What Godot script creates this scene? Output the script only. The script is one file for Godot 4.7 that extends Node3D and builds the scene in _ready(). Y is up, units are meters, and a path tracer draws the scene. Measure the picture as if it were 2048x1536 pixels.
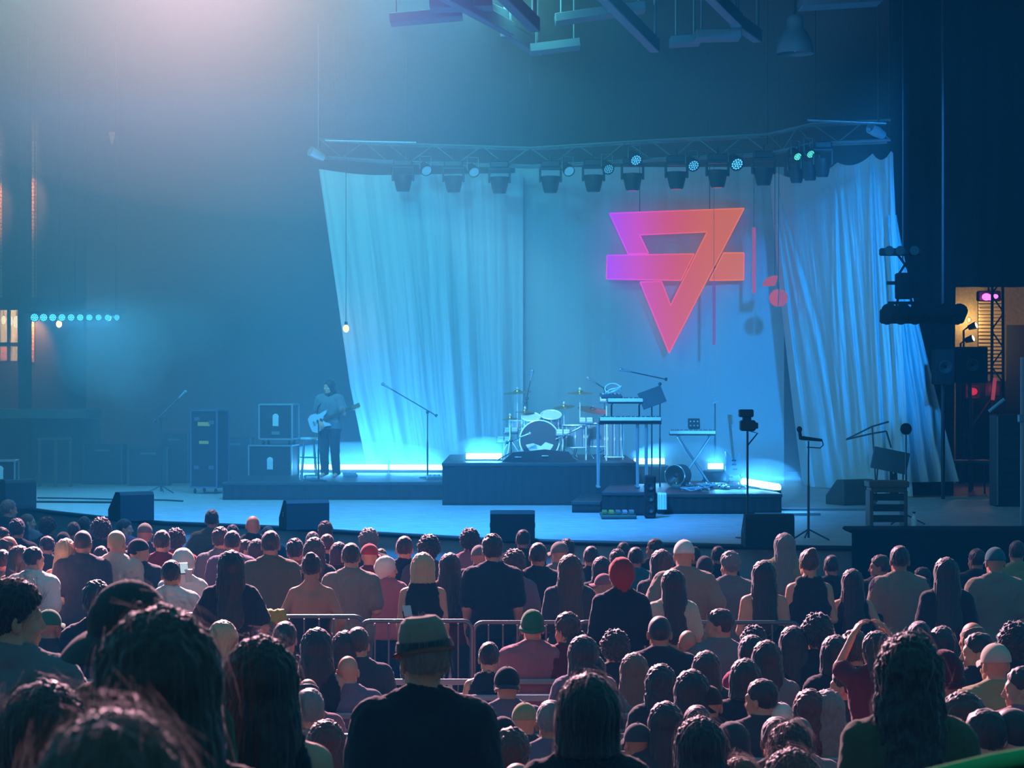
extends Node3D
const DEBUG := false

func _ready() -> void:
	nz.seed = 4
	nz.noise_type = FastNoiseLite.TYPE_SIMPLEX_SMOOTH
	# ---- camera: level, a long lens from the back of the raked audience
	var cam := Camera3D.new()
	cam.name = "camera"
	cam.position = Vector3(0, EYE, 0)
	cam.fov = rad_to_deg(2.0 * atan(768.0 / FPX))
	cam.near = 0.1
	cam.far = 200.0
	var lens := CameraAttributesPhysical.new()
	lens.frustum_focal_length = 12.0 / (768.0 / FPX)
	lens.frustum_focus_distance = 34.0
	lens.exposure_aperture = 10.5
	cam.attributes = lens
	add_child(cam)
	cam.current = true
	# ---- night sky, exposure
	var env := Environment.new()
	env.background_mode = Environment.BG_COLOR
	env.background_color = Color(0.17, 0.49, 0.59)
	env.background_energy_multiplier = 1.0
	env.tonemap_mode = Environment.TONE_MAPPER_LINEAR
	env.tonemap_exposure = 1.0
	env.sdfgi_enabled = true
	env.ssao_enabled = true
	env.ssil_enabled = true
	env.volumetric_fog_enabled = true
	env.volumetric_fog_density = 0.0
	var we := WorldEnvironment.new()
	we.name = "environment"
	we.environment = env
	add_child(we)
	# ---- stage and house light
	# pale pink lamp hung under the roof: its beam tints the smoke round it and rims heads and shoulders
	lamp_spot("house_lamp_beam", Vector3(-4.3, 9.75, -30.6), Vector3(-4.2, 2.2, 0.0), "ffbaca", 2300.0, 47, 1.0, 0.3)
	# cyan washes on the curtains from added, unseen spots above the audience
	lamp_spot("front_wash", Vector3(-4.0, 9.8, -16), at(810, 600, 41), "1ebade", 370.0, 11, 1.0, 0.4)
	lamp_spot("front_wash", Vector3(2.0, 9.8, -16), at(1300, 600, 41.5), "1680d0", 130.0, 13, 1.0, 0.4)
	lamp_spot("front_wash", Vector3(7.5, 9.6, -22), at(1690, 610, 37.5), "1c94ff", 620.0, 11, 1.0, 0.4)
	# lights added, without fixtures, for the stage floor and the roof beams
	lamp_spot("floor_fill", Vector3(-1.0, 9.8, -25.4), on_deck(800, 31.0), "2f98ff", 520.0, 38, 1.0, 0.4)
	lamp_spot("roof_fill", Vector3(1.2, 7.6, -24.5), Vector3(1.6, 9.6, -33), "3fc0f0", 26.0, 30, 1.0, 0.3)
	# added teal light without a fixture, filling the haze from above
	lamp_area("teal_fill", Vector3(-4.5, 9.95, -33.2), Vector3(-5.0, 3.0, -38.5), "62d6d6", 118.0, Vector2(10, 1.2))
	lamp_area("blue_lamp_row", at(150, 640, 40.1), at(420, 760, 36), "45b8ff", 14.0, Vector2(1.8, 0.2))
	# white-blue special on the drums and keyboards
	lamp_spot("drum_light", Vector3(-2.5, 9.6, -26.5), at(1150, 850, 36), "9fe0ff", 300.0, 6.5, 0.8, 0.2)
	# faint warm fill added behind the audience; no such lamp is seen
	lamp_area("warm_fill", Vector3(-3, 9, 7), Vector3(0, 1.5, -14), "ffb0a0", 2.5, Vector2(8, 1))
	haze("stage_haze", Vector3(-3.9, 5.72, -39.4), Vector3(19.6, 8.8, 16.6), 0.033, false)
	smoke(at(560, -60, 26.6), Vector3(18.0, 9.0, 5.0), 0.0048, 2)
	haze("blue_veil", Vector3(0, 3.2, -12.2), Vector3(24, 7.0, 28.0), 0.0032, false, "1cb0ff")  # blue light put into the haze colour, imitating a lens veil
	smoke(at(225, 700, 38.5), Vector3(2.3, 2.0, 2.0), 0.26, 5)
	smoke(at(300, 660, 38.6), Vector3(3.0, 1.5, 2.0), 0.13, 4)
	smoke(at(262, 770, 38.3), Vector3(1.3, 1.3, 1.4), 0.12, 4)
	smoke(at(725, 930, 40.0), Vector3(3.9, 0.9, 0.9), 0.7, 1)  # this and the next puffs are added for halos round the light bars
	smoke(at(1521, 966, 34.0), Vector3(1.3, 0.8, 2.4), 0.22, 2)
	smoke(at(1365, 918, 36.4), Vector3(1.9, 0.6, 0.6), 0.6, 1)
	smoke(at(968, 908, 35.6), Vector3(1.2, 0.6, 0.6), 0.6, 1)
	build_place()
	build_curtains()
	build_rig()
	build_band()
	build_barrier()
	build_benches()
	build_crowd()

# ---------------------------------------------------------------- geometry helpers
class MB:
	var v := PackedVector3Array()
	var n := PackedVector3Array()
	var uv := PackedVector2Array()
	var idx := PackedInt32Array()

	func vert(p: Vector3, nn: Vector3, u := Vector2.ZERO) -> int:
		v.append(p)
		n.append(nn)
		uv.append(u)
		return v.size() - 1

	func tri(a: int, b: int, c: int) -> void:
		var g := (v[b] - v[a]).cross(v[c] - v[a])
		if g.dot(n[a] + n[b] + n[c]) > 0.0:
			idx.append(a); idx.append(c); idx.append(b)
		else:
			idx.append(a); idx.append(b); idx.append(c)

	func quad(a: int, b: int, c: int, d: int) -> void:
		tri(a, b, c)
		tri(a, c, d)

	func face(pts: Array, nn := Vector3.ZERO) -> void:
		var m := nn
		if m == Vector3.ZERO:
			m = (pts[1] - pts[0]).cross(pts[2] - pts[0]).normalized()
		var i := []
		for p in pts:
			i.append(vert(p, m))
		for k in range(1, pts.size() - 1):
			tri(i[0], i[k], i[k + 1])

	# a box with chamfered edges; c its centre, s its full size, b its turn
	func box(c: Vector3, s: Vector3, b := Basis.IDENTITY, e := 0.0) -> void:
		var q := s * 0.5
		e = minf(e, minf(q.x, minf(q.y, q.z)) * 0.9)
		var k := q - Vector3(e, e, e)
		for ax in 3:
			var ay := (ax + 1) % 3
			var az := (ax + 2) % 3
			for sg in [-1.0, 1.0]:
				var pts := []
				var nn := Vector3.ZERO
				nn[ax] = sg
				for w in [[-1, -1], [1, -1], [1, 1], [-1, 1]]:
					var p := Vector3.ZERO
					p[ax] = sg * q[ax]
					p[ay] = w[0] * k[ay]
					p[az] = w[1] * k[az]
					pts.append(c + b * p)
				face(pts, b * nn)
			if e > 0.0:
				for s1 in [-1.0, 1.0]:
					for s2 in [-1.0, 1.0]:
						var pts := []
						for w in [[0, -1], [1, -1], [1, 1], [0, 1]]:
							var p := Vector3.ZERO
							p[ax] = w[1] * k[ax]
							p[ay] = s1 * (q[ay] if w[0] == 0 else k[ay])
							p[az] = s2 * (k[az] if w[0] == 0 else q[az])
							pts.append(c + b * p)
						var nn := Vector3.ZERO
						nn[ay] = s1 * 0.707
						nn[az] = s2 * 0.707
						face(pts, b * nn)
		if e > 0.0:
			for sx in [-1.0, 1.0]:
				for sy in [-1.0, 1.0]:
					for sz in [-1.0, 1.0]:
						face([c + b * Vector3(sx * q.x, sy * k.y, sz * k.z), c + b * Vector3(sx * k.x, sy * q.y, sz * k.z), c + b * Vector3(sx * k.x, sy * k.y, sz * q.z)], b * Vector3(sx, sy, sz).normalized())

	# a tube through pts with a radius at each (or one for all)
	func tube(pts: Array, r, seg := 8, closed := false, flat := 1.0) -> void:
		var m := pts.size()
		var up := Vector3.UP
		var d0: Vector3 = (pts[1] - pts[0]).normalized()
		if absf(d0.dot(up)) > 0.95:
			up = Vector3.RIGHT
		var side := d0.cross(up).normalized()
		var rings := []
		for i in m:
			var a: Vector3 = pts[(i - 1 + m) % m] if (closed or i > 0) else pts[i]
			var c: Vector3 = pts[(i + 1) % m] if (closed or i < m - 1) else pts[i]
			var d := (c - a).normalized()
			side = (side - d * side.dot(d)).normalized()
			var w := d.cross(side).normalized()
			var rr: float = r[i] if r is Array else r
			var ring := []
			for k in seg:
				var t := TAU * k / seg
				var nn := side * cos(t) + w * sin(t)
				ring.append(vert(pts[i] + side * cos(t) * rr + w * sin(t) * rr * flat, nn))
			rings.append(ring)
		for i in (m if closed else m - 1):
			var A: Array = rings[i]
			var B: Array = rings[(i + 1) % m]
			for k in seg:
				quad(A[k], A[(k + 1) % seg], B[(k + 1) % seg], B[k])
		if not closed:
			for e in [0, m - 1]:
				var nn: Vector3 = (pts[0] - pts[1]).normalized() if e == 0 else (pts[m - 1] - pts[m - 2]).normalized()
				var c := vert(pts[e], nn)
				var ring := []
				for k in seg:
					ring.append(vert(v[rings[e][k]], nn))
				for k in seg:
					tri(c, ring[k], ring[(k + 1) % seg])

	# profile: Array of Vector2(radius, height) turned round the y axis of xf
	func lathe(prof: Array, xf := Transform3D.IDENTITY, seg := 20, sharp := true) -> void:
		var nb_ := xf.basis.inverse().transposed()
		for i in prof.size() - 1:
			var a: Vector2 = prof[i]
			var b: Vector2 = prof[i + 1]
			var t := (b - a).normalized()
			var n2 := Vector2(t.y, -t.x)
			var na := n2
			var nb := n2
			if not sharp:
				if i > 0:
					var t0: Vector2 = (a - prof[i - 1]).normalized()
					na = (n2 + Vector2(t0.y, -t0.x)).normalized()
				if i < prof.size() - 2:
					var t1: Vector2 = (prof[i + 2] - b).normalized()
					nb = (n2 + Vector2(t1.y, -t1.x)).normalized()
			var A := []
			var B := []
			for k in seg:
				var th := TAU * k / seg
				var cs := Vector3(cos(th), 0, sin(th))
				A.append(vert(xf * (cs * a.x + Vector3.UP * a.y), (nb_ * (cs * na.x + Vector3.UP * na.y)).normalized()))
				B.append(vert(xf * (cs * b.x + Vector3.UP * b.y), (nb_ * (cs * nb.x + Vector3.UP * nb.y)).normalized()))
			for k in seg:
				var k2 := (k + 1) % seg
				if a.x > 1e-5:
					tri(A[k], A[k2], B[k2])
				if b.x > 1e-5:
					tri(A[k], B[k2], B[k])

	func ball(c: Vector3, r: Vector3, b := Basis.IDENTITY, seg := 14) -> void:
		var prof := []
		for i in 9:
			var t := PI * i / 8.0 - PI / 2
			prof.append(Vector2(cos(t), sin(t)))
		lathe(prof, Transform3D(b * Basis.from_scale(r), c), seg, false)

	# a flat outline (Vector2 list) with thickness t along z, in xf
	func prism(poly: PackedVector2Array, t: float, xf := Transform3D.IDENTITY, u0 := Vector2.ZERO, u1 := Vector2.ONE) -> void:
		var id := Geometry2D.triangulate_polygon(poly)
		for sg in [1.0, -1.0]:
			var base := v.size()
			for p in poly:
				vert(xf * Vector3(p.x, p.y, sg * t * 0.5), xf.basis * Vector3(0, 0, sg), (p - u0) / (u1 - u0))
			for k in range(0, id.size(), 3):
				tri(base + id[k], base + id[k + 1], base + id[k + 2])
		var area := 0.0
		for i in poly.size():
			area += poly[i].cross(poly[(i + 1) % poly.size()])
		for i in poly.size():
			var a := poly[i]
			var c := poly[(i + 1) % poly.size()]
			var d := (c - a).normalized()
			var nn := xf.basis * (Vector3(d.y, -d.x, 0) * signf(area))
			var q := []
			for w in [[a, 1], [c, 1], [c, -1], [a, -1]]:
				q.append(vert(xf * Vector3(w[0].x, w[0].y, w[1] * t * 0.5), nn, (w[0] - u0) / (u1 - u0)))
			quad(q[0], q[1], q[2], q[3])

	# a sheet of rows x cols points from fn(u, v), given a thickness
	func sheet(fn: Callable, cols: int, rows: int, t := 0.012) -> void:
		var g := []
		for j in rows + 1:
			for i in cols + 1:
				g.append((fn as Callable).call(float(i) / cols, float(j) / rows))
		var w := cols + 1
		var nn := []
		for j in rows + 1:
			for i in w:
				var dx: Vector3 = g[j * w + mini(i + 1, cols)] - g[j * w + maxi(i - 1, 0)]
				var dy: Vector3 = g[mini(j + 1, rows) * w + i] - g[maxi(j - 1, 0) * w + i]
				nn.append(dx.cross(dy).normalized())
		for sg in [1.0, -1.0]:
			var base := v.size()
			for k in g.size():
				vert(g[k] + nn[k] * t * 0.5 * sg, nn[k] * sg, Vector2(float(k % w) / cols, float(k / w) / rows))
			for j in rows:
				for i in cols:
					var a := base + j * w + i
					quad(a, a + 1, a + w + 1, a + w)

	func append(o: MB, xf := Transform3D.IDENTITY) -> void:
		var base := v.size()
		var flip := xf.basis.determinant() < 0.0
		for i in o.v.size():
			v.append(xf * o.v[i])
			n.append((xf.basis * o.n[i]).normalized())
		uv.append_array(o.uv)
		for i in range(0, o.idx.size(), 3):
			idx.append(base + o.idx[i])
			idx.append(base + o.idx[i + (2 if flip else 1)])
			idx.append(base + o.idx[i + (1 if flip else 2)])

	# pushes points along their normals by noise stretched as sc
	func rough(noise: FastNoiseLite, amp: float, sc := Vector3.ONE, bias := 0.0) -> void:
		for i in v.size():
			var p := v[i] * sc
			v[i] += n[i] * ((noise.get_noise_3d(p.x, p.y, p.z) + bias) * amp)

	func renormal() -> void:
		var s := PackedVector3Array()
		s.resize(v.size())
		for i in range(0, idx.size(), 3):
			var a := idx[i]
			var b := idx[i + 1]
			var c := idx[i + 2]
			var g := (v[c] - v[a]).cross(v[b] - v[a])
			s[a] += g
			s[b] += g
			s[c] += g
		for i in v.size():
			if s[i].length_squared() > 1e-16:
				n[i] = s[i].normalized()

	func mesh() -> ArrayMesh:
		var arr := []
		arr.resize(Mesh.ARRAY_MAX)
		arr[Mesh.ARRAY_VERTEX] = v
		arr[Mesh.ARRAY_NORMAL] = n
		arr[Mesh.ARRAY_TEX_UV] = uv
		arr[Mesh.ARRAY_INDEX] = idx
		var m := ArrayMesh.new()
		m.add_surface_from_arrays(Mesh.PRIMITIVE_TRIANGLES, arr)
		return m


# a grid of distances: capsules and ellipsoids joined by a smooth minimum, meshed as surface nets
class Field:
	var o: Vector3
	var h: float
	var nx: int
	var ny: int
	var nz: int
	var f := PackedFloat32Array()

	func _init(lo: Vector3, hi: Vector3, step: float) -> void:
		o = lo
		h = step
		nx = int(ceil((hi.x - lo.x) / h)) + 2
		ny = int(ceil((hi.y - lo.y) / h)) + 2
		nz = int(ceil((hi.z - lo.z) / h)) + 2
		f.resize(nx * ny * nz)
		f.fill(10.0)

	func rng(lo: Vector3, hi: Vector3) -> Array:
		var a := ((lo - o) / h).floor()
		var b := ((hi - o) / h).ceil()
		return [maxi(0, int(a.x)), maxi(0, int(a.y)), maxi(0, int(a.z)), mini(nx - 1, int(b.x)), mini(ny - 1, int(b.y)), mini(nz - 1, int(b.z))]

	func cap(a: Vector3, b: Vector3, ra: float, rb: float, k := 0.03, zs := 1.0) -> void:
		var m := maxf(ra, rb) + k + 2.5 * h
		var e := Vector3(m, m, m * maxf(zs, 0.8))
		var g := rng(a.min(b) - e, a.max(b) + e)
		var iz := 1.0 / zs
		var bx := b.x - a.x
		var by := b.y - a.y
		var bz := (b.z - a.z) * iz
		var bb := bx * bx + by * by + bz * bz + 1e-9
		var x0: int = g[0]
		var x1: int = g[3] + 1
		for z in range(g[2], g[5] + 1):
			var pz := (o.z + z * h - a.z) * iz
			for y in range(g[1], g[4] + 1):
				var py := o.y + y * h - a.y
				var c := (z * ny + y) * nx
				var yz := py * by + pz * bz
				for x in range(x0, x1):
					var px := o.x + x * h - a.x
					var t := clampf((px * bx + yz) / bb, 0.0, 1.0)
					var qx := px - bx * t
					var qy := py - by * t
					var qz := pz - bz * t
					var d := sqrt(qx * qx + qy * qy + qz * qz) - (ra + (rb - ra) * t)
					var w := f[c + x]
					var u := k - absf(d - w)
					f[c + x] = minf(d, w) if u <= 0.0 else minf(d, w) - u * u / k * 0.25

	func ell(c0: Vector3, r: Vector3, k := 0.02) -> void:
		var e := r + Vector3.ONE * (k + 3.0 * h)
		var g := rng(c0 - e, c0 + e)
		var rm := minf(r.x, minf(r.y, r.z))
		for z in range(g[2], g[5] + 1):
			var pz := (o.z + z * h - c0.z) / r.z
			for y in range(g[1], g[4] + 1):
				var py := (o.y + y * h - c0.y) / r.y
				var c := (z * ny + y) * nx
				for x in range(g[0], g[3] + 1):
					var px := (o.x + x * h - c0.x) / r.x
					var d := (sqrt(px * px + py * py + pz * pz) - 1.0) * rm
					var w := f[c + x]
					var u := k - absf(d - w)
					f[c + x] = minf(d, w) if u <= 0.0 else minf(d, w) - u * u / k * 0.25

	# takes away a round-ended bar, or an ellipsoid when r is a Vector3
	func sub(a: Vector3, b: Vector3, r: float) -> void:
		var e := Vector3.ONE * (r + 3.0 * h)
		var g := rng(a.min(b) - e, a.max(b) + e)
		var ba := b - a
		var bb := ba.length_squared() + 1e-9
		for z in range(g[2], g[5] + 1):
			for y in range(g[1], g[4] + 1):
				var c := (z * ny + y) * nx
				for x in range(g[0], g[3] + 1):
					var p := o + Vector3(x, y, z) * h - a
					var t := clampf(p.dot(ba) / bb, 0.0, 1.0)
					f[c + x] = maxf(f[c + x], r - (p - ba * t).length())

	func sub_ell(c0: Vector3, r: Vector3) -> void:
		var e := r + Vector3.ONE * (3.0 * h)
		var g := rng(c0 - e, c0 + e)
		var rm := minf(r.x, minf(r.y, r.z))
		for z in range(g[2], g[5] + 1):
			for y in range(g[1], g[4] + 1):
				var c := (z * ny + y) * nx
				for x in range(g[0], g[3] + 1):
					var q := (o + Vector3(x, y, z) * h - c0) / r
					f[c + x] = maxf(f[c + x], (1.0 - q.length()) * rm)

	func cut(nn: Vector3, d: float) -> void:
		for z in nz:
			for y in ny:
				var c := (z * ny + y) * nx
				var s := nn.z * (o.z + z * h) + nn.y * (o.y + y * h) - d
				for x in nx:
					f[c + x] = maxf(f[c + x], s + nn.x * (o.x + x * h))

	# keeps what lies above a line that falls from brow to nape
	func hairline(pts: Array) -> void:
		for z in nz:
			var pz := o.z + z * h
			var yl: float = pts[0].y
			for i in pts.size() - 1:
				if pz >= pts[i].x:
					yl = lerpf(pts[i].y, pts[i + 1].y, clampf((pz - pts[i].x) / (pts[i + 1].x - pts[i].x), 0.0, 1.0))
			for y in ny:
				var s := (yl - (o.y + y * h)) * 0.8
				var c := (z * ny + y) * nx
				for x in nx:
					f[c + x] = maxf(f[c + x], s)

	func mesh(mb: MB, xf := Transform3D.IDENTITY) -> void:
		var id := PackedInt32Array()
		id.resize(f.size())
		id.fill(-1)
		var sy := nx
		var sz := nx * ny
		var lim := 3.6 * h
		var cells := PackedInt32Array()
		for z in nz - 1:
			for y in ny - 1:
				var base := (z * ny + y) * nx
				for x in nx - 1:
					var c := base + x
					var a0 := f[c]
					if a0 > lim or a0 < -lim:
						continue
					var a1 := f[c + 1]
					var a2 := f[c + sy]
					var a3 := f[c + sy + 1]
					var a4 := f[c + sz]
					var a5 := f[c + sz + 1]
					var a6 := f[c + sz + sy]
					var a7 := f[c + sz + sy + 1]
					var lo := minf(minf(minf(a0, a1), minf(a2, a3)), minf(minf(a4, a5), minf(a6, a7)))
					var hi := maxf(maxf(maxf(a0, a1), maxf(a2, a3)), maxf(maxf(a4, a5), maxf(a6, a7)))
					if lo >= 0.0 or hi < 0.0:
						continue
					var s := Vector3.ZERO
					var k := 0.0
					if (a0 < 0.0) != (a1 < 0.0): s += Vector3(a0 / (a0 - a1), 0, 0); k += 1.0
					if (a2 < 0.0) != (a3 < 0.0): s += Vector3(a2 / (a2 - a3), 1, 0); k += 1.0
					if (a4 < 0.0) != (a5 < 0.0): s += Vector3(a4 / (a4 - a5), 0, 1); k += 1.0
					if (a6 < 0.0) != (a7 < 0.0): s += Vector3(a6 / (a6 - a7), 1, 1); k += 1.0
					if (a0 < 0.0) != (a2 < 0.0): s += Vector3(0, a0 / (a0 - a2), 0); k += 1.0
					if (a1 < 0.0) != (a3 < 0.0): s += Vector3(1, a1 / (a1 - a3), 0); k += 1.0
					if (a4 < 0.0) != (a6 < 0.0): s += Vector3(0, a4 / (a4 - a6), 1); k += 1.0
					if (a5 < 0.0) != (a7 < 0.0): s += Vector3(1, a5 / (a5 - a7), 1); k += 1.0
					if (a0 < 0.0) != (a4 < 0.0): s += Vector3(0, 0, a0 / (a0 - a4)); k += 1.0
					if (a1 < 0.0) != (a5 < 0.0): s += Vector3(1, 0, a1 / (a1 - a5)); k += 1.0
					if (a2 < 0.0) != (a6 < 0.0): s += Vector3(0, 1, a2 / (a2 - a6)); k += 1.0
					if (a3 < 0.0) != (a7 < 0.0): s += Vector3(1, 1, a3 / (a3 - a7)); k += 1.0
					var g := Vector3(a1 + a3 + a5 + a7 - a0 - a2 - a4 - a6, a2 + a3 + a6 + a7 - a0 - a1 - a4 - a5, a4 + a5 + a6 + a7 - a0 - a1 - a2 - a3)
					id[c] = mb.vert(xf * (o + (Vector3(x, y, z) + s / k) * h), (xf.basis * g).normalized())
					cells.append(c)
		for c in cells:
			var neg := f[c] < 0.0
			if c >= sy + sz:
				if neg != (f[c + 1] < 0.0) and id[c - sy] >= 0 and id[c - sz] >= 0 and id[c - sy - sz] >= 0:
					mb.quad(id[c], id[c - sy], id[c - sy - sz], id[c - sz])
				if neg != (f[c + sy] < 0.0) and id[c - 1] >= 0 and id[c - sz] >= 0 and id[c - 1 - sz] >= 0:
					mb.quad(id[c], id[c - 1], id[c - 1 - sz], id[c - sz])
				if neg != (f[c + sz] < 0.0) and id[c - 1] >= 0 and id[c - sy] >= 0 and id[c - 1 - sy] >= 0:
					mb.quad(id[c], id[c - 1], id[c - 1 - sy], id[c - sy])


# ---------------------------------------------------------------- names, labels, materials
const FPX := 4200.0      # focal length in pixels of the 2048 x 1536 frame
const EYE := 3.25        # height of the camera; the stage floor is 2 m lower
const DECK := 1.25
var used := {}
var mats := {}
var nz := FastNoiseLite.new()

# the point that the photograph shows at (x, y) if it stands d metres in front of the camera
func at(x: float, y: float, d: float) -> Vector3:
	return Vector3((x - 1024.0) * d / FPX, EYE - (y - 768.0) * d / FPX, -d)

func on_deck(x: float, d: float, h := 0.0) -> Vector3:
	return Vector3((x - 1024.0) * d / FPX, DECK + h, -d)

func numbered(called: String) -> String:
	var k: int = used.get(called, -1) + 1
	used[called] = k
	return called if k == 0 else "%s_%03d" % [called, k]

func tag(o: Node3D, label := "", category := "", group := "", kind := "") -> Node3D:
	if label != "": o.set_meta("label", label)
	if category != "": o.set_meta("category", category)
	if group != "": o.set_meta("group", group)
	if kind != "": o.set_meta("kind", kind)
	return o

func thing(called: String, label: String, category: String, where := Vector3.ZERO, turn := 0.0, group := "") -> Node3D:
	var o := Node3D.new()
	o.name = numbered(called)
	add_child(o)
	o.position = where
	o.rotation.y = turn
	tag(o, label, category, group)
	return o

func put(called: String, m, material: Material, parent: Node3D = null, label := "") -> MeshInstance3D:
	var o := MeshInstance3D.new()
	o.mesh = (m as MB).mesh() if m is MB else m
	o.material_override = material
	if parent == null:
		o.name = numbered(called)
		add_child(o)
	else:
		o.name = called
		parent.add_child(o, true)
	if label != "":
		o.set_meta("label", label)
	return o

func struct_(called: String, m, material: Material, label: String, parent: Node3D = null) -> MeshInstance3D:
	var o := put(called, m, material, parent, label)
	o.set_meta("kind", "structure")
	return o

# a plain material of an sRGB colour
func mt(hex: String, rough := 0.7, metal := 0.0, spec := 0.5) -> StandardMaterial3D:
	var key := "%s/%s/%s/%s" % [hex, rough, metal, spec]
	if not mats.has(key):
		var m := StandardMaterial3D.new()
		m.resource_name = "surface_" + hex
		m.albedo_color = Color(hex)
		m.roughness = rough
		m.metallic = metal
		m.metallic_specular = spec
		mats[key] = m
	return mats[key]

func glow(hex: String, energy: float) -> StandardMaterial3D:
	var key := "glow/%s/%s" % [hex, energy]
	if not mats.has(key):
		var m := StandardMaterial3D.new()
		m.resource_name = "glow_" + hex
		m.albedo_color = Color(0.02, 0.02, 0.02)
		m.emission_enabled = true
		m.emission = Color(hex)
		m.emission_energy_multiplier = energy
		mats[key] = m
	return mats[key]

func noise_tex(freq: float, lo: Color, hi: Color, sd := 1, normal := false, size := 256, octaves := 4) -> NoiseTexture2D:
	var n := FastNoiseLite.new()
	n.seed = sd
	n.frequency = freq
	n.fractal_octaves = octaves
	var t := NoiseTexture2D.new()
	t.width = size
	t.height = size
	t.seamless = true
	t.noise = n
	if normal:
		t.as_normal_map = true
		t.bump_strength = 4.0
	else:
		var g := Gradient.new()
		g.set_color(0, lo)
		g.set_color(1, hi)
		t.color_ramp = g
	return t

# a material whose colour wanders between two tones
func grained(key: String, lo: String, hi: String, freq: float, scale: Vector3, rough := 0.8, metal := 0.0, bump := 0.0) -> StandardMaterial3D:
	if not mats.has(key):
		var m := StandardMaterial3D.new()
		m.resource_name = key
		m.albedo_texture = noise_tex(freq, Color(lo), Color(hi), key.length())
		m.uv1_triplanar = true
		m.uv1_scale = scale
		m.roughness = rough
		m.metallic = metal
		if bump > 0.0:
			m.normal_enabled = true
			m.normal_texture = noise_tex(freq * 2.0, Color.BLACK, Color.WHITE, 7, true)
			m.normal_scale = bump
		mats[key] = m
	return mats[key]

func lamp_omni(called: String, where: Vector3, hex: String, e: float, size := 0.1) -> OmniLight3D:
	var l := OmniLight3D.new()
	l.name = called
	l.position = where
	l.light_color = Color(hex)
	l.light_energy = e
	l.light_size = size
	l.omni_range = 80.0
	l.omni_attenuation = 2.0
	l.shadow_enabled = true
	add_child(l, true)
	return l

func lamp_spot(called: String, where: Vector3, to: Vector3, hex: String, e: float, angle: float, soft := 0.6, size := 0.08) -> SpotLight3D:
	var l := SpotLight3D.new()
	l.name = called
	add_child(l, true)
	l.look_at_from_position(where, to, Vector3.UP if absf((to - where).normalized().y) < 0.98 else Vector3.RIGHT)
	l.light_color = Color(hex)
	l.light_energy = e
	l.light_size = size
	l.spot_angle = angle
	l.spot_angle_attenuation = soft
	l.spot_range = 80.0
	l.spot_attenuation = 2.0
	l.shadow_enabled = true
	return l

func lamp_area(called: String, where: Vector3, to: Vector3, hex: String, e: float, size: Vector2) -> AreaLight3D:
	var l := AreaLight3D.new()
	l.name = called
	add_child(l, true)
	l.look_at_from_position(where, to, Vector3.UP if absf((to - where).normalized().y) < 0.98 else Vector3.RIGHT)
	l.light_color = Color(hex)
	l.area_size = size
	l.area_normalize_energy = true
	l.light_energy = e
	l.area_range = 80.0
	l.shadow_enabled = true
	return l

func haze(called: String, where: Vector3, size: Vector3, density: float, round := true, hex := "ffffff") -> void:
	var v := FogVolume.new()
	v.name = called
	v.shape = RenderingServer.FOG_VOLUME_SHAPE_ELLIPSOID if round else RenderingServer.FOG_VOLUME_SHAPE_BOX
	v.size = size
	v.position = where
	var m := FogMaterial.new()
	m.density = density
	m.albedo = Color(hex)
	v.material = m
	v.set_meta("kind", "stuff")
	add_child(v, true)

# a soft-edged puff: thin ellipsoids nested inside each other, each a little off centre
func smoke(where: Vector3, size: Vector3, density: float, layers := 3) -> void:
	var k := absf(where.x * 3.1 + where.y)
	for i in layers:
		var q := 1.0 - 0.72 / layers * i
		var off := Vector3(sin(k + i * 2.1), cos(k * 1.7 + i * 1.3), sin(k * 0.6 + i)) * size * 0.05 * i
		haze("smoke", where + off, size * q, density / layers)
# ---------------------------------------------------------------- people
var cache := {}
const NECK := Vector3(0, 1.5, 0.015)

func skel(pose: String, fem: bool) -> Dictionary:
	var sw := 0.158 if fem else 0.188
	var sit := pose == "s"
	var drop := -0.44 if sit else 0.0
	var lean := 0.10 if sit else (0.06 if pose == "g" else 0.02)
	var up := Transform3D(Basis(Vector3.RIGHT, -lean), Vector3(0, 0.95 + drop, 0)) * Transform3D(Basis.IDENTITY, Vector3(0, -0.95, 0))
	var J := {"up": up, "sw": sw, "drop": drop}
	for s in [-1, 1]:
		var e := Vector3(s * (sw + 0.04), 1.13, 0.04)
		var w := Vector3(s * (sw + 0.035), 0.89, -0.07)
		match pose:
			"b":
				e = Vector3(s * (sw + 0.055), 1.15, 0.03)
				w = Vector3(s * 0.07, 1.14 + 0.03 * s, -0.25)
			"c":
				e = Vector3(s * (sw + 0.12), 1.17, 0.08)
				w = Vector3(s * 0.19, 1.0, -0.02)
			"s":
				e = Vector3(s * (sw + 0.07), 1.15, -0.02)
				w = Vector3(s * 0.13, 1.07, -0.26)
			"u":
				e = Vector3(s * (sw + 0.10), 1.50, -0.13)
				w = Vector3(s * 0.14, 1.73, -0.17)
			"g":
				e = Vector3(0.27, 1.17, 0.05) if s > 0 else Vector3(-0.30, 1.17, -0.06)
				w = Vector3(0.10, 1.03, -0.19) if s > 0 else Vector3(-0.38, 1.22, -0.27)
		J["sh%d" % s] = up * Vector3(s * sw, 1.415, 0.015)
		J["el%d" % s] = up * e
		J["wr%d" % s] = up * w
		if sit:
			J["hip%d" % s] = Vector3(s * 0.09, 0.53, 0.0)
			J["kn%d" % s] = Vector3(s * 0.13, 0.53, -0.43)
			J["an%d" % s] = Vector3(s * 0.13, 0.09, -0.40)
		else:
			J["hip%d" % s] = Vector3(s * 0.09, 0.90, 0.0)
			J["kn%d" % s] = Vector3(s * 0.105, 0.50, -0.02)
			J["an%d" % s] = Vector3(s * 0.115, 0.09, 0.03)
	return J

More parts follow.
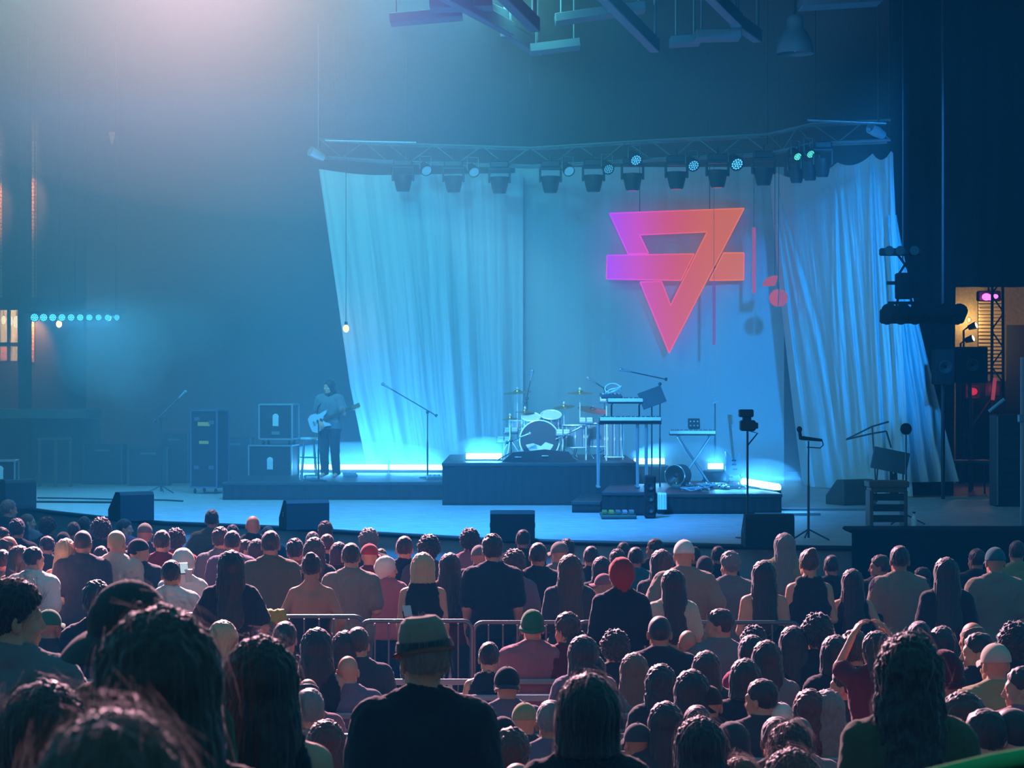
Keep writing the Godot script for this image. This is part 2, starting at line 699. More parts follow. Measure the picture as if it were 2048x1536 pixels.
func torso(F: Field, J: Dictionary, g: float, fem: bool, hem := false) -> void:
	var up: Transform3D = J.up
	var sw: float = J.sw
	var k := 0.88 if fem else 1.0
	F.cap(up * Vector3(-0.08, 0.94, 0.01), up * Vector3(0.08, 0.94, 0.01), 0.125 * (1.0 if fem else 0.97) + g, 0.125 * (1.0 if fem else 0.97) + g, 0.04, 0.82)
	F.cap(up * Vector3(-0.05, 1.12, 0.0), up * Vector3(0.05, 1.12, 0.0), 0.118 * k + g, 0.118 * k + g, 0.06, 0.78)
	F.cap(up * Vector3(-0.08 * k, 1.27, 0.01), up * Vector3(0.08 * k, 1.27, 0.01), 0.132 * k + g, 0.132 * k + g, 0.07, 0.74)
	F.cap(up * Vector3(-sw + 0.06, 1.375, 0.02), up * Vector3(sw - 0.06, 1.375, 0.02), 0.085 * k + g, 0.085 * k + g, 0.06, 0.9)
	F.cap(up * Vector3(0, 0.95, 0.0), up * Vector3(0, 1.34, 0.01), 0.12 * k + g, 0.12 * k + g, 0.06, 0.8)
	for s in [-1, 1]:
		F.cap(up * Vector3(s * 0.025, 1.50, 0.025), up * Vector3(s * (sw - 0.02), 1.425, 0.02), 0.045 * k + g, 0.042 * k + g, 0.05)
		if fem:
			F.ell(up * Vector3(s * 0.07, 1.27, -0.085), Vector3(0.062, 0.06, 0.055) + Vector3.ONE * g, 0.03)
	if hem:
		F.cap(up * Vector3(-0.075, 0.90, 0.01), up * Vector3(0.075, 0.90, 0.01), 0.128 + g, 0.13 + g, 0.05, 0.85)

func arms(F: Field, J: Dictionary, g: float, fem: bool, upto := 2.0) -> void:
	var k := 0.84 if fem else 1.0
	for s in [-1, 1]:
		var a: Vector3 = J["sh%d" % s]
		var b: Vector3 = J["el%d" % s]
		var c: Vector3 = J["wr%d" % s]
		if upto >= 1.0:
			F.cap(a, b, 0.058 * k + g, 0.043 * k + g, 0.04)
			if upto > 1.0:
				F.cap(b, b.lerp(c, upto - 1.0), 0.043 * k + g, (0.031 if upto >= 2.0 else 0.036) * k + g, 0.02)
		else:
			F.cap(a, a.lerp(b, upto), 0.06 * k + g, 0.056 * k + g * 1.25, 0.04)

func legs(F: Field, J: Dictionary, g: float) -> void:
	for s in [-1, 1]:
		F.cap(J["hip%d" % s], J["kn%d" % s], 0.088 + g, 0.058 + g, 0.03)
		F.cap(J["kn%d" % s], J["an%d" % s], 0.056 + g, 0.040 + g * 1.4, 0.02)

func hand(sd: int) -> MB:
	var key := "hand%d" % sd
	if cache.has(key):
		return cache[key]
	# wrist at the origin, fingers towards +y, palm towards -z, thumb on the side sd
	var F := Field.new(Vector3(-0.075, -0.03, -0.10), Vector3(0.075, 0.20, 0.04), 0.005)
	F.cap(Vector3(0, -0.03, 0), Vector3(0, 0.02, 0), 0.028, 0.026, 0.015, 0.8)
	F.cap(Vector3(-0.018, 0.03, 0), Vector3(-0.026, 0.085, -0.004), 0.020, 0.017, 0.015, 0.75)
	F.cap(Vector3(0.018, 0.03, 0), Vector3(0.026, 0.085, -0.004), 0.020, 0.017, 0.015, 0.75)
	F.cap(Vector3(0, 0.03, 0), Vector3(0, 0.09, -0.003), 0.022, 0.018, 0.015, 0.75)
	var len := [0.038, 0.044, 0.041, 0.031]
	for i in 4:
		var x := (-0.0315 + 0.021 * i) * -sd
		var l: float = len[i]
		var p0 := Vector3(x, 0.092 - absf(i - 1.3) * 0.004, -0.004)
		var p1 := p0 + Vector3(x * 0.08, l * 0.93, -l * 0.38)
		var p2 := p1 + Vector3(0, l * 0.52, -l * 0.58)
		var p3 := p2 + Vector3(0, l * 0.20, -l * 0.55)
		F.cap(p0, p1, 0.0098, 0.0088, 0.004)
		F.cap(p1, p2, 0.0088, 0.0080, 0.003)
		F.cap(p2, p3, 0.0080, 0.0070, 0.003)
	var t0 := Vector3(0.026 * sd, 0.022, -0.008)
	var t1 := Vector3(0.050 * sd, 0.058, -0.028)
	var t2 := Vector3(0.054 * sd, 0.086, -0.042)
	F.cap(t0, t1, 0.0145, 0.0105, 0.01)
	F.cap(t1, t2, 0.0105, 0.0082, 0.003)
	var mb := MB.new()
	F.mesh(mb)
	cache[key] = mb
	return mb

func head(h: float) -> MB:
	var key := "head%s" % h
	if cache.has(key):
		return cache[key]
	var F := Field.new(Vector3(-0.12, -0.22, -0.16), Vector3(0.12, 0.15, 0.14), h)
	F.ell(Vector3(0, 0.032, 0.012), Vector3(0.076, 0.093, 0.098), 0.02)
	F.ell(Vector3(0, -0.028, -0.035), Vector3(0.061, 0.085, 0.062), 0.03)
	F.cap(Vector3(-0.03, -0.075, -0.03), Vector3(0.03, -0.075, -0.03), 0.034, 0.034, 0.03)
	F.ell(Vector3(0, -0.098, -0.066), Vector3(0.026, 0.02, 0.022), 0.02)
	F.cap(Vector3(-0.036, 0.024, -0.080), Vector3(0.036, 0.024, -0.080), 0.013, 0.013, 0.02)
	for s in [-1, 1]:
		F.sub(Vector3(s * 0.030, -0.002, -0.106), Vector3(s * 0.040, -0.002, -0.098), 0.0135)
		F.ell(Vector3(s * 0.033, -0.002, -0.082), Vector3(0.014, 0.011, 0.012), 0.004)
		F.ell(Vector3(s * 0.047, -0.035, -0.062), Vector3(0.02, 0.02, 0.02), 0.02)
		F.ell(Vector3(s * 0.080, -0.012, 0.012), Vector3(0.010, 0.032, 0.020), 0.008)
		F.ell(Vector3(s * 0.086, -0.004, 0.020), Vector3(0.007, 0.026, 0.012), 0.006)
	F.cap(Vector3(0, 0.008, -0.095), Vector3(0, -0.036, -0.114), 0.008, 0.012, 0.012)
	F.cap(Vector3(-0.010, -0.040, -0.102), Vector3(0.010, -0.040, -0.102), 0.009, 0.009, 0.008)
	F.cap(Vector3(-0.020, -0.066, -0.089), Vector3(0.020, -0.066, -0.089), 0.0075, 0.0075, 0.008)
	F.cap(Vector3(-0.018, -0.077, -0.088), Vector3(0.018, -0.077, -0.088), 0.007, 0.007, 0.007)
	F.cap(Vector3(0, -0.05, 0.025), Vector3(0, -0.20, 0.035), 0.054, 0.055, 0.03)
	var mb := MB.new()
	F.mesh(mb)
	cache[key] = mb
	return mb

# where the head sits: its own axes have the ears at the origin and the face towards -z
func head_place(J: Dictionary, hy: float) -> Transform3D:
	var p: Vector3 = J.up * Vector3(0, 1.635, 0.0)
	return Transform3D(Basis(Vector3.UP, deg_to_rad(hy)), p)

func body_mesh(pose: String, fem: bool, hy: float, near: bool) -> ArrayMesh:
	var key := "body/%s/%s/%s/%s" % [pose, fem, hy, near]
	if cache.has(key):
		return cache[key]
	var J := skel(pose, fem)
	var base := "trunk/%s/%s/%s" % [pose, fem, near]
	if not cache.has(base):
		var h := 0.0105 if near else 0.015
		var F := Field.new(Vector3(-0.48, -0.02, -0.56), Vector3(0.48, 1.66 + J.drop if pose != "u" else 1.78, 0.20), h)
		torso(F, J, 0.0, fem)
		arms(F, J, 0.0, fem)
		legs(F, J, 0.0)
		F.cap(J.up * Vector3(0, 1.40, 0.02), J.up * Vector3(0, 1.60, 0.02), 0.060 if not fem else 0.052, 0.054 if not fem else 0.047, 0.05)
		for s in [-1, 1]:
			var a: Vector3 = J["an%d" % s]
			F.cap(a, a + Vector3(s * 0.015, -0.045, -0.13), 0.042, 0.030, 0.03)
		var mb := MB.new()
		F.mesh(mb)
		for s in [-1, 1]:
			var w: Vector3 = J["wr%d" % s]
			var y: Vector3 = (w - J["el%d" % s]).normalized()
			var inward := Vector3(-s, 0, -0.3)
			if pose in ["b", "s", "g"]:
				inward = Vector3(0, -1, 0.25)
			if pose == "g" and s < 0:
				inward = Vector3(0.2, 0.9, 0.4)
			if pose == "u":
				inward = Vector3(-s, 0, -0.2)
			var z := (-(inward - y * inward.dot(y))).normalized()
			var x := y.cross(z)
			# the thumb points away from the body's outside: towards the face of the palm's inner side
			mb.append(hand(-s if pose in ["b", "s", "g"] else s * (1 if x.dot(Vector3(0, 0, -1)) * s > 0.0 else -1)), Transform3D(Basis(x, y, z), w))
		cache[base] = mb
	var all := MB.new()
	all.append(cache[base])
	all.append(head(0.0055 if near else 0.008), head_place(J, hy))
	cache[key] = all.mesh()
	return cache[key]

func cloth_mesh(kind: String, pose: String, fem: bool, near: bool) -> ArrayMesh:
	var key := "%s/%s/%s/%s" % [kind, pose, fem, near]
	if cache.has(key):
		return cache[key]
	var J := skel(pose, fem)
	var up: Transform3D = J.up
	var h := 0.0105 if near else 0.015
	var F := Field.new(Vector3(-0.46, -0.02, -0.56), Vector3(0.46, 1.64 + J.drop if pose != "u" else 1.66, 0.24), h)
	var mb := MB.new()
	if kind == "trousers":
		legs(F, J, 0.016)
		F.cap(up * Vector3(-0.075, 0.93, 0.01), up * Vector3(0.075, 0.93, 0.01), 0.138, 0.138, 0.04, 0.84)
		F.cut(Vector3.UP, 1.0 + J.drop)
		F.cut(Vector3.DOWN, -0.075)
	elif kind == "sleeves":
		arms(F, J, 0.021, fem, 1.45)
	else:
		torso(F, J, 0.014, fem, true)
		match kind:
			"tee": arms(F, J, 0.016, fem, 0.72)
			"sleeved": arms(F, J, 0.014, fem, 1.92)
			"hooded":
				arms(F, J, 0.017, fem, 1.92)
				F.cap(up * Vector3(-0.05, 1.47, 0.075), up * Vector3(0.05, 1.47, 0.075), 0.05, 0.05, 0.04)
				F.cap(up * Vector3(-0.07, 1.50, 0.03), up * Vector3(0.07, 1.50, 0.03), 0.035, 0.035, 0.04)
		var lo: float = 0.885 + J.drop
		F.cut(Vector3.DOWN, -lo)
		F.sub(up * Vector3(0, 1.52, -0.02), up * Vector3(0, 1.70, -0.03), 0.068 if kind != "tank" else 0.09)
		if kind == "tank":
			for s in [-1, 1]:
				F.sub(J["sh%d" % s] + Vector3(s * 0.035, 0.06, 0), J["sh%d" % s].lerp(J["el%d" % s], 0.25) + Vector3(s * 0.03, 0, 0), 0.082)
		if kind == "lowback":
			F.cut(Vector3.UP, 1.20)
	F.mesh(mb)
	nz.frequency = 1.0
	mb.rough(nz, 0.010, Vector3(13, 6, 13), 0.8)
	mb.rough(nz, 0.004, Vector3(34, 20, 34), 0.6)
	mb.renormal()
	cache[key] = mb.mesh()
	return cache[key]

# hair in the head's own axes
func hair_mesh(style: String, near: bool) -> ArrayMesh:
	var key := "hair/%s/%s" % [style, near]
	if cache.has(key):
		return cache[key]
	var h := 0.0055 if near else 0.009
	var long := style in ["long", "wavy", "pony"]
	var F := Field.new(Vector3(-0.24, -0.52 if long else -0.30, -0.17), Vector3(0.24, 0.22, 0.26), h)
	var c := Vector3(0, 0.034, 0.014)
	var r := Vector3(0.076, 0.093, 0.098)
	var line := [Vector2(-0.12, 0.10), Vector2(-0.085, 0.072), Vector2(-0.055, 0.045), Vector2(-0.02, 0.015), Vector2(0.0, 0.0), Vector2(0.035, -0.045), Vector2(0.09, -0.085)]
	var noise_amp := 0.0
	var sc := Vector3(30, 12, 30)
	match style:
		"crop":
			F.ell(c, r + Vector3.ONE * 0.006)
			F.hairline(line)
		"fringe":   # a bald crown with hair round the back
			F.ell(c, r + Vector3.ONE * 0.007)
			F.hairline(line)
			F.cut(Vector3(0, 0.9, -0.44), 0.055)
		"short":
			F.ell(c + Vector3(0, 0.006, 0), r + Vector3(0.010, 0.014, 0.011))
			F.hairline(line)
			noise_amp = 0.008
		"tousled":
			F.ell(c + Vector3(0, 0.012, -0.004), r + Vector3(0.020, 0.026, 0.020))
			F.hairline(line)
			noise_amp = 0.014
			sc = Vector3(34, 20, 34)
		"curly":
			F.ell(c + Vector3(0, 0.012, 0.004), r + Vector3(0.036, 0.036, 0.034))
			F.hairline(line)
			noise_amp = 0.028
			sc = Vector3(36, 36, 36)
		"bun":
			F.ell(c, r + Vector3.ONE * 0.012)
			F.hairline(line)
			F.ell(Vector3(0, 0.115, 0.085), Vector3(0.045, 0.042, 0.045), 0.01)
			noise_amp = 0.008
		"pony":
			F.ell(c, r + Vector3.ONE * 0.012)
			F.hairline(line)
			F.cap(Vector3(0, 0.05, 0.11), Vector3(0, 0.02, 0.15), 0.028, 0.032, 0.02)
			F.cap(Vector3(0, 0.02, 0.15), Vector3(0, -0.14, 0.16), 0.034, 0.032, 0.02)
			F.cap(Vector3(0, -0.14, 0.16), Vector3(0.01, -0.28, 0.14), 0.032, 0.010, 0.02)
			noise_amp = 0.008
		"bob":
			F.ell(c + Vector3(0, 0.004, 0.004), r + Vector3(0.024, 0.020, 0.024))
			F.cap(Vector3(0, -0.01, 0.02), Vector3(0, -0.12, 0.025), 0.106, 0.114, 0.04, 0.92)
			F.cut(Vector3.DOWN, 0.118)
			F.sub_ell(Vector3(0, -0.055, -0.115), Vector3(0.068, 0.12, 0.095))
			noise_amp = 0.010
			sc = Vector3(40, 3.5, 40)
		"long", "wavy":
			var w := 1.0 if style == "long" else 1.02
			F.ell(c + Vector3(0, 0.004, 0.004), r + Vector3(0.022, 0.018, 0.022))
			F.cap(Vector3(0, 0.0, 0.025), Vector3(0, -0.12, 0.04), 0.100, 0.104 * w, 0.05, 0.88)
			F.cap(Vector3(-0.035, -0.10, 0.06), Vector3(-0.060 * w, -0.44, 0.125), 0.075, 0.052 * w, 0.05, 0.75)
			F.cap(Vector3(0.035, -0.10, 0.06), Vector3(0.060 * w, -0.42, 0.125), 0.075, 0.052 * w, 0.05, 0.75)
			F.cap(Vector3(0, -0.10, 0.065), Vector3(0, -0.46, 0.135), 0.08, 0.055, 0.05, 0.75)
			F.sub_ell(Vector3(0, -0.055, -0.115), Vector3(0.066, 0.12, 0.10))
			noise_amp = 0.012 if style == "long" else 0.017
			sc = Vector3(42, 3.0, 42) if style == "long" else Vector3(34, 11, 34)
	var mb := MB.new()
	F.mesh(mb)
	nz.frequency = 1.0
	mb.rough(nz, noise_amp, sc)
	if near:
		mb.rough(nz, 0.0032, Vector3(95, 9, 95))
		mb.rough(nz, 0.0018, Vector3(160, 16, 160))
	mb.renormal()
	cache[key] = mb.mesh()
	return cache[key]

# loose single hairs standing off a long or bobbed head of hair, for the people nearest the camera
func stray_hairs(style: String, n: int) -> ArrayMesh:
	var key := "stray/%s" % style
	if cache.has(key):
		return cache[key]
	var rg := RandomNumberGenerator.new()
	rg.seed = 11
	var src: ArrayMesh = hair_mesh(style, true)
	var arr := src.surface_get_arrays(0)
	var V: PackedVector3Array = arr[Mesh.ARRAY_VERTEX]
	var N: PackedVector3Array = arr[Mesh.ARRAY_NORMAL]
	var mb := MB.new()
	for i in n:
		var k := rg.randi() % V.size()
		var p := V[k]
		var d := (Vector3(p.x * 1.5, -1.0, 0.35) - N[k] * Vector3(p.x * 1.5, -1.0, 0.35).dot(N[k])).normalized()
		var l := rg.randf_range(0.05, 0.16)
		var out := rg.randf_range(0.002, 0.012)
		var bend := Vector3(rg.randf_range(-1, 1), rg.randf_range(-0.6, 0.6), rg.randf_range(-1, 1)) * 0.012
		var pts := []
		for j in 5:
			var t := j / 4.0
			pts.append(p + d * l * (t - 0.5) + N[k] * (out * sin(PI * t) * 1.6 + 0.001) + bend * t * t)
		mb.tube(pts, [0.0003, 0.00045, 0.00045, 0.0004, 0.0002], 3)
	cache[key] = mb.mesh()
	return cache[key]

func hat_mesh(style: String, part: String) -> ArrayMesh:
	var key := "hat/%s/%s" % [style, part]
	if cache.has(key):
		return cache[key]
	var mb := MB.new()
	match style + "/" + part:
		"cap/crown":
			var F := Field.new(Vector3(-0.13, -0.05, -0.16), Vector3(0.13, 0.18, 0.16), 0.007)
			F.ell(Vector3(0, 0.040, 0.012), Vector3(0.091, 0.106, 0.113))
			F.cut(Vector3(0, -1, 0.10), -0.022)
			F.mesh(mb)
			mb.ball(Vector3(0, 0.147, 0.012), Vector3(0.008, 0.005, 0.008))
		"cap/bill":
			mb.sheet(func(u, v):
				var a = (u - 0.5) * 2.3
				var r := lerpf(0.085, 0.155 + 0.02 * cos(a * 1.2), v)
				return Vector3(sin(a) * lerpf(0.088, 0.098, v), 0.034 - 0.018 * v - 0.03 * pow(u * 2 - 1, 2), 0.012 - cos(a) * r * 1.0 - 0.012), 14, 6, 0.005)
		"beanie/crown":
			var F := Field.new(Vector3(-0.13, -0.07, -0.16), Vector3(0.13, 0.20, 0.16), 0.007)
			F.ell(Vector3(0, 0.046, 0.014), Vector3(0.092, 0.112, 0.113))
			F.cut(Vector3(0, -1, -0.25), -0.005)
			F.mesh(mb)
			nz.frequency = 1.0
			mb.rough(nz, 0.006, Vector3(40, 8, 40))
		"beanie/cuff":
			var pts := []
			for i in 24:
				var t := TAU * i / 24
				pts.append(Vector3(cos(t) * 0.091, 0.008 - sin(t) * 0.018, 0.014 + sin(t) * 0.110))
			mb.tube(pts, 0.016, 8, true)
		"scarf/crown":
			var F := Field.new(Vector3(-0.16, -0.22, -0.16), Vector3(0.16, 0.20, 0.20), 0.008)
			F.ell(Vector3(0, 0.035, 0.02), Vector3(0.098, 0.112, 0.118))
			F.cap(Vector3(0, -0.02, 0.04), Vector3(0, -0.11, 0.05), 0.085, 0.05, 0.05)
			F.sub_ell(Vector3(0, -0.04, -0.13), Vector3(0.075, 0.12, 0.10))
			F.mesh(mb)
			nz.frequency = 1.0
			mb.rough(nz, 0.012, Vector3(22, 10, 22))
		"fedora/crown":
			var prof := []
			for q in [[0.0, 0.150], [0.035, 0.150], [0.060, 0.144], [0.078, 0.127], [0.089, 0.095], [0.096, 0.055], [0.101, 0.028], [0.101, 0.02]]:
				prof.append(Vector2(q[0], q[1]))
			prof.reverse()
			mb.lathe(prof, Transform3D(Basis.from_scale(Vector3(0.98, 1, 1.16)), Vector3(0, 0, 0.012)), 36, false)
			for i in mb.v.size():   # the pinch along the top
				var p := mb.v[i]
				if p.y > 0.12:
					p.y -= 0.020 * exp(-pow(p.x / 0.03, 2.0)) * clampf(0.5 - p.z / 0.12, 0, 1) * clampf((p.y - 0.12) / 0.04, 0, 1)
					p.x *= 1.0 - 0.18 * clampf(-p.z / 0.1, 0, 1) * clampf((p.y - 0.10) / 0.05, 0, 1)
				mb.v[i] = p
			mb.renormal()
		"fedora/band":
			var prof := [Vector2(0.102, 0.020), Vector2(0.107, 0.024), Vector2(0.102, 0.056), Vector2(0.094, 0.060)]
			mb.lathe(prof, Transform3D(Basis.from_scale(Vector3(0.98, 1, 1.16)), Vector3(0, 0, 0.012)), 36)
		"fedora/brim", "floppy/brim":
			var big := style == "floppy"
			var R := 0.175 if big else 0.124
			mb.sheet(func(u, v):
				var a: float = u * TAU
				var r := lerpf(0.090, R, v)
				var y = 0.024 + (-0.06 * v * v if big else -0.014 * v - 0.030 * v * v * maxf(0.0, -cos(a)) + 0.028 * v * v * maxf(0.0, cos(a)))
				return Vector3(sin(a) * r * 0.98, y, 0.012 + cos(a) * r * (1.05 if big else 1.12)), 40, 6, 0.005)
		"floppy/crown":
			var F := Field.new(Vector3(-0.14, -0.03, -0.16), Vector3(0.14, 0.20, 0.18), 0.006)
			F.ell(Vector3(0, 0.040, 0.012), Vector3(0.104, 0.116, 0.120))
			F.cut(Vector3.DOWN, -0.015)
			F.mesh(mb)
	cache[key] = mb.mesh()
	return cache[key]

const TONES := {"bk": "1a1616", "dk": "261d19", "br": "3a2a20", "lb": "6b4f38", "bl": "b39a6c", "gy": "77716c", "wt": "b9b4ac", "rd": "4f2a1f",
	"white": "d8d2c8", "cream": "b8ae9c", "grey": "6f7072", "char": "3a3d42", "black": "26292e", "navy": "1a2438", "olive": "50513c", "red": "a02c2a", "maroon": "5e1d28", "pink": "96606a",
	"orange": "b8492e", "tan": "85796a", "green": "2f6a45", "teal": "27606a", "mag": "97234e", "lilac": "6a6072", "khaki": "8d8a5e", "skin0": "c99478", "skin1": "b07c60", "skin2": "8a5c46", "skin3": "5f3d2f"}  # teal also puts stage light into the colour of one cap
var last_person: Node3D

func cloth(tone: String, near: bool) -> StandardMaterial3D:
	var key := "cloth/%s/%s" % [tone, near]
	if not mats.has(key):
		var m := StandardMaterial3D.new()
		m.resource_name = "cloth_" + tone
		m.albedo_color = Color(TONES[tone])
		m.roughness = 0.92
		m.metallic_specular = 0.3
		m.rim_enabled = true
		m.rim = 0.7
		m.rim_tint = 0.3
		if near:
			m.normal_enabled = true
			m.normal_texture = noise_tex(0.09, Color.BLACK, Color.WHITE, 3, true)
			m.uv1_triplanar = true
			m.uv1_scale = Vector3.ONE * 9.0
			m.normal_scale = 0.5
		mats[key] = m
	return mats[key]

func hair_mat(tone: String) -> StandardMaterial3D:
	var key := "hair/" + tone
	if not mats.has(key):
		var m := StandardMaterial3D.new()
		m.resource_name = "hair_" + tone
		m.albedo_color = Color(TONES[tone])
		m.roughness = 0.55
		m.metallic_specular = 0.5
		m.rim_enabled = true
		m.rim = 1.0
		m.rim_tint = 0.12
		mats[key] = m
	return mats[key]

func skin_mat(i: int) -> StandardMaterial3D:
	var m := mt(TONES["skin%d" % i], 0.55, 0.0, 0.45)
	return m

# one person standing or sitting at `where` (feet), turned, with a body and everything worn
func person(where: Vector3, size: float, turn: float, pose: String, fem: bool, hy: float, hair: String, top: String, legs_tone: String, skin: int, near: bool, label: String, group := "") -> Node3D:
	var o := thing("person", label, "person", where, turn, group)
	o.scale = Vector3.ONE * size
	put("body", body_mesh(pose, fem, hy, near), skin_mat(skin), o)
	put("trousers", cloth_mesh("trousers", pose, fem, false), cloth(legs_tone, false), o)
	var tp := top.split(":")
	if top.contains("+sleeves:"):
		put("sleeves", cloth_mesh("sleeves", pose, fem, near), cloth(top.split("+sleeves:")[1], near), o)
		tp = top.split("+")[0].split(":")
	put(["shirt", "shirt", "top", "hooded_top", "top"][["tee", "sleeved", "tank", "hooded", "lowback"].find(tp[0])], cloth_mesh(tp[0], pose, fem, near), cloth(tp[1], near), o)
	var J := skel(pose, fem)
	var hp := head_place(J, hy)
	for bit in hair.split("+"):
		var hb := bit.split(":")
		if hb[0] == "bald":
			continue
		if hb[0] in ["cap", "back_cap", "beanie", "fedora", "floppy", "scarf"]:
			var st := "cap" if hb[0] == "back_cap" else hb[0]
			var xf := hp
			if hb[0] == "back_cap":
				xf = hp * Transform3D(Basis(Vector3.UP, PI), Vector3(0, 0, 0.02))
			var names := {"cap": ["crown", "bill"], "beanie": ["crown", "cuff"], "fedora": ["crown", "band", "brim"], "floppy": ["crown", "brim"], "scarf": ["crown"]}
			if hb[0] in ["fedora"]:
				xf = hp * Transform3D(Basis(Vector3(0, 0, 1), 0.10) * Basis(Vector3.RIGHT, -0.05), Vector3(0, 0.028, 0))
			if hb[0] in ["floppy"]:
				xf = hp * Transform3D(Basis(Vector3.RIGHT, 0.04), Vector3(0, 0.01, 0))
			var hat: MeshInstance3D = put({"cap": "cap", "beanie": "knit_cap", "fedora": "hat", "floppy": "sun_hat", "scarf": "head_scarf"}[st], hat_mesh(st, "crown"), cloth(hb[1], near), o)
			hat.transform = xf
			for nm in names[st].slice(1):
				put(nm, hat_mesh(st, nm), cloth(hb[1] if nm != "band" else "char", near), hat)
		else:
			var m: MeshInstance3D = put("hair", hair_mesh(hb[0], near), hair_mat(hb[1]), o)
			m.transform = hp
			if near and hb[0] in ["long", "bob", "wavy", "short", "tousled"]:
				var s := put("stray_hair", stray_hairs(hb[0], 420), hair_mat(hb[1]), m)
				s.set_meta("kind", "stuff")
	last_person = o
	return o

# the raked ground under the audience, d metres in front of the camera
func ground(d: float) -> float:
	var pts := [[-3.0, 1.75], [2.5, 1.3], [4.5, 1.15], [7.5, 0.76], [9.5, 0.5], [12.0, 0.32], [16.5, 0.22], [19.0, 0.03], [20.0, 0.0], [60.0, 0.0]]
	for i in pts.size() - 1:
		if d <= pts[i + 1][0]:
			return lerpf(pts[i][1], pts[i + 1][1], clampf((d - pts[i][0]) / (pts[i + 1][0] - pts[i][0]), 0.0, 1.0))
	return 0.0

const ROWS := [16.0, 15.05, 14.1, 13.15, 12.2, 11.25, 10.3, 9.35, 8.4]

# a line of the audience list: x, y of the head's top in the photograph, its scale in pixels per metre, pose and sex, turn, head turn, hair, top, skin | label
func audience(line: String) -> void:
	var two := line.split("|")
	var a := two[0].split(" ", false)
	var x := float(a[0])
	var y := float(a[1])
	var s := float(a[2])
	var pose := a[3][0]
	var fem := a[3][1] == "f"
	var yaw := float(a[4])
	var hy := float(a[5])
	var near := s > 430.0
	var d := FPX / s
	var sit := pose == "s"
	var full = 1.765 - (0.44 if sit else 0.0) + {"crop": 0.005, "short": 0.02, "tousled": 0.035, "curly": 0.045, "bob": 0.022, "long": 0.02, "wavy": 0.025, "bun": 0.03, "cap": 0.025, "back_cap": 0.025, "beanie": 0.03, "fedora": 0.06, "floppy": 0.035, "scarf": 0.025}.get(a[6].split("+")[-1].split(":")[0], 0.0)
	# the place along the line of sight where ground and stature agree best with the photograph
	var best := 1e9
	var bd := d
	var bs := 1.0
	for i in 75:
		var q := d * (0.78 + 0.0075 * i)
		if sit and i < ROWS.size() and s < 480.0:   # seated: on a bench row
			q = ROWS[i]
		elif sit and s < 480.0:
			break
		var k = (EYE - (y - 768.0) * q / FPX - ground(q)) / full
		if k <= 0.1:
			continue
		var cost := absf(log(k * FPX / (q * s))) * 1.5 + absf(log(k) - (-0.05 if fem else 0.02)) * 1.1
		if cost < best:
			best = cost
			bd = q
			bs = k
	bs = clampf(bs, 0.72, 1.16)
	var hx := (x - 1024.0) * bd / FPX
	var o := person(Vector3(hx, EYE - (y - 768.0) * bd / FPX - full * bs, -bd), bs, deg_to_rad(yaw), pose, fem, hy, a[6], a[7], ["navy", "char", "black", "grey"][int(x + y) % 4], int(a[8]), near, two[1].strip_edges())
	# the top of the head, not the feet, is what the photograph fixes
	var J := skel(pose, fem)
	var off: Vector3 = o.transform.basis * head_place(J, 0).origin
	o.position -= Vector3(off.x, 0, off.z)
	if absf(o.position.y - ground(-o.position.z)) < 0.12:
		o.position.y = ground(-o.position.z)
	if DEBUG and (bs < 0.85 or bs > 1.12 or absf(o.position.y - ground(-o.position.z)) > 0.05):
		print("%s d=%.1f scale=%.2f feet=%.2f ground=%.2f" % [line.substr(0, 40), bd, bs, o.position.y, ground(-o.position.z)])
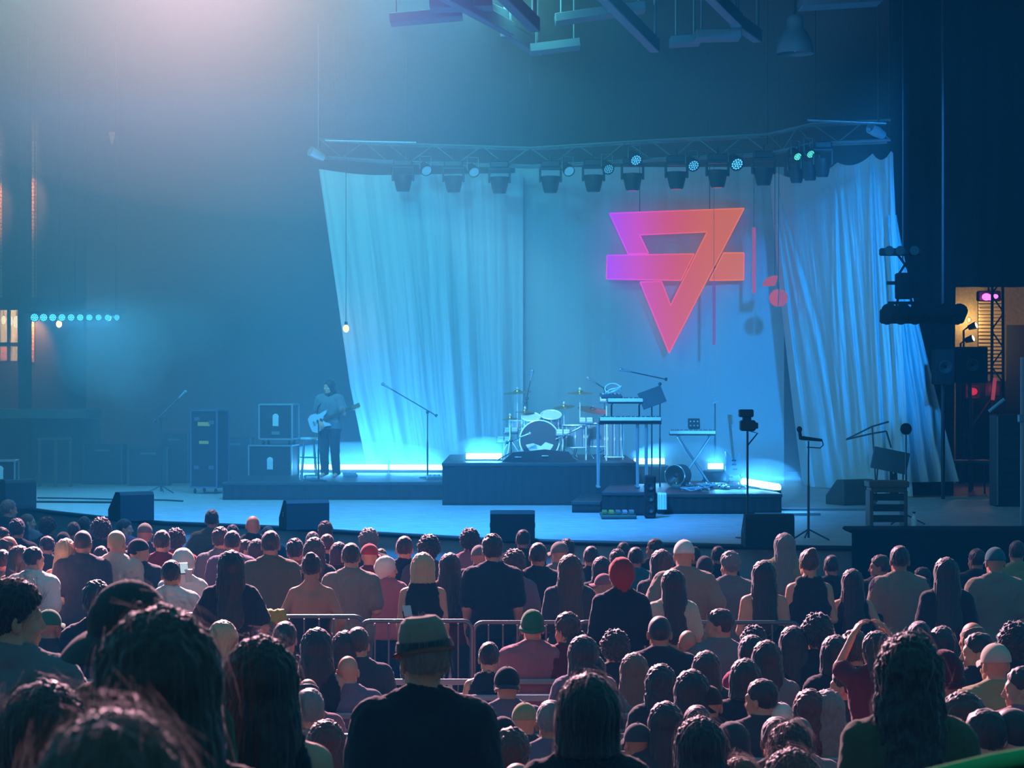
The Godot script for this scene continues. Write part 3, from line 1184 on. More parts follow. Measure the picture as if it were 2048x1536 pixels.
# x y scale pose turn headturn hair top skin | label
const PIT := """
18 998 152 am -10 -40 short:gy tee:char 0 | short grey-haired man against the side fill speaker at the stage corner
56 1027 138 am 0 -70 crop:lb tee:grey 0 | man with pale face turned, just behind the grey-haired man by the corner speaker
34 1036 161 bm 0 0 tousled:bk sleeved:black 1 | person with a big dark head of hair below the grey-haired man
96 1033 145 am 0 -25 curly:dk tee:char 1 | curly dark-haired person under the bare strip of stage edge
147 1043 146 bf 0 20 short:br tee:black 1 | brown-haired person in dark top behind the man with the shaved head
169 1032 143 am 0 0 short:dk tee:black 1 | short dark-haired person peeping above the shaved man in grey
203 1034 170 bm 0 0 curly:bk tee:black 2 | person with a wide black afro in front of the first speaker wedge
250 1037 140 am 0 -85 short:dk tee:pink 0 | man in profile with pale pink face below the first wedge
290 1044 164 am 0 0 cap:gy tee:char 0 | person in a grey cap near the foot of the first wedge
18 1072 170 am 0 -60 fringe:br tee:lilac 0 | balding man with pink scalp, head turned, by the frame edge
40 1090 194 bf 0 -20 long:br tank:pink 0 | brown-haired woman with bare shoulders beside the white-sleeved spectator
68 1092 198 am -10 -30 short:dk tee:white 0 | dark-haired spectator with a bright white short sleeve and bare arm
93 1071 156 bm 0 50 short:dk sleeved:char 0 | pale-faced spectator looking back, between curly head and blonde woman
127 1063 147 am 0 0 beanie:black tee:black 1 | person in a dark knit hat behind the long-haired blonde woman
132 1076 199 bf 0 0 long:bl tank:cream 0 | blonde woman with long straight hair and bare shoulders, beside shaved man
166 1060 212 am 0 0 crop:br tee:char 1 | man with shaved head in a charcoal tee next to the blonde woman
234 1060 207 am -14 0 crop:bl tee:cream 0 | broad man with pale cropped hair in a cream tee leaning aside
202 1091 166 bm 0 0 short:bk tee:black 1 | dark head wedged between the shaved man and the man in cream
278 1075 195 am 0 -55 back_cap:black tee:char 0 | man in a black backward cap behind the cream tee
4 1053 152 am 0 -80 short:br tee:red 0 | pale face cut by the frame edge below the corner speaker
5 1098 184 am 0 0 short:dk tee:grey 0 | grey-shirted person half out of frame beside the balding man
424 1018 161 cm 0 0 short:bk tee:olive 1 | tall man in an olive tee whose head stands against the lit stage
506 1031 164 bm 0 0 bald tee:black 0 | bald man with a bright scalp beside the second speaker wedge
536 1051 138 am 0 0 short:rd tee:black 1 | small reddish head just under the second wedge's near corner
465 1048 147 am 0 0 short:bk tee:char 1 | dark head behind the two men in pale shirts
441 1053 179 am 5 0 tousled:br tee:grey 0 | brown-haired man in a pale grey shirt behind the pink-shirted man
465 1060 184 am -5 0 short:dk tee:lilac 0 | dark-haired man in a pale lilac shirt above the woman in black
492 1078 161 bm 0 -80 short:br tee:pink 0 | spectator in profile between lilac shirt and grey-green tee
514 1077 165 bf 0 0 bob:bk tee:black 1 | dark bobbed head in the gap left of the grey-green tee
324 1059 191 am 0 0 short:dk tee:maroon 0 | dark-haired man in maroon and pale shirt, before the white hood
352 1056 167 am 0 0 curly:dk tee:red 1 | dark fluffy head behind the maroon-shirted man
366 1094 218 bf 10 0 scarf:white sleeved:white 0 | person with a white hood over the head, bright in the crowd
343 1119 223 bm -8 0 short:bk tee:white 1 | black-haired man in a white tee below the white hood
463 1100 250 cf 0 0 long:bk tee:black 1 | woman in black with long black hair and elbows out
541 1060 213 am 8 0 short:dk tee:olive 1 | man with short hair in a grey-green tee, back to camera
590 1076 177 am 0 0 tousled:dk tee:orange 0 | dark-haired man in an orange-red tee
625 1062 152 am 0 0 short:gy tee:grey 0 | grey head behind the woman with long brown hair
651 1041 156 am 0 0 tousled:br tee:char 1 | brown-haired man whose head overlaps the second wedge
629 1073 194 bf 0 0 wavy:br sleeved:black 0 | woman with wavy brown hair above the bare-backed woman
654 1067 170 am 0 0 short:rd tee:black 0 | red-brown head just behind the wavy-haired woman
623 1102 223 cf 0 0 bun:bk lowback:black 1 | woman with tied-up hair and a bare back beside the tan shirt
678 1083 167 bf 0 0 bob:bk tee:black 1 | dark bobbed head squeezed behind the big tan-shirted man
702 1085 212 bm 0 0 short:br tee:tan 0 | big man in a tan tee with lit shoulders at the barrier
738 1056 173 bm 0 0 curly:gy tee:char 0 | frizzy grey head rimmed in blue light against the stage edge
740 1085 184 bf 0 -25 cap:red tee:maroon 0 | person in a red cap and maroon top next to the tan shirt
762 1096 143 bm 0 0 short:lb tee:pink 0 | small fair head right behind the red cap
774 1110 184 bf 0 -70 scarf:white tee:pink 0 | person in a white head wrap and pink top by the navy tee
809 1071 195 am 0 0 short:dk tee:navy 0 | dark-haired man in a navy tee behind the blonde in the vest
858 1069 195 am 0 0 curly:bk tee:char 1 | round black head of hair just above the blonde in the vest
846 1104 225 af 0 0 bob:bl tank:black 0 | blonde woman in a black crossed-strap vest at the barrier
940 1056 175 am 0 0 curly:dk tee:pink 1 | dark curly head standing out against the third wedge's left side
958 1088 175 bm 0 0 cap:gy tee:char 0 | person in a pale grey cap half behind the tall man in black
900 1105 199 bf 0 0 long:dk tee:maroon 0 | woman with long dark hair in maroon between blonde and black tee
985 1067 223 am 0 0 tousled:dk tee:black 0 | tall tousle-haired man in a black tee below the third wedge
1046 1058 164 am 0 0 short:bk tee:black 1 | very dark head in front of the third wedge itself
1029 1098 194 bf 0 0 curly:br tee:lilac 0 | frizzy brown-haired woman in a pale wide-necked top below the third wedge
1076 1084 204 am 0 0 short:dk tee:black 1 | dark-haired man in black just past the third wedge
1118 1081 186 am 0 35 cap:gy tee:grey 0 | person in a grey cap with pink bill showing at the side
1134 1077 167 am 0 0 tousled:bk tee:black 1 | black head right behind the grey and pink cap
1140 1108 225 bf 0 0 long:br sleeved:char 0 | woman with long straight brown hair and charcoal sleeves
1182 1091 175 am 0 0 short:bk tee:black 1 | dark round head beyond the long-haired woman in charcoal
1203 1112 179 bf 0 0 bob:bk tee:black 1 | black bob behind the pink cap and red head wrap
1235 1097 166 am 0 0 tousled:br tee:char 0 | brown fuzzy head just over the red head wrap
1242 1112 254 bf 0 15 scarf:red sleeved:black 0 | person in a red head wrap and black top
1271 1093 177 am 0 0 short:bk tee:teal 1 | dark head with teal tint right of the red head wrap
1247 1083 156 am 0 0 short:dk tee:teal 1 | small dark head at the stage edge above the red head wrap
1206 1145 179 bf 0 60 cap:pink tee:pink 0 | small person in a pink cap looking sideways at the red head wrap
1309 1076 162 am 0 55 short:bk tee:black 1 | dark-haired man with blue light on his face at the stage edge
1323 1098 215 bf 0 0 long:bk sleeved:char 1 | woman with long black hair beside the broad tan tee
1368 1077 232 cm 0 0 cap:white tee:tan 0 | very broad man in a tan tee with a white-topped cap
1409 1111 177 bm 0 0 beanie:char tee:black 1 | person in a grey knit hat over the broad man's shoulder
1436 1091 156 am 0 0 short:bk tee:black 1 | dim dark head between broad man and silver-haired man
1460 1101 198 bm 0 30 tousled:gy tee:grey 0 | silver-haired man in a grey shirt, head turned
1527 1120 225 bf 0 0 long:bk lowback:black 0 | bare-backed woman with long black hair edged in teal light
1345 1138 225 bf 0 15 long:dk tee:cream 0 | dark-haired woman with one cream shoulder, in front of the broad man
1568 1065 198 bm 0 10 long:gy tee:khaki 0 | tall person with long ash hair in a yellow-green tee before the fourth wedge
1618 1093 225 bf 0 10 bun:br tank:black 0 | brown-haired woman with raised bun and bare arms
1663 1109 177 am 0 0 short:bk tee:black 1 | dim dark head below the black platform's corner
1704 1137 199 cf 0 0 long:bk tank:black 0 | black-haired woman with one lit bare arm, below the black platform
1759 1108 184 am 0 70 short:br tee:black 1 | man in profile left of the raglan shirt
1799 1090 223 am 0 0 short:bk tee:tan+sleeves:navy 1 | man in a raglan tee with pale body and dark sleeves
1953 1096 177 am 0 25 short:dk tee:black 1 | dark head with teal-lit cheek beside the turquoise-lit cap
1990 1092 223 am 0 0 cap:teal tee:tan 0 | man in a teal-lit cap and a tan tee
2034 1080 184 am 0 0 short:dk tee:khaki 0 | man in an olive-yellow tee cut off by the frame edge
1892 1114 233 bf 0 0 long:bk tee:black 1 | long black-haired woman in black, left of the teal-lit cap
1843 1133 158 bm 0 75 short:dk tee:black 1 | person glancing aside, face caught by teal light, beyond raglan shirt
1388 1092 152 am 0 0 short:bk tee:black 1 | sliver of a dark head beside the white-topped cap
"""
const SEATS := """
99 1215 262 sm 0 -20 cap:green sleeved:char 1 | person in a dark green cap beneath the white-sleeved spectator
193 1159 232 sf 0 0 tousled:dk tee:black 1 | dark-haired person with grey rim light in front of shaved man
443 1239 262 sf 0 35 bob:bl tee:cream 0 | fair-haired woman with bright crown beside the near long-haired woman
448 1268 232 sm 0 0 cap:gy tee:black 1 | person in a grey cap tucked under the fair-haired woman
570 1244 262 sf 0 0 pony:dk tank:black 0 | dark ponytailed woman above the near woman's crown
634 1254 288 sf 0 0 long:bk tank:black 0 | woman with long sleek black hair right of the ponytail
690 1260 262 sf 0 0 long:dk tee:grey 0 | long-haired woman half behind the short-haired man with lit hair
716 1252 270 sm 0 0 short:br tee:char 0 | short-haired man seated above the bald purple-shirted man
696 1310 250 sm 0 0 bald tee:lilac 0 | bald man with a shining scalp in a muted purple tee
616 1356 262 sm 0 0 fringe:br tee:pink 0 | balding man with a pink crown right of the near dark-haired woman
619 1375 322 sf 0 0 short:gy tee:grey 0 | grey-haired person in a grey shirt below the pink crown
652 1437 335 sf 10 0 wavy:rd sleeved:black 0 | red-brown curly-haired woman left of the man in the hat
1065 1217 242 sm 0 0 beanie:green tee:pink 0 | person in a bright green knit hat and pale pink tee at the barrier
1134 1223 250 sm 0 40 tousled:br tee:maroon 0 | brown-haired spectator looking aside next to the green hat
1150 1258 200 sf 0 0 curly:dk tee:black 1 | dark curly child-sized head between the green hat and the slanting hair
978 1282 230 sf 0 0 short:bk tank:black 0 | slim dark-haired woman by the empty bench rails
1014 1329 290 sm 0 0 back_cap:black tee:lilac 0 | man in a backward black cap with pink-lit ears
1165 1269 290 sf 12 0 long:dk sleeved:lilac 0 | long-haired woman in a mauve top leaning over
1230 1258 250 sm 0 0 curly:dk tee:black 1 | curly dark-haired man in black in front of the barrier's dark end
1049 1401 290 sm 0 0 cap:khaki tee:char 0 | person in a khaki cap below the backward cap
1101 1399 305 sm 0 0 short:gy tee:lilac 1 | grey-rimmed dark head squeezed beside the near bob
1023 1456 385 sf 0 0 tousled:rd tee:maroon 0 | red-brown tousled head at the hat man's elbow
1006 1432 305 sm 0 0 beanie:black tee:black 1 | person in a black knit hat behind the red-brown tousled head
971 1482 390 sm 0 0 short:dk tee:black 1 | dark head against the hat man's sleeve at the bottom
1034 1526 405 sm 0 0 bald tee:char 0 | pink bald crown on the bottom edge beside the near bob
1268 1304 265 sf 0 0 long:lb tank:grey 0 | woman with long straight light brown hair right of the near bob
1319 1230 262 sm 0 0 crop:bk tee:black 1 | man with cropped black hair and black tee below the cream shoulder
1375 1259 232 sm 0 10 bald hooded:teal 0 | bald man in a blue-grey hooded top
1438 1215 225 sm 0 75 short:br tee:grey 0 | man in profile with nose outlined, in a light grey tee
1412 1300 262 sf 0 0 long:br tee:char 0 | brown-haired woman in front of the profile man's grey tee
1322 1325 290 sf 0 0 wavy:bk sleeved:black 1 | wavy black-haired woman in front of the blue-grey hooded top
1383 1337 300 sf 0 0 long:bk tee:black 0 | woman with long black hair under the brown-haired woman
1417 1367 272 sm 0 0 cap:br tee:black 0 | person in a brown cap, uppermost of three stacked heads
1409 1386 292 sm 0 0 cap:black tee:black 0 | person in a black cap just below the brown cap
1394 1409 312 sm 0 0 short:bk tee:black 1 | short black hair just below the black cap
1331 1402 332 sf 0 0 long:dk tee:char 1 | long dark-haired woman left of the three stacked heads
1274 1443 300 sm 0 20 cap:char tee:grey 1 | person in a dark cap with blue-lit rim beside the near bob
1399 1434 452 sf 0 0 long:bk sleeved:black 1 | large black-haired head below the three stacked heads
1466 1440 335 sf 0 -15 scarf:char hooded:char 1 | person with a dark grey hood up
1507 1250 232 sm 0 0 curly:dk tee:black 1 | curly dark head above the magenta shoulder
1502 1268 252 sf 0 20 bob:bk sleeved:mag 1 | dark bobbed person in a magenta top
1533 1279 262 sf 0 0 long:dk tee:grey 0 | long dark-haired woman with pale sleeve right of magenta top
1490 1315 290 sf 0 0 bob:bk tee:black 1 | black bob with a grey-lit edge below the magenta top
1522 1355 280 sm 0 50 short:dk tee:char 0 | dark-haired man turned aside with dim pink cheek
1586 1250 272 sf 0 0 long:bk sleeved:black 1 | sleek black-haired woman beyond the pale-sleeved woman
1634 1225 282 sf 0 0 curly:bk tee:black 1 | big very dark hair above the crowd's dim middle
1671 1268 272 sf 0 0 bob:bk sleeved:black 1 | dark bob right below the big dark hair
1708 1258 272 sm 0 0 tousled:br tee:black 1 | brown tousled head next to the dark bob
1689 1333 282 sm 0 60 short:dk tee:char 0 | man in profile with lit forehead left of the near wavy-haired woman
1654 1376 290 sf 0 10 wavy:gy tee:tan 0 | woman with ash wavy hair in a tan top by the near woman's shoulder
1619 1375 302 sf 0 0 wavy:rd tee:maroon 0 | auburn-haired woman behind the ash wavy hair
1562 1401 282 sm 0 0 cap:white tee:black 1 | person in a dark cap with white rim, below the turned man
1553 1432 322 sm 0 0 short:bk tee:black 1 | dark round head under the white-rimmed cap
1579 1446 468 sf 0 0 tousled:rd sleeved:maroon 0 | large red-brown head with pink-lit parting near the bottom
1597 1432 302 sm 0 0 cap:gy tee:grey 1 | person in a dull grey cap behind the pink-lit parting
1582 1498 555 sf 0 0 long:rd sleeved:black 0 | pink-lit auburn head rising from the bottom edge
1478 1514 440 sf 0 25 short:lb tee:pink 0 | fair-haired child's head at the bottom beside the big black-haired head
1751 1261 270 uf 0 40 long:dk tee:maroon 0 | long-haired woman clapping with both hands raised
1725 1349 282 sf 0 50 bob:br tee:red 0 | brown bob glimpsed beside the near wavy-haired woman's hair
1944 1243 252 sm 0 20 fringe:lb tee:green 0 | balding man in a dark green shirt
1955 1263 272 sm 0 75 short:bk tee:black 0 | dark-haired man in profile with pink chin
1990 1282 290 sm 0 15 cap:cream tee:khaki 0 | man in a cream cap and olive tee
2030 1242 282 sm 0 0 curly:bk tee:black 1 | fluffy dark head at the frame edge above the cream cap
2030 1268 302 sm 0 0 short:bk tee:black 1 | dark head at the frame edge beside the cream cap
1888 1298 402 sf 0 0 beanie:maroon sleeved:maroon 0 | person in a maroon knit hat right of the near wavy-haired woman
1923 1383 402 sm 0 50 tousled:br tee:maroon 0 | brown-haired man turning, below the maroon knit hat
1968 1417 402 sm 0 40 short:dk tee:char 0 | dark-haired man with lit neck left of the man with the ear showing
2021 1417 422 sm 0 45 crop:dk tee:char 0 | close-cropped man with one ear lit, at the frame edge
2044 1330 302 sm 0 75 short:br tee:pink 0 | pink face in profile cut by the frame edge
2019 1527 505 sm 0 0 short:dk tee:black 0 | dark crown under the green fabric edge
157 1348 235 sm 0 0 short:br tee:black 0 | small brown head beside the near man's pale sleeve
1838 1240 250 sm 0 0 short:bk tee:black 1 | dim black head behind the near wavy-haired woman
1884 1250 255 sf 0 0 bob:bk tee:black 1 | dim dark bob left of the green-shirted balding man
1190 1310 255 sm 0 0 short:bk tee:black 1 | black head directly over the near bob's crown
"""
const NEAR := """
30 1157 520 am -8 -55 tousled:bk tee:grey 0 | large near man with tousled black hair in a grey tee, face turned
259 1160 780 am 0 0 short:bk+floppy:char sleeved:olive 1 | near person in a wide drooping dark sun hat
322 1211 1150 af 0 0 long:dk tee:black 0 | large near woman with long dark hair edged in pink light
522 1271 690 af 4 0 long:dk tank:black 0 | near woman with long dark hair and a bare lit shoulder strap
848 1224 535 am 0 12 short:gy+fedora:tan tee:black 0 | near man in a tan fedora and black tee
1175 1346 590 af 0 0 bob:bk sleeved:black 0 | near woman with a thick black chin-length bob
1817 1262 600 af 0 -6 wavy:dk sleeved:olive 0 | near woman with big wavy dark hair in an olive top
90 1360 850 af 0 0 bob:dk tee:black 0 | near dark head with a bright rim beneath the grey tee
222 1414 1900 am 0 0 short:br tee:char 0 | out-of-focus brown crown closest to the camera
"""
# ---------------------------------------------------------------- the place
func build_place() -> void:
	var m: MB
	# ground under the audience, raked up towards the camera
	m = MB.new()
	var gm := grained("concrete", "1c1d20", "34343a", 0.02, Vector3.ONE * 0.5, 0.95, 0.0, 0.4)
	var zs := [-3.0, 0.0, 2.5, 4.5, 6.0, 7.5, 9.5, 12.0, 14.0, 16.5, 19.0, 20.0, 50.0]
	for i in zs.size() - 1:
		var a: float = zs[i]
		var b: float = zs[i + 1]
		m.face([Vector3(-16, ground(a), -a), Vector3(16, ground(a), -a), Vector3(16, ground(b), -b), Vector3(-16, ground(b), -b)], Vector3.UP)
		m.face([Vector3(-16, -0.3, -a), Vector3(-16, ground(a), -a), Vector3(-16, ground(b), -b), Vector3(-16, -0.3, -b)], Vector3.LEFT)
		m.face([Vector3(16, -0.3, -a), Vector3(16, ground(a), -a), Vector3(16, ground(b), -b), Vector3(16, -0.3, -b)], Vector3.RIGHT)
	m.face([Vector3(-16, -0.3, 3), Vector3(16, -0.3, 3), Vector3(16, -0.3, -50), Vector3(-16, -0.3, -50)], Vector3.DOWN)
	m.face([Vector3(-16, -0.3, 3), Vector3(16, -0.3, 3), Vector3(16, 1.75, 3), Vector3(-16, 1.75, 3)], Vector3.BACK)
	struct_("ground", m, gm, "raked dark concrete ground under the audience")
	# stage deck: a rounded lip, deck top at 1.25 m
	var lip := [[-140, 990], [0, 1007], [110, 1021], [230, 1034], [330, 1042], [445, 1046], [560, 1051], [700, 1060], [850, 1068], [980, 1075], [1150, 1080], [1320, 1084], [1490, 1088], [1600, 1090], [1700, 1091], [1900, 1092], [2200, 1093]]
	var poly := PackedVector2Array()
	for q in lip:
		var d = 2.0 * FPX / (q[1] - 768.0)
		poly.append(Vector2((q[0] - 1024.0) * d / FPX, d))
	poly.append(Vector2(13.5, 25.8))
	poly.append(Vector2(13.5, 48.0))
	poly.append(Vector2(-14.0, 48.0))
	m = MB.new()
	m.prism(poly, 1.25, Transform3D(Basis(Vector3.RIGHT, Vector3(0, 0, -1), Vector3.UP), Vector3(0, 0.625, 0)))
	struct_("floor", m, grained("stage_deck", "8d9396", "a5abae", 0.015, Vector3(0.5, 0.5, 0.5), 0.55, 0.0, 0.15), "smooth grey stage floor with a rounded front edge")
	m = MB.new()
	var edge := []
	for i in poly.size() - 3:
		edge.append(Vector3(poly[i].x, 1.215, -poly[i].y + 0.02))
	m.tube(edge, 0.035, 6)
	struct_("trim_1", m, mt("101214", 0.6), "black rounded nosing along the front of the stage")
	# the shell: back, sides, roof
	var shell := grained("shell_paint", "23292c", "2f3639", 0.03, Vector3.ONE * 0.3, 0.9)
	m = MB.new()
	m.box(Vector3(-0.2, 5.5, -48.2), Vector3(29, 11.5, 0.4))
	struct_("wall_back", m, shell, "dark back wall of the stage shell")
	m = MB.new()
	m.box(Vector3(-14.2, 5.5, -38), Vector3(0.4, 11.5, 20.8))
	struct_("wall_left", m, shell, "dark side wall of the stage shell beyond the building front")
	m = MB.new()
	m.box(Vector3(13.7, 5.5, -37.0), Vector3(0.4, 11.5, 23.0))
	struct_("wall_right", m, mt("0c0e11", 0.95), "black side wall of the stage shell")
	m = MB.new()
	m.box(Vector3(-0.2, 10.35, -37.2), Vector3(28.4, 0.3, 22.6))
	var roof := struct_("ceiling", m, shell, "dark roof of the stage with crossing steel beams")
	# steel beams under the roof: each runs from one pixel to another at its own height
	var beam_m := mt("5f6c74", 0.5, 0.2)
	for b in [[860, -30, 1020, 58, 30.0, 34.0], [1010, 60, 1075, 100, 34.0, 36.5], [1180, -40, 1310, 92, 29.0, 34.0], [1405, -30, 1475, 40, 30.0, 32.5], [1470, 40, 1515, 72, 32.5, 34.5], [1000, -20, 1070, 50, 29.0, 32.0], [975, 20, 1065, 60, 33.0, 36.0]]:
		var q := MB.new()
		var p0 := at(b[0], b[1], b[4])
		var p1 := at(b[2], b[3], b[5])
		var y := minf(p0.y, p1.y)
		p0.y = 10.2
		p1.y = 10.2
		p0 = Vector3((b[0] - 1024.0) * b[4] / FPX, EYE - (b[1] - 768.0) * b[4] / FPX, -b[4])
		p1 = Vector3((b[2] - 1024.0) * b[5] / FPX, EYE - (b[3] - 768.0) * b[5] / FPX, -b[5])
		var dir := (p1 - p0).normalized()
		var bx := dir.cross(Vector3.UP).normalized()
		var bs := Basis(bx, dir.cross(bx) * -1.0, dir)
		q.box((p0 + p1) * 0.5, Vector3(0.16, 0.22, p0.distance_to(p1)), bs.orthonormalized(), 0.01)
		q.tube([p0, Vector3(p0.x, 10.22, p0.z)], 0.03, 6)
		q.tube([p1, Vector3(p1.x, 10.22, p1.z)], 0.03, 6)
		put("roof_beam", q, beam_m, roof)
	for b in [[860, 12, 985, 8, 32.0], [1060, 100, 1160, 88, 35.0], [1110, 40, 1290, 14, 34.0], [1390, 72, 1480, 70, 33.0], [1600, 8, 1760, -2, 31.0], [780, 40, 925, 28, 33.0], [1340, 84, 1400, 80, 35.0]]:
		var q := MB.new()
		var p0 := at(b[0], b[1], b[4])
		var p1 := at(b[2], b[3], b[4])
		q.box((p0 + p1) * 0.5, Vector3(p0.distance_to(p1), 0.14, 0.5), Basis(Vector3(0, 0, 1), (p1 - p0).angle_to(Vector3.RIGHT) * signf((p1 - p0).y)), 0.01)
		q.tube([p0 + Vector3(0.1, 0, 0), Vector3(p0.x + 0.1, 10.22, p0.z)], 0.02, 6)
		q.tube([p1 - Vector3(0.1, 0, 0), Vector3(p1.x - 0.1, 10.22, p1.z)], 0.02, 6)
		put("cross_beam", q, beam_m, roof)
	# black masking drape at the stage's far right, with an opening below it
	m = MB.new()
	m.sheet(func(u, v):
		var x := lerpf(6.75, 13.4, u)
		return Vector3(x, lerpf(10.15, 4.98 if x > 7.9 else 1.26, v), -37.5 + 0.06 * sin(u * 90.0) + 0.03 * sin(u * 37.0)), 160, 6, 0.02)
	struct_("wall_drape", m, mt("0d1013", 0.95, 0.0, 0.2), "tall black masking drape at the far side of the stage")
	build_left()
	build_right()

func lit_column(x: float, y0: float, y1: float, w: float, d: float, label: String) -> void:
	var o := thing("brick_column", label, "column", at(x, y1, d))
	var k := d / FPX
	var H := (y1 - y0) * k
	var W := w * k
	var m := MB.new()
	m.box(Vector3(0, H * 0.5, 0), Vector3(W * 0.92, H, 0.3))
	put("core", m, mt("5a4434", 0.95), o)
	m = MB.new()
	var n := int(H / 0.075)
	for i in n:
		var off := 0.25 if i % 2 == 0 else 0.0
		var x0 := -W * 0.5
		while x0 < W * 0.5 - 0.01:
			var x1 := minf(x0 + (0.2 if x0 > -W * 0.5 or off == 0.0 else 0.1), W * 0.5)
			m.box(Vector3((x0 + x1) * 0.5, (i + 0.5) * H / n, 0.16), Vector3(x1 - x0 - 0.01, H / n - 0.012, 0.05))
			x0 = x1
	put("brick", m, grained("brick", "8a5f43", "b58a63", 0.05, Vector3(3, 3, 3), 0.95), o).set_meta("kind", "stuff")

func build_left() -> void:
	var m: MB
	# the lit two-storey building front at the side, behind a dark pillar
	m = MB.new()
	var d := 43.0
	var k := d / FPX
	var a := at(-60, 1000, d)
	for q in [[-60, 170, -60, 280], [8, 62, 280, 618], [77, 170, 280, 618], [-60, 170, 596, 618], [-60, 170, 725, 960], [-60, -2, 618, 725], [40, 60, 618, 725], [74, 170, 618, 725]]:
		var p0 := at(q[0], q[2], d)
		var p1 := at(q[1], q[3], d)
		m.box((p0 + p1) * 0.5, Vector3(p1.x - p0.x, p0.y - p1.y, 0.3))
	struct_("wall_building", m, grained("render", "1c2023", "26292c", 0.03, Vector3.ONE, 0.9), "dim plastered building front at the side of the stage")
	m = MB.new()
	m.box(at(50, 480, d - 1.2) , Vector3(0.2, 9.6, 0.3), Basis.IDENTITY, 0.02)
	var pp := at(50, 480, d - 1.2)
	m.v.clear(); m.n.clear(); m.uv.clear(); m.idx.clear()
	m.box(Vector3(pp.x, 5.7, pp.z), Vector3(0.21, 8.9, 0.3), Basis.IDENTITY, 0.02)
	struct_("trim_2", m, mt("14181b", 0.7), "slim dark steel pillar in front of the lit windows")
	lit_column(69, 283, 596, 15, d, "brick column right of the slim pillar, glowing warm from a lamp at its head")
	lit_column(1, 300, 596, 15, d, "brick column cut by the frame edge, lit warm from above")
	lit_column(66, 640, 725, 13, d, "short bright orange brick column under the row of blue lamps")
	# windows: warm rooms behind glass
	for q in [[-2, 40, 618, 688, "window_1"], [-2, 40, 690, 725, "window_2"]]:
		var p0 := at(q[0], q[2], d)
		var p1 := at(q[1], q[3], d)
		var c := (p0 + p1) * 0.5
		var fr := MB.new()
		for x in [p0.x, c.x, p1.x]:
			fr.box(Vector3(x, c.y, c.z + 0.05), Vector3(0.05, p0.y - p1.y, 0.12))
		for y in [p0.y, p1.y]:
			fr.box(Vector3(c.x, y, c.z + 0.05), Vector3(p1.x - p0.x, 0.06, 0.12))
		var w := struct_(q[4], fr, mt("16181b", 0.5), "window of the lit building beside the slim pillar")
		var gl := StandardMaterial3D.new()
		gl.resource_name = "window_glass"
		gl.transparency = BaseMaterial3D.TRANSPARENCY_ALPHA
		gl.albedo_color = Color(0.9, 0.95, 1.0, 0.08)
		gl.roughness = 0.05
		var g := MB.new()
		g.box(c + Vector3(0, 0, 0.03), Vector3(p1.x - p0.x, p0.y - p1.y, 0.012))
		put("pane", g, gl, w)
	m = MB.new()
	for q in [[-2, 44, 610, 730]]:
		var p0 := at(q[0] - 20, q[2], d + 1.6)
		var p1 := at(q[1] + 10, q[3], d + 1.6)
		m.box((p0 + p1) * 0.5, Vector3(p1.x - p0.x, p0.y - p1.y, 0.1))
	struct_("wall_room", m, grained("room", "9a8468", "c7b294", 0.04, Vector3.ONE * 2.0, 0.9), "pale inner wall of the lit room behind the windows")
	m = MB.new()
	m.box(at(10, 606, d + 0.9), Vector3(1.2, 0.06, 1.4))
	struct_("ceiling_room", m, mt("8f8068", 0.9), "pale ceiling of the lit room behind the windows")
	for q in [[20, 642, 0.085], [33, 644, 0.10], [7, 640, 0.07]]:
		var o := thing("globe_lamp", "warm white globe lamp in the upper window, %s" % ["second from the pillar", "largest and nearest the pillar", "farthest from the pillar"][[20, 33, 7].find(q[0])], "lamp", at(q[0], q[1], d + 0.7))
		m = MB.new()
		m.ball(Vector3.ZERO, Vector3(0.7, 1.3, 0.7) * q[2])
		put("globe", m, glow("ffe6b0", 1.6), o)
		m = MB.new()
		m.tube([Vector3(0, q[2] * 1.2, 0), Vector3(0, at(0, 605, d + 0.7).y - o.position.y, 0)], 0.012, 6)
		put("stem", m, mt("1a1a1a"), o)
		lamp_omni("globe_lamp_bulb", at(q[0], q[1], d + 0.7), "ffd9a0", 0.7, 0.05)
	var o := thing("wall_picture", "pinkish flower picture low behind the lower window", "picture", at(6, 708, d + 1.5))
	m = MB.new()
	for i in 6:
		var t := TAU * i / 6
		m.ball(Vector3(cos(t) * 0.09, sin(t) * 0.09, 0.02), Vector3(0.075, 0.075, 0.012))
	put("petals", m, mt("c8705a", 0.8), o)
	m = MB.new()
	m.box(Vector3.ZERO, Vector3(0.38, 0.36, 0.02))
	put("panel", m, mt("8d6f63", 0.8), o)
	lamp_spot("column_uplight", at(69, 235, d - 1.0), at(69, 420, d - 0.1), "ffb070", 26.0, 9)
	lamp_spot("column_uplight", at(1, 250, d - 1.0), at(1, 430, d - 0.1), "ffb070", 22.0, 9)
	lamp_spot("column_uplight", at(66, 628, d - 0.5), at(66, 700, d), "ffa050", 6.0, 40)
	for q in [[133, 280, 5], [155, 290, 8], [224, 275, 7]]:
		var w := thing("column_top_glow", "distant lit column top, built as a glowing shade, %s" % ["smallest of three", "middle of three", "nearest the curtain of three"][[133, 155, 224].find(q[0])], "lamp", at(q[0], q[1], 46.5))
		m = MB.new()
		m.lathe([Vector2(0, -0.14), Vector2(0.02, -0.14), Vector2(q[2] * 0.011, 0.12), Vector2(0, 0.12)], Transform3D.IDENTITY, 12)
		put("shade", m, glow("c9a48c", 0.22), w)  # the glow stands in for distant lit columns, not a lamp
		m = MB.new()
		m.box(Vector3(0, 0.02, -0.12), Vector3(0.05, 0.12, 0.16))
		put("bracket", m, mt("202020"), w)
	# raised side deck with a pale edge, and what stands under it
	m = MB.new()
	var p := at(85, 818, 41.2)
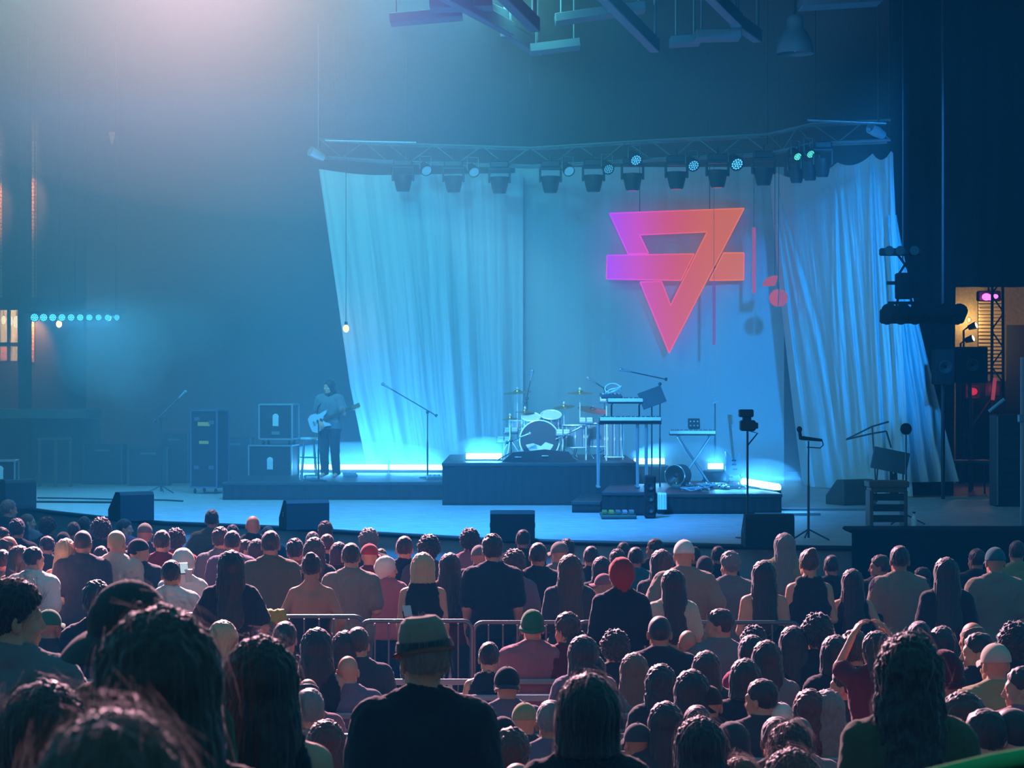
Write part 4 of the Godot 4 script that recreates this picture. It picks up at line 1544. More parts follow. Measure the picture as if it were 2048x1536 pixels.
	m.box(Vector3(p.x - 0.2, p.y - 0.09, -41.7), Vector3(2.2, 0.18, 1.6), Basis.IDENTITY, 0.01)
	m.box(Vector3(p.x - 0.2, 1.9, -42.3), Vector3(2.2, 1.3, 0.1))
	struct_("floor_side_deck", m, grained("side_deck", "3d4448", "4a5256", 0.02, Vector3.ONE, 0.7), "pale-edged raised side deck below the lit building")
	o = thing("timber_frame", "brown timber frame standing under the side deck", "frame", on_deck(110, 41.0))
	var tm := grained("old_timber", "4a3a2b", "6a543c", 0.03, Vector3(6, 1, 6), 0.8)
	for x in [-0.3, 0.02, 0.3]:
		m = MB.new()
		m.box(Vector3(x, 0.45, 0), Vector3(0.06, 0.9, 0.06), Basis.IDENTITY, 0.005)
		put("post", m, tm, o)
	m = MB.new()
	m.box(Vector3(0, 0.93, 0), Vector3(0.68, 0.06, 0.08), Basis.IDENTITY, 0.005)
	put("top_rail", m, tm, o)
	# row of ten blue lamps on a bar
	var bar := thing("lamp_bar", "black bar carrying the row of ten blue lamps", "bar", at(150, 622, 40.6))
	m = MB.new()
	m.tube([at(48, 622, 40.6) - bar.position, at(252, 622, 40.6) - bar.position], 0.035, 8)
	put("pipe", m, mt("111316", 0.5), bar)
	for x in [70, 150, 232]:
		m = MB.new()
		m.tube([at(x, 622, 40.6) - bar.position, Vector3(at(x, 0, 40.6).x - bar.position.x, 10.22 - bar.position.y, 0)], 0.012, 6)
		put("hanger", m, mt("111316", 0.5), bar)
	for i in 10:
		var x := 69.0 + i * 18.3
		var r := 0.088 - 0.0028 * i
		var l := thing("stage_lamp", "round blue lamp in the row of ten, %s" % ["beside the slim pillar", "second from the slim pillar", "third from the slim pillar", "fourth from the slim pillar", "fifth from the slim pillar", "sixth from the slim pillar", "fourth from the row's free end", "third from the row's free end", "second from the row's free end", "at the row's free end"][i], "stage lamp", at(x, 635, 40.5), 0.12, "row of blue lamps on the bar")
		m = MB.new()
		m.lathe([Vector2(0, -0.16), Vector2(r * 0.7, -0.16), Vector2(r, -0.02), Vector2(r, 0.03), Vector2(r * 0.86, 0.03), Vector2(r * 0.86, 0.0), Vector2(0, 0.0)], Transform3D(Basis(Vector3.RIGHT, PI / 2), Vector3.ZERO), 18)
		put("housing", m, mt("15181c", 0.4, 0.3), l)
		m = MB.new()   # a lens of small facets
		for j in 19:
			var rr: float = 0.0 if j == 0 else (r * 0.36 if j < 7 else r * 0.68)
			var t := TAU * (j - 1) / 6.0 if j < 7 else TAU * (j - 7) / 12.0
			m.lathe([Vector2(r * 0.15, 0.0), Vector2(r * 0.10, 0.012), Vector2(0, 0.014)], Transform3D(Basis(Vector3.RIGHT, PI / 2), Vector3(cos(t) * rr, sin(t) * rr, 0.012)), 6)
		put("lens", m, glow("4fd0ff", 2.6), l)
		m = MB.new()
		m.tube([Vector3(-r - 0.01, 0, -0.06), Vector3(-r - 0.01, r + 0.03, -0.08), Vector3(r + 0.01, r + 0.03, -0.08), Vector3(r + 0.01, 0, -0.06)], 0.008, 6)
		put("yoke", m, mt("15181c", 0.4), l)
	for q in [[118, 648, "bulb under the row of blue lamps"], [692, 657, "bulb at the curtain's left edge"]]:
		o = thing("bulb_lamp", "single warm yellow " + q[2], "lamp", at(q[0], q[1], 41.6 if q[0] < 400 else 40.0))
		m = MB.new()
		m.ball(Vector3.ZERO, Vector3(0.06, 0.075, 0.06))
		put("bulb", m, glow("ffd88a", 1.9), o)
		m = MB.new()
		m.tube([Vector3(0, 0.07, 0), Vector3(0, 0.13, 0)], 0.03, 8)
		m.tube([Vector3(0, 0.12, 0), Vector3(0, 10.2 - o.position.y, 0)], 0.006, 5)
		put("cable", m, mt("101010"), o)
		lamp_omni("bulb_lamp_filament", o.position, "ffc070", 0.12, 0.05)
	# cases and boxes at the side
	flight_case(on_deck(420, 38.5), Vector3(0.50, 1.52, 0.62), -0.22, "tall black equipment case with yellow labels and edges coloured as if violet-lit", true)
	flight_case(on_deck(548, 39.2), Vector3(0.80, 0.86, 0.7), -0.10, "broad black equipment case under a smaller one, metal-edged", false)
	flight_case(on_deck(558, 39.2, 0.86), Vector3(0.62, 0.76, 0.6), -0.10, "smaller black metal-edged case stacked on the broad case", false)
	flight_case(on_deck(4, 36.5, 0.12), Vector3(0.5, 0.55, 0.5), 0.1, "metal-edged equipment case at the frame edge, pale lid", false)
	for q in [[470, 41.0, 0.7, 0.95, "dim box between the tall case and the stacked cases"], [300, 41.5, 0.8, 0.75, "dim box behind the boom microphone stand"], [352, 42.5, 0.6, 1.0, "dim upright box left of the tall case"], [210, 42.0, 0.8, 0.8, "dim box beside the timber frame"]]:
		var c := thing("equipment_box", q[4], "box", on_deck(q[0], q[1]))
		m = MB.new()
		m.box(Vector3(0, q[3] * 0.5, 0), Vector3(q[2], q[3], 0.5), Basis.IDENTITY, 0.015)
		put("body", m, mt("1b2226", 0.6), c)
		m = MB.new()
		m.box(Vector3(0, q[3] - 0.12, 0.252), Vector3(q[2] * 0.4, 0.05, 0.02), Basis.IDENTITY, 0.006)
		put("handle", m, mt("6b7378", 0.4, 0.7), c)
		m = MB.new()
		for s in [-1, 1]:
			m.box(Vector3(s * (q[2] * 0.5 - 0.02), q[3] * 0.5, 0.245), Vector3(0.03, q[3], 0.02))
		put("corner_trim", m, mt("59636a", 0.4, 0.7), c)

func flight_case(where: Vector3, s: Vector3, turn: float, label: String, labels: bool) -> void:
	var o := thing("equipment_case", label, "case", where, turn)
	var m := MB.new()
	m.box(Vector3(0, s.y * 0.5 + 0.06, 0), s - Vector3(0.02, 0.12, 0.02))
	put("body", m, mt("1a2024" if not labels else "1c1c2a", 0.6), o)
	var e := mt("aeb8bf" if not labels else "8f8ab8", 0.35, 0.8)  # violet stage light put into the edge colour of the labelled case
	var y0 := 0.12
	for sx in [-1, 1]:
		for sz in [-1, 1]:
			m = MB.new()
			m.box(Vector3(sx * s.x * 0.5, (s.y + y0) * 0.5, sz * s.z * 0.5), Vector3(0.028, s.y - y0, 0.028))
			put("edge_strip", m, e, o)
		for y in [y0, s.y]:
			m = MB.new()
			m.box(Vector3(sx * s.x * 0.5, y, 0), Vector3(0.028, 0.028, s.z))
			put("edge_strip", m, e, o)
	for sz in [-1, 1]:
		for y in [y0, s.y]:
			m = MB.new()
			m.box(Vector3(0, y, sz * s.z * 0.5), Vector3(s.x, 0.028, 0.028))
			put("edge_strip", m, e, o)
	for sx in [-1, 1]:
		for sz in [-1, 1]:
			m = MB.new()
			m.ball(Vector3(sx * s.x * 0.40, 0.05, sz * s.z * 0.38), Vector3(0.025, 0.05, 0.05))
			put("caster", m, mt("0c0c0d", 0.5), o)
	if labels:
		for q in [[0.62, 0.10, 0.035], [0.40, 0.13, 0.045]]:
			m = MB.new()
			m.box(Vector3(0, s.y * (1.0 - q[0]) + 0.36, s.z * 0.5 + 0.004), Vector3(q[1] * 1.8, q[2] * 1.6, 0.006))
			put("label", m, mt("e0a850", 0.7), o, "yellow paper label")
		for q in [[-0.14, 0.48], [0.14, 0.48], [-0.14, 1.36], [0.14, 1.30]]:
			m = MB.new()
			m.box(Vector3(q[0], q[1], s.z * 0.5), Vector3(0.10, 0.075, 0.03), Basis.IDENTITY, 0.01)
			put("latch", m, mt("8a86a4", 0.35, 0.8), o)
	else:
		m = MB.new()
		m.box(Vector3(0.0, s.y * 0.58, s.z * 0.5 + 0.004), Vector3(0.11, 0.16, 0.006))
		m.ball(Vector3(0.0, s.y * 0.58 + 0.09, s.z * 0.5 + 0.004), Vector3(0.06, 0.06, 0.006))
		put("badge", m, mt("cfd8dc", 0.6), o, "pale rounded badge")
		m = MB.new()
		m.box(Vector3(0, s.y * 0.30, s.z * 0.5), Vector3(0.16, 0.07, 0.03), Basis.IDENTITY, 0.01)
		put("handle", m, mt("8b959b", 0.35, 0.8), o)

func build_right() -> void:
	var m: MB
	var o: Node3D
	# backstage seen through the opening: pale wall, a corrugated shutter, warm lamps
	m = MB.new()
	var p0 := at(1890, 560, 44.0)
	var p1 := at(2120, 1000, 44.0)
	m.box((p0 + p1) * 0.5, Vector3(p1.x - p0.x, p0.y - p1.y, 0.2))
	struct_("wall_backstage", m, grained("plaster", "6f6554", "857a66", 0.03, Vector3.ONE * 1.5, 0.9), "pale backstage wall seen through the opening")
	for q in [[1912, 2060, 762, 1010, "wall_shade_flat", "black flat added for the shade below the lit backstage opening"], [2012, 2060, 650, 762, "wall_shade_flat", "black flat added for the shade at the frame edge beside the ribbed shutter"]]:
		m = MB.new()
		p0 = at(q[0], q[2], 42.6)
		p1 = at(q[1], q[3], 42.6)
		m.box((p0 + p1) * 0.5, Vector3(p1.x - p0.x, p0.y - p1.y, 0.08))
		struct_(q[4], m, mt("0e1012", 0.95), q[5])  # black flats added where the backstage wall lies in shade
	o = thing("roller_shutter", "pale ribbed shutter lit by two warm lamps backstage", "shutter", at(1981, 745, 43.8))
	var k := 43.0 / FPX
	for i in 20:
		m = MB.new()
		var y := (i + 0.5) * 0.076
		m.box(Vector3(0, y, 0), Vector3(48 * k, 0.058, 0.05), Basis(Vector3.RIGHT, -0.35), 0.008)
		put("slat", m, mt("a5977c", 0.8), o)
	m = MB.new()
	m.box(Vector3(0, 0.76, -0.06), Vector3(50 * k, 1.54, 0.04))
	put("backing", m, mt("3a342a", 0.9), o)
	for q in [[1950, 651, "upper warm spot lamp beside the ribbed shutter"], [1944, 677, "lower warm spot lamp beside the ribbed shutter"]]:
		var l := thing("spot_lamp", q[2], "lamp", at(q[0], q[1], 42.0), 1.0)
		m = MB.new()
		m.lathe([Vector2(0, -0.14), Vector2(0.05, -0.14), Vector2(0.075, 0.0), Vector2(0.075, 0.03), Vector2(0.065, 0.03), Vector2(0.065, 0.01), Vector2(0, 0.01)], Transform3D(Basis(Vector3.RIGHT, PI / 2 - 0.3), Vector3.ZERO), 16)
		put("housing", m, mt("121212", 0.5), l)
		m = MB.new()
		m.ball(Vector3(0, 0.006, 0.022), Vector3(0.062, 0.062, 0.02), Basis(Vector3.RIGHT, -0.3))
		put("lens", m, glow("fff0c4", 2.6), l)
		m = MB.new()
		m.tube([Vector3(0, 0, -0.1), Vector3(-0.1, -0.1, -0.2), Vector3(-0.1, DECK - l.position.y, -0.2)], 0.02, 6)
		put("stand", m, mt("0e0f10", 0.5), l)
		lamp_spot("spot_lamp_beam", l.position + Vector3(0.05, 0.0, 0.08), at(1985, q[1] + 20, 43.0), "ffd28a", 1.6, 60)
	lamp_omni("backstage_glow", at(1938, 640, 43.6), "ffcf80", 0.7, 0.06)
	m = MB.new()
	m.ball(Vector3.ZERO, Vector3(0.035, 0.05, 0.035))
	tag(put("bare_bulb", m, glow("ffdf9a", 1.5)), "small bare bulb on the pale backstage wall, above the spot lamps", "lamp").position = at(1938, 640, 43.83)
	o = thing("effect_lamp", "magenta glowing lamp above the ribbed shutter", "lamp", at(1979, 594, 41.0))
	for q in [[-7, 0, 0.09], [2, -1, 0.075], [11, 1, 0.055]]:
		m = MB.new()
		m.ball(Vector3(q[0] * 0.0098, q[1] * 0.0098, 0.04), Vector3(q[2], q[2] * 0.8, 0.05))
		put("lens", m, glow("ff6cf0", 2.2), o)
	m = MB.new()
	m.box(Vector3(0, 0.02, -0.08), Vector3(0.44, 0.2, 0.2), Basis.IDENTITY, 0.02)
	m.tube([Vector3(0, 0.1, -0.08), Vector3(0, 10.2 - o.position.y, -0.08)], 0.02, 6)
	put("housing", m, mt("131018", 0.5), o)
	lamp_omni("effect_lamp_source", at(1979, 600, 40.7), "ff4fe0", 0.18, 0.05)
	# truss legs and struts in the opening
	o = thing("truss_leg", "dark lattice leg crossing in front of the ribbed shutter", "truss", on_deck(1995, 40.0))
	for x in [-0.12, 0.12]:
		m = MB.new()
		m.tube([Vector3(x, 0, 0), Vector3(x * 0.8, 4.6, 0)], 0.028, 8)
		put("chord", m, mt("121417", 0.5), o)
	for i in 12:
		m = MB.new()
		var sg := 1.0 if i % 2 == 0 else -1.0
		m.tube([Vector3(-0.12 * sg, 0.3 + i * 0.34, 0), Vector3(0.12 * sg, 0.64 + i * 0.34, 0)], 0.016, 6)
		put("brace", m, mt("121417", 0.5), o)
	m = MB.new()
	m.tube([Vector3(0, 1.9, 0.1), Vector3(-0.65, 1.0, 0.1)], 0.03, 6)
	put("stay", m, mt("121417", 0.5), o)
	# speakers, boxes and a table by the opening
	for q in [[1886, 734, 38, 70, 36.5, "1f2224", "grey speaker box on a post at the curtain's outer edge"], [1940, 730, 62, 72, 39.0, "101216", "large black box below the warm spot lamps"]]:
		o = thing("speaker_box", q[6], "speaker", at(q[0], q[1] + q[3] * 0.5, q[4]))
		var kk: float = q[4] / FPX
		m = MB.new()
		m.box(Vector3(0, q[3] * 0.5 * kk, 0), Vector3(q[2] * kk, q[3] * kk, 0.4), Basis.IDENTITY, 0.015)
		put("cabinet", m, mt(q[5], 0.9, 0.0, 0.2), o)
		m = MB.new()
		m.lathe([Vector2(0, 0.0), Vector2(0.03, 0.0), Vector2(0.10, 0.03), Vector2(0.115, 0.03), Vector2(0.115, 0.0)], Transform3D(Basis(Vector3.RIGHT, PI / 2), Vector3(0, q[3] * 0.5 * kk, 0.2)), 18)
		put("cone", m, mt("0a0b0c", 0.6), o)
		m = MB.new()
		m.tube([Vector3(0, 0, 0), Vector3(0, DECK - o.position.y, 0)], 0.035, 8)
		put("post", m, mt("15181b", 0.5), o)
	o = thing("folding_table", "low grey table behind the curtain's outer edge", "table", on_deck(1925, 38.0))
	m = MB.new()
	m.box(Vector3(0, 0.60, 0), Vector3(1.0, 0.05, 0.6), Basis.IDENTITY, 0.01)
	put("tabletop", m, mt("3a4650", 0.6), o)
	for sx in [-1, 1]:
		for sz in [-1, 1]:
			m = MB.new()
			m.tube([Vector3(sx * 0.46, 0, sz * 0.25), Vector3(sx * 0.44, 0.58, sz * 0.24)], 0.018, 6)
			put("leg", m, mt("2c353c", 0.4, 0.5), o)
	o = thing("rack_case", "tall dark rack with a red-lit edge near the frame edge", "rack", on_deck(2012, 34.5))
	m = MB.new()
	m.box(Vector3(0, 0.75, 0), Vector3(0.44, 1.5, 0.5), Basis.IDENTITY, 0.015)
	put("body", m, mt("14171a", 0.6), o)
	for i in 6:
		m = MB.new()
		m.box(Vector3(0, 0.2 + i * 0.22, 0.255), Vector3(0.38, 0.18, 0.02), Basis.IDENTITY, 0.004)
		put("rack_unit", m, mt("1d2126", 0.4, 0.4), o)
	m = MB.new()
	m.box(Vector3(-0.2, 0.75, 0.26), Vector3(0.02, 1.45, 0.02))
	put("rail", m, mt("8a8f94", 0.4, 0.8), o)
	m = MB.new()
	m.tube([Vector3(-0.2, 1.62, 0.1), Vector3(0.05, 1.82, 0.1)], 0.03, 8)
	tag(put("rod", m, mt("8fb6c8", 0.5)), "pale rod lying aslant on top of the tall rack", "rod").position = o.position - Vector3(0.1, 0.07, 0)
	for q in [[1945, 783, "ff3050", 0.09, "round red lamp glowing behind the stage at the side"], [1987, 778, "c04858", 0.06, "dim red strip lamp next to the round red lamp"]]:
		o = thing("red_lamp", q[4], "lamp", at(q[0], q[1], 39.8))
		m = MB.new()
		if q[0] < 1960:
			m.ball(Vector3(0, 0, 0.03), Vector3(q[3], q[3] * 0.8, 0.04))
		else:
			m.box(Vector3(0, 0, 0.03), Vector3(0.07, 0.42, 0.03), Basis(Vector3(0, 0, 1), -0.1), 0.01)
		put("lens", m, glow(q[2], 0.55), o)
		m = MB.new()
		m.box(Vector3(0, 0, -0.05), Vector3(0.3, 0.3, 0.12), Basis.IDENTITY, 0.02)
		m.tube([Vector3(0, -0.1, -0.05), Vector3(0, DECK - o.position.y, -0.05)], 0.03, 6)
		put("housing", m, mt("120d10", 0.6), o)
		lamp_omni("red_lamp_source", o.position + Vector3(0, 0, 0.12), q[2], 0.06, 0.04)
	m = MB.new()
	var pole := on_deck(2046, 27.5)
	m.tube([pole, pole + Vector3(0, 2.35, 0)], 0.035, 10)
	m.box(pole + Vector3(0, 1.55, 0), Vector3(0.12, 0.1, 0.12), Basis.IDENTITY, 0.01)
	tag(put("scaffold_pole", m, mt("7b8b96", 0.4, 0.6)), "upright steel pole at the frame edge beside the stage", "pole")
	# black draped platform in front, with a desk on the stage behind it
	m = MB.new()
	o = thing("draped_platform", "long low black draped platform in front of the stage's side", "platform", Vector3(0, 0, 0))
	var x0 := (1684 - 1024.0) * 25.9 / FPX
	m.sheet(func(u, v):
		return Vector3(lerpf(x0, x0 + 3.4, u), lerpf(1.49, ground(25.2), v), -25.15 + 0.02 * sin(u * 120.0) * v), 120, 4, 0.02)
	put("skirt", m, mt("15181c", 0.95, 0.0, 0.2), o)
	m = MB.new()
	m.box(Vector3(x0 + 1.7, 1.485, -25.45), Vector3(3.44, 0.05, 0.62), Basis.IDENTITY, 0.02)
	put("deck", m, mt("15181c", 0.9, 0.0, 0.2), o)
	for sx in [0.1, 3.3]:
		m = MB.new()
		m.box(Vector3(x0 + sx, (1.46 + ground(25.5)) * 0.5, -25.45), Vector3(0.08, 1.46 - ground(25.5), 0.08))
		put("leg", m, mt("15181c", 0.9), o)
	o = thing("desk", "small brown desk with a slatted front behind the black platform", "desk", on_deck(1773, 29.5))
	var wood := grained("desk_wood", "4c4034", "6b5a46", 0.03, Vector3(2, 8, 8), 0.7)
	m = MB.new()
	m.box(Vector3(0, 0.60, 0), Vector3(0.56, 0.09, 0.42), Basis.IDENTITY, 0.012)
	put("top", m, wood, o)
	m = MB.new()
	m.box(Vector3(0, 0.52, 0.0), Vector3(0.50, 0.07, 0.38), Basis.IDENTITY, 0.01)
	put("apron", m, wood, o)
	for sx in [-0.24, 0.24]:
		m = MB.new()
		m.box(Vector3(sx, 0.26, 0), Vector3(0.05, 0.5, 0.36), Basis.IDENTITY, 0.006)
		put("side", m, wood, o)
	for i in 3:
		m = MB.new()
		m.box(Vector3(0, 0.12 + i * 0.15, 0.16), Vector3(0.44, 0.10, 0.02), Basis.IDENTITY, 0.005)
		put("slat", m, mt("2a251f", 0.8), o)
	for q in [[1828, 1037, "63d6ff", "white bottle glinting beside the desk"]]:
		o = thing("bottle", q[3], "bottle", at(q[0], 1048, 29.2))
		o.position.y = DECK
		m = MB.new()
		m.lathe([Vector2(0, 0), Vector2(0.04, 0), Vector2(0.042, 0.03), Vector2(0.042, 0.13), Vector2(0.02, 0.17), Vector2(0.018, 0.20), Vector2(0, 0.20)], Transform3D(Basis(Vector3(0, 0, 1), 0.0), Vector3.ZERO), 14)
		put("body", m, mt("dfe9ee", 0.3), o)
		m = MB.new()
		m.lathe([Vector2(0, 0.2), Vector2(0.02, 0.2), Vector2(0.02, 0.225), Vector2(0, 0.225)], Transform3D.IDENTITY, 12)
		put("cap", m, mt("20262a", 0.4), o)
	# hanging lamp cluster and pendant lamp
	o = thing("lamp_cluster", "black cluster of stage lamps hanging at the curtain's outer edge", "stage light", at(1810, 640, 33.0))
	k = 33.0 / FPX
	var bk := mt("0b0d10", 0.95, 0.0, 0.1)
	m = MB.new()
	m.box(Vector3(-8 * k, 136 * k, 0), Vector3(86 * k, 15 * k, 0.12), Basis.IDENTITY, 0.02)
	put("top_bar", m, bk, o)
	for x in [-34, -12, 16]:
		m = MB.new()
		m.lathe([Vector2(0, -0.13), Vector2(0.05, -0.13), Vector2(0.075, 0.02), Vector2(0, 0.02)], Transform3D(Basis(Vector3.RIGHT, PI / 2), Vector3(x * k, 138 * k, 0.1)), 14)
		put("lamp_can", m, mt("23221c", 0.7, 0.0, 0.2), o)
	m = MB.new()
	m.box(Vector3(-2 * k, 68 * k, 0), Vector3(32 * k, 52 * k, 0.25), Basis.IDENTITY, 0.02)
	put("dimmer_box", m, bk, o)
	m = MB.new()
	m.box(Vector3(-5 * k, 74 * k, 0), Vector3(62 * k, 7 * k, 0.05))
	put("cross_arm", m, bk, o)
	for x in [-14, 12]:
		m = MB.new()
		m.tube([Vector3(x * k, 130 * k, 0), Vector3(-x * k, 92 * k, 0)], 0.02, 6)
		put("strut", m, bk, o)
		m = MB.new()
		m.tube([Vector3(x * k, 42 * k, 0), Vector3(x * 1.4 * k, 20 * k, 0)], 0.02, 6)
		put("strut", m, bk, o)
	for i in 6:
		m = MB.new()
		m.lathe([Vector2(0, -0.16), Vector2(0.09, -0.16), Vector2(0.12, -0.08), Vector2(0.125, 0.14), Vector2(0, 0.14)], Transform3D(Basis(Vector3.RIGHT, PI / 2 - 0.5), Vector3((-36 + i * 28) * k, 10 * k, 0.1)), 14)
		put("lamp_head", m, bk, o)
	m = MB.new()
	m.box(Vector3(35 * k, 8 * k, -0.05), Vector3(166 * k, 30 * k, 0.22), Basis.IDENTITY, 0.03)
	put("batten", m, bk, o)
	m = MB.new()
	m.box(Vector3(0, 34 * k, 0), Vector3(66 * k, 6 * k, 0.1))
	put("bracket", m, bk, o)
	m = MB.new()
	m.tube([Vector3(76 * k, 0, -0.02), Vector3(76 * k, 10.2 - o.position.y, -0.02)], 0.025, 8)
	m.tube([Vector3(-4 * k, 120 * k, -0.02), Vector3(-4 * k, 10.2 - o.position.y, -0.02)], 0.012, 6)
	put("hanger", m, mt("1c2227", 0.5), o)
	o = thing("pendant_lamp", "large unlit bell-shaped pendant lamp hanging under the roof", "lamp", at(1590, 108, 33.0))
	k = 33.0 / FPX
	m = MB.new()
	m.lathe([Vector2(37 * k, 0), Vector2(36 * k, 14 * k), Vector2(32 * k, 28 * k), Vector2(25 * k, 42 * k), Vector2(17 * k, 52 * k), Vector2(17 * k, 68 * k), Vector2(14 * k, 78 * k), Vector2(0, 80 * k)], Transform3D.IDENTITY, 28, false)
	put("shade", m, mt("6a7a82", 0.5), o)
	m = MB.new()
	m.tube([Vector3(0, 78 * k, 0), Vector3(0, 10.2 - o.position.y, 0)], 0.02, 6)
	put("stem", m, mt("2a3034"), o)
	m = MB.new()
	m.lathe([Vector2(0, 30 * k), Vector2(8 * k, 26 * k), Vector2(9 * k, 12 * k), Vector2(0, 4 * k)], Transform3D.IDENTITY, 14, false)
	put("bulb", m, mt("c9cfd2", 0.3), o)
# ---------------------------------------------------------------- curtains, rig, instruments
func curtain_mat() -> StandardMaterial3D:
	if not mats.has("curtain"):
		var m := StandardMaterial3D.new()
		m.resource_name = "curtain_cloth"
		m.albedo_color = Color("b9bfc2")
		m.roughness = 0.9
		m.metallic_specular = 0.25
		m.backlight_enabled = true
		m.backlight = Color(0.25, 0.25, 0.25)
		m.normal_enabled = true
		m.normal_texture = noise_tex(0.05, Color.BLACK, Color.WHITE, 5, true)
		m.uv1_triplanar = true
		m.uv1_scale = Vector3(2, 0.4, 2)
		m.normal_scale = 0.25
		mats["curtain"] = m
	return mats["curtain"]

func build_curtains() -> void:
	nz.frequency = 1.0
	var m := MB.new()
	m.sheet(func(u, v):
		var edge := lerpf(638.0, 700.0, minf(v / 0.68, 1.0)) + maxf(0.0, v - 0.68) * 130.0
		var x := lerpf(edge, 1046.0, u)
		var top: float = 338.0 + 14.0 * sin(minf(u * 3.2, 1.0) * PI * 0.5) - 6.0 * u
		var d := lerpf(40.7, 41.7, u)
		var bottom := 768.0 + 2.0 * FPX / d - 1.0
		var ph := 34.0 * pow(u, 0.75)
		var amp: float = lerpf(0.030, 0.014, u) * (0.5 + 0.5 * v)
		var f: float = sin(ph + 0.3 * sin(v * 3.0)) * amp + sin(ph * 2.3 + 1.0 + 0.4 * v) * amp * 0.4 + nz.get_noise_2d(u * 7.0, v * 0.5) * 0.09
		return at(x, lerpf(top, bottom, v), d + f), 200, 60)
	tag(put("stage_curtain", m, curtain_mat()), "pale gathered curtain at the back behind the guitarist, bright blue", "curtain")
	m = MB.new()
	m.sheet(func(u, v):
		var x := lerpf(1030.0, 1568.0, u)
		var d := 42.0 + 0.2 * sin(u * 3.0)
		var f: float = sin(u * 46.0 + 0.8 * sin(u * 17.0)) * 0.005 + nz.get_noise_2d(u * 11.0 + 40.0, v * 0.4) * 0.03
		return at(x, lerpf(334.0, 768.0 + 2.0 * FPX / d - 1.0, v), d + f), 200, 40)
	tag(put("stage_curtain", m, curtain_mat()), "wide smooth centre curtain behind the drum kit, carrying the glowing emblem", "curtain")
	m = MB.new()
	var ties := [[0.0, 337.0], [0.55, 325.0], [0.835, 307.0], [0.985, 302.0], [1.0, 306.0]]
	var sag := [26.0, 13.0, 15.0, 0.0]
	# folds run from where the cloth is tied up: top, bottom, how far they bow aside, height
	var folds := [[0.01, 0.10, 0.03, 0.16], [0.02, 0.20, 0.10, 0.11], [0.03, 0.30, 0.16, 0.10], [0.04, 0.36, 0.20, -0.07], [0.53, 0.33, -0.05, 0.10], [0.54, 0.40, -0.03, 0.13], [0.55, 0.47, 0.0, -0.10], [0.555, 0.50, 0.0, 0.14], [0.565, 0.56, 0.0, 0.15], [0.60, 0.61, 0.01, -0.09], [0.82, 0.66, -0.03, 0.12], [0.83, 0.72, -0.02, 0.15], [0.835, 0.77, 0.0, -0.10], [0.84, 0.82, 0.0, 0.16], [0.86, 0.88, 0.01, 0.10], [0.975, 0.92, -0.01, 0.13], [0.985, 0.965, 0.0, 0.10]]
	m.sheet(func(u, v):
		var top := 306.0
		for i in ties.size() - 1:
			if u >= ties[i][0]:
				var t := clampf((u - ties[i][0]) / (ties[i + 1][0] - ties[i][0]), 0.0, 1.0)
				top = lerpf(ties[i][1], ties[i + 1][1], t) + sag[i] * 4.0 * t * (1.0 - t)
		var xt := lerpf(1540.0, 1786.0, u)
		var xb := lerpf(1606.0, 1826.0, pow(u, 0.9))
		var w := pow(v, 1.25)
		var d := lerpf(41.4, 37.0, pow(u, 0.8)) + 0.1 * sin(u * 7.0)
		var x = lerpf(xt, xb, w) - 46.0 * sin(minf(u * 4.0, 1.0) * PI) * v * 0.3
		var f := 0.0
		for q in folds:
			var uc: float = lerpf(q[0], q[1], v) + q[2] * sin(v * PI) * 0.5
			var wd = 0.010 + 0.022 * v
			var z: float = (u - uc) / wd
			f -= q[3] * 0.75 * exp(-z * z) * minf(1.0, 0.35 + v * 1.6)
		f += nz.get_noise_2d(u * 5.0 + 9.0, v * 1.0) * 0.14 + nz.get_noise_2d(u * 24.0, v * 1.5) * 0.012
		return at(x, lerpf(top, 768.0 + 2.0 * FPX / d - 1.0, v), d + f), 260, 80)
	tag(put("stage_curtain", m, curtain_mat()), "pale side curtain tied up in swags with fanning folds, nearest the black drape", "curtain")
	m = MB.new()
	m.sheet(func(u, v):
		var x := lerpf(lerpf(1776.0, 1806.0, pow(v, 1.2)), lerpf(1793.0, 1918.0, pow(v, 1.15)), u)
		var d := lerpf(37.05, 37.3, u)
		var f: float = 0.05 * sin(u * 21.0 + v * 2.0) * (0.2 + v) + nz.get_noise_2d(u * 3.0 + 70.0, v * 2.0) * 0.08
		return at(x, lerpf(430.0, 768.0 + 2.0 * FPX / d - 30.0, v), d + f), 90, 50)
	tag(put("stage_curtain", m, curtain_mat()), "narrow trailing outer curtain widening to the floor beside the black drape", "curtain")
	build_emblem()

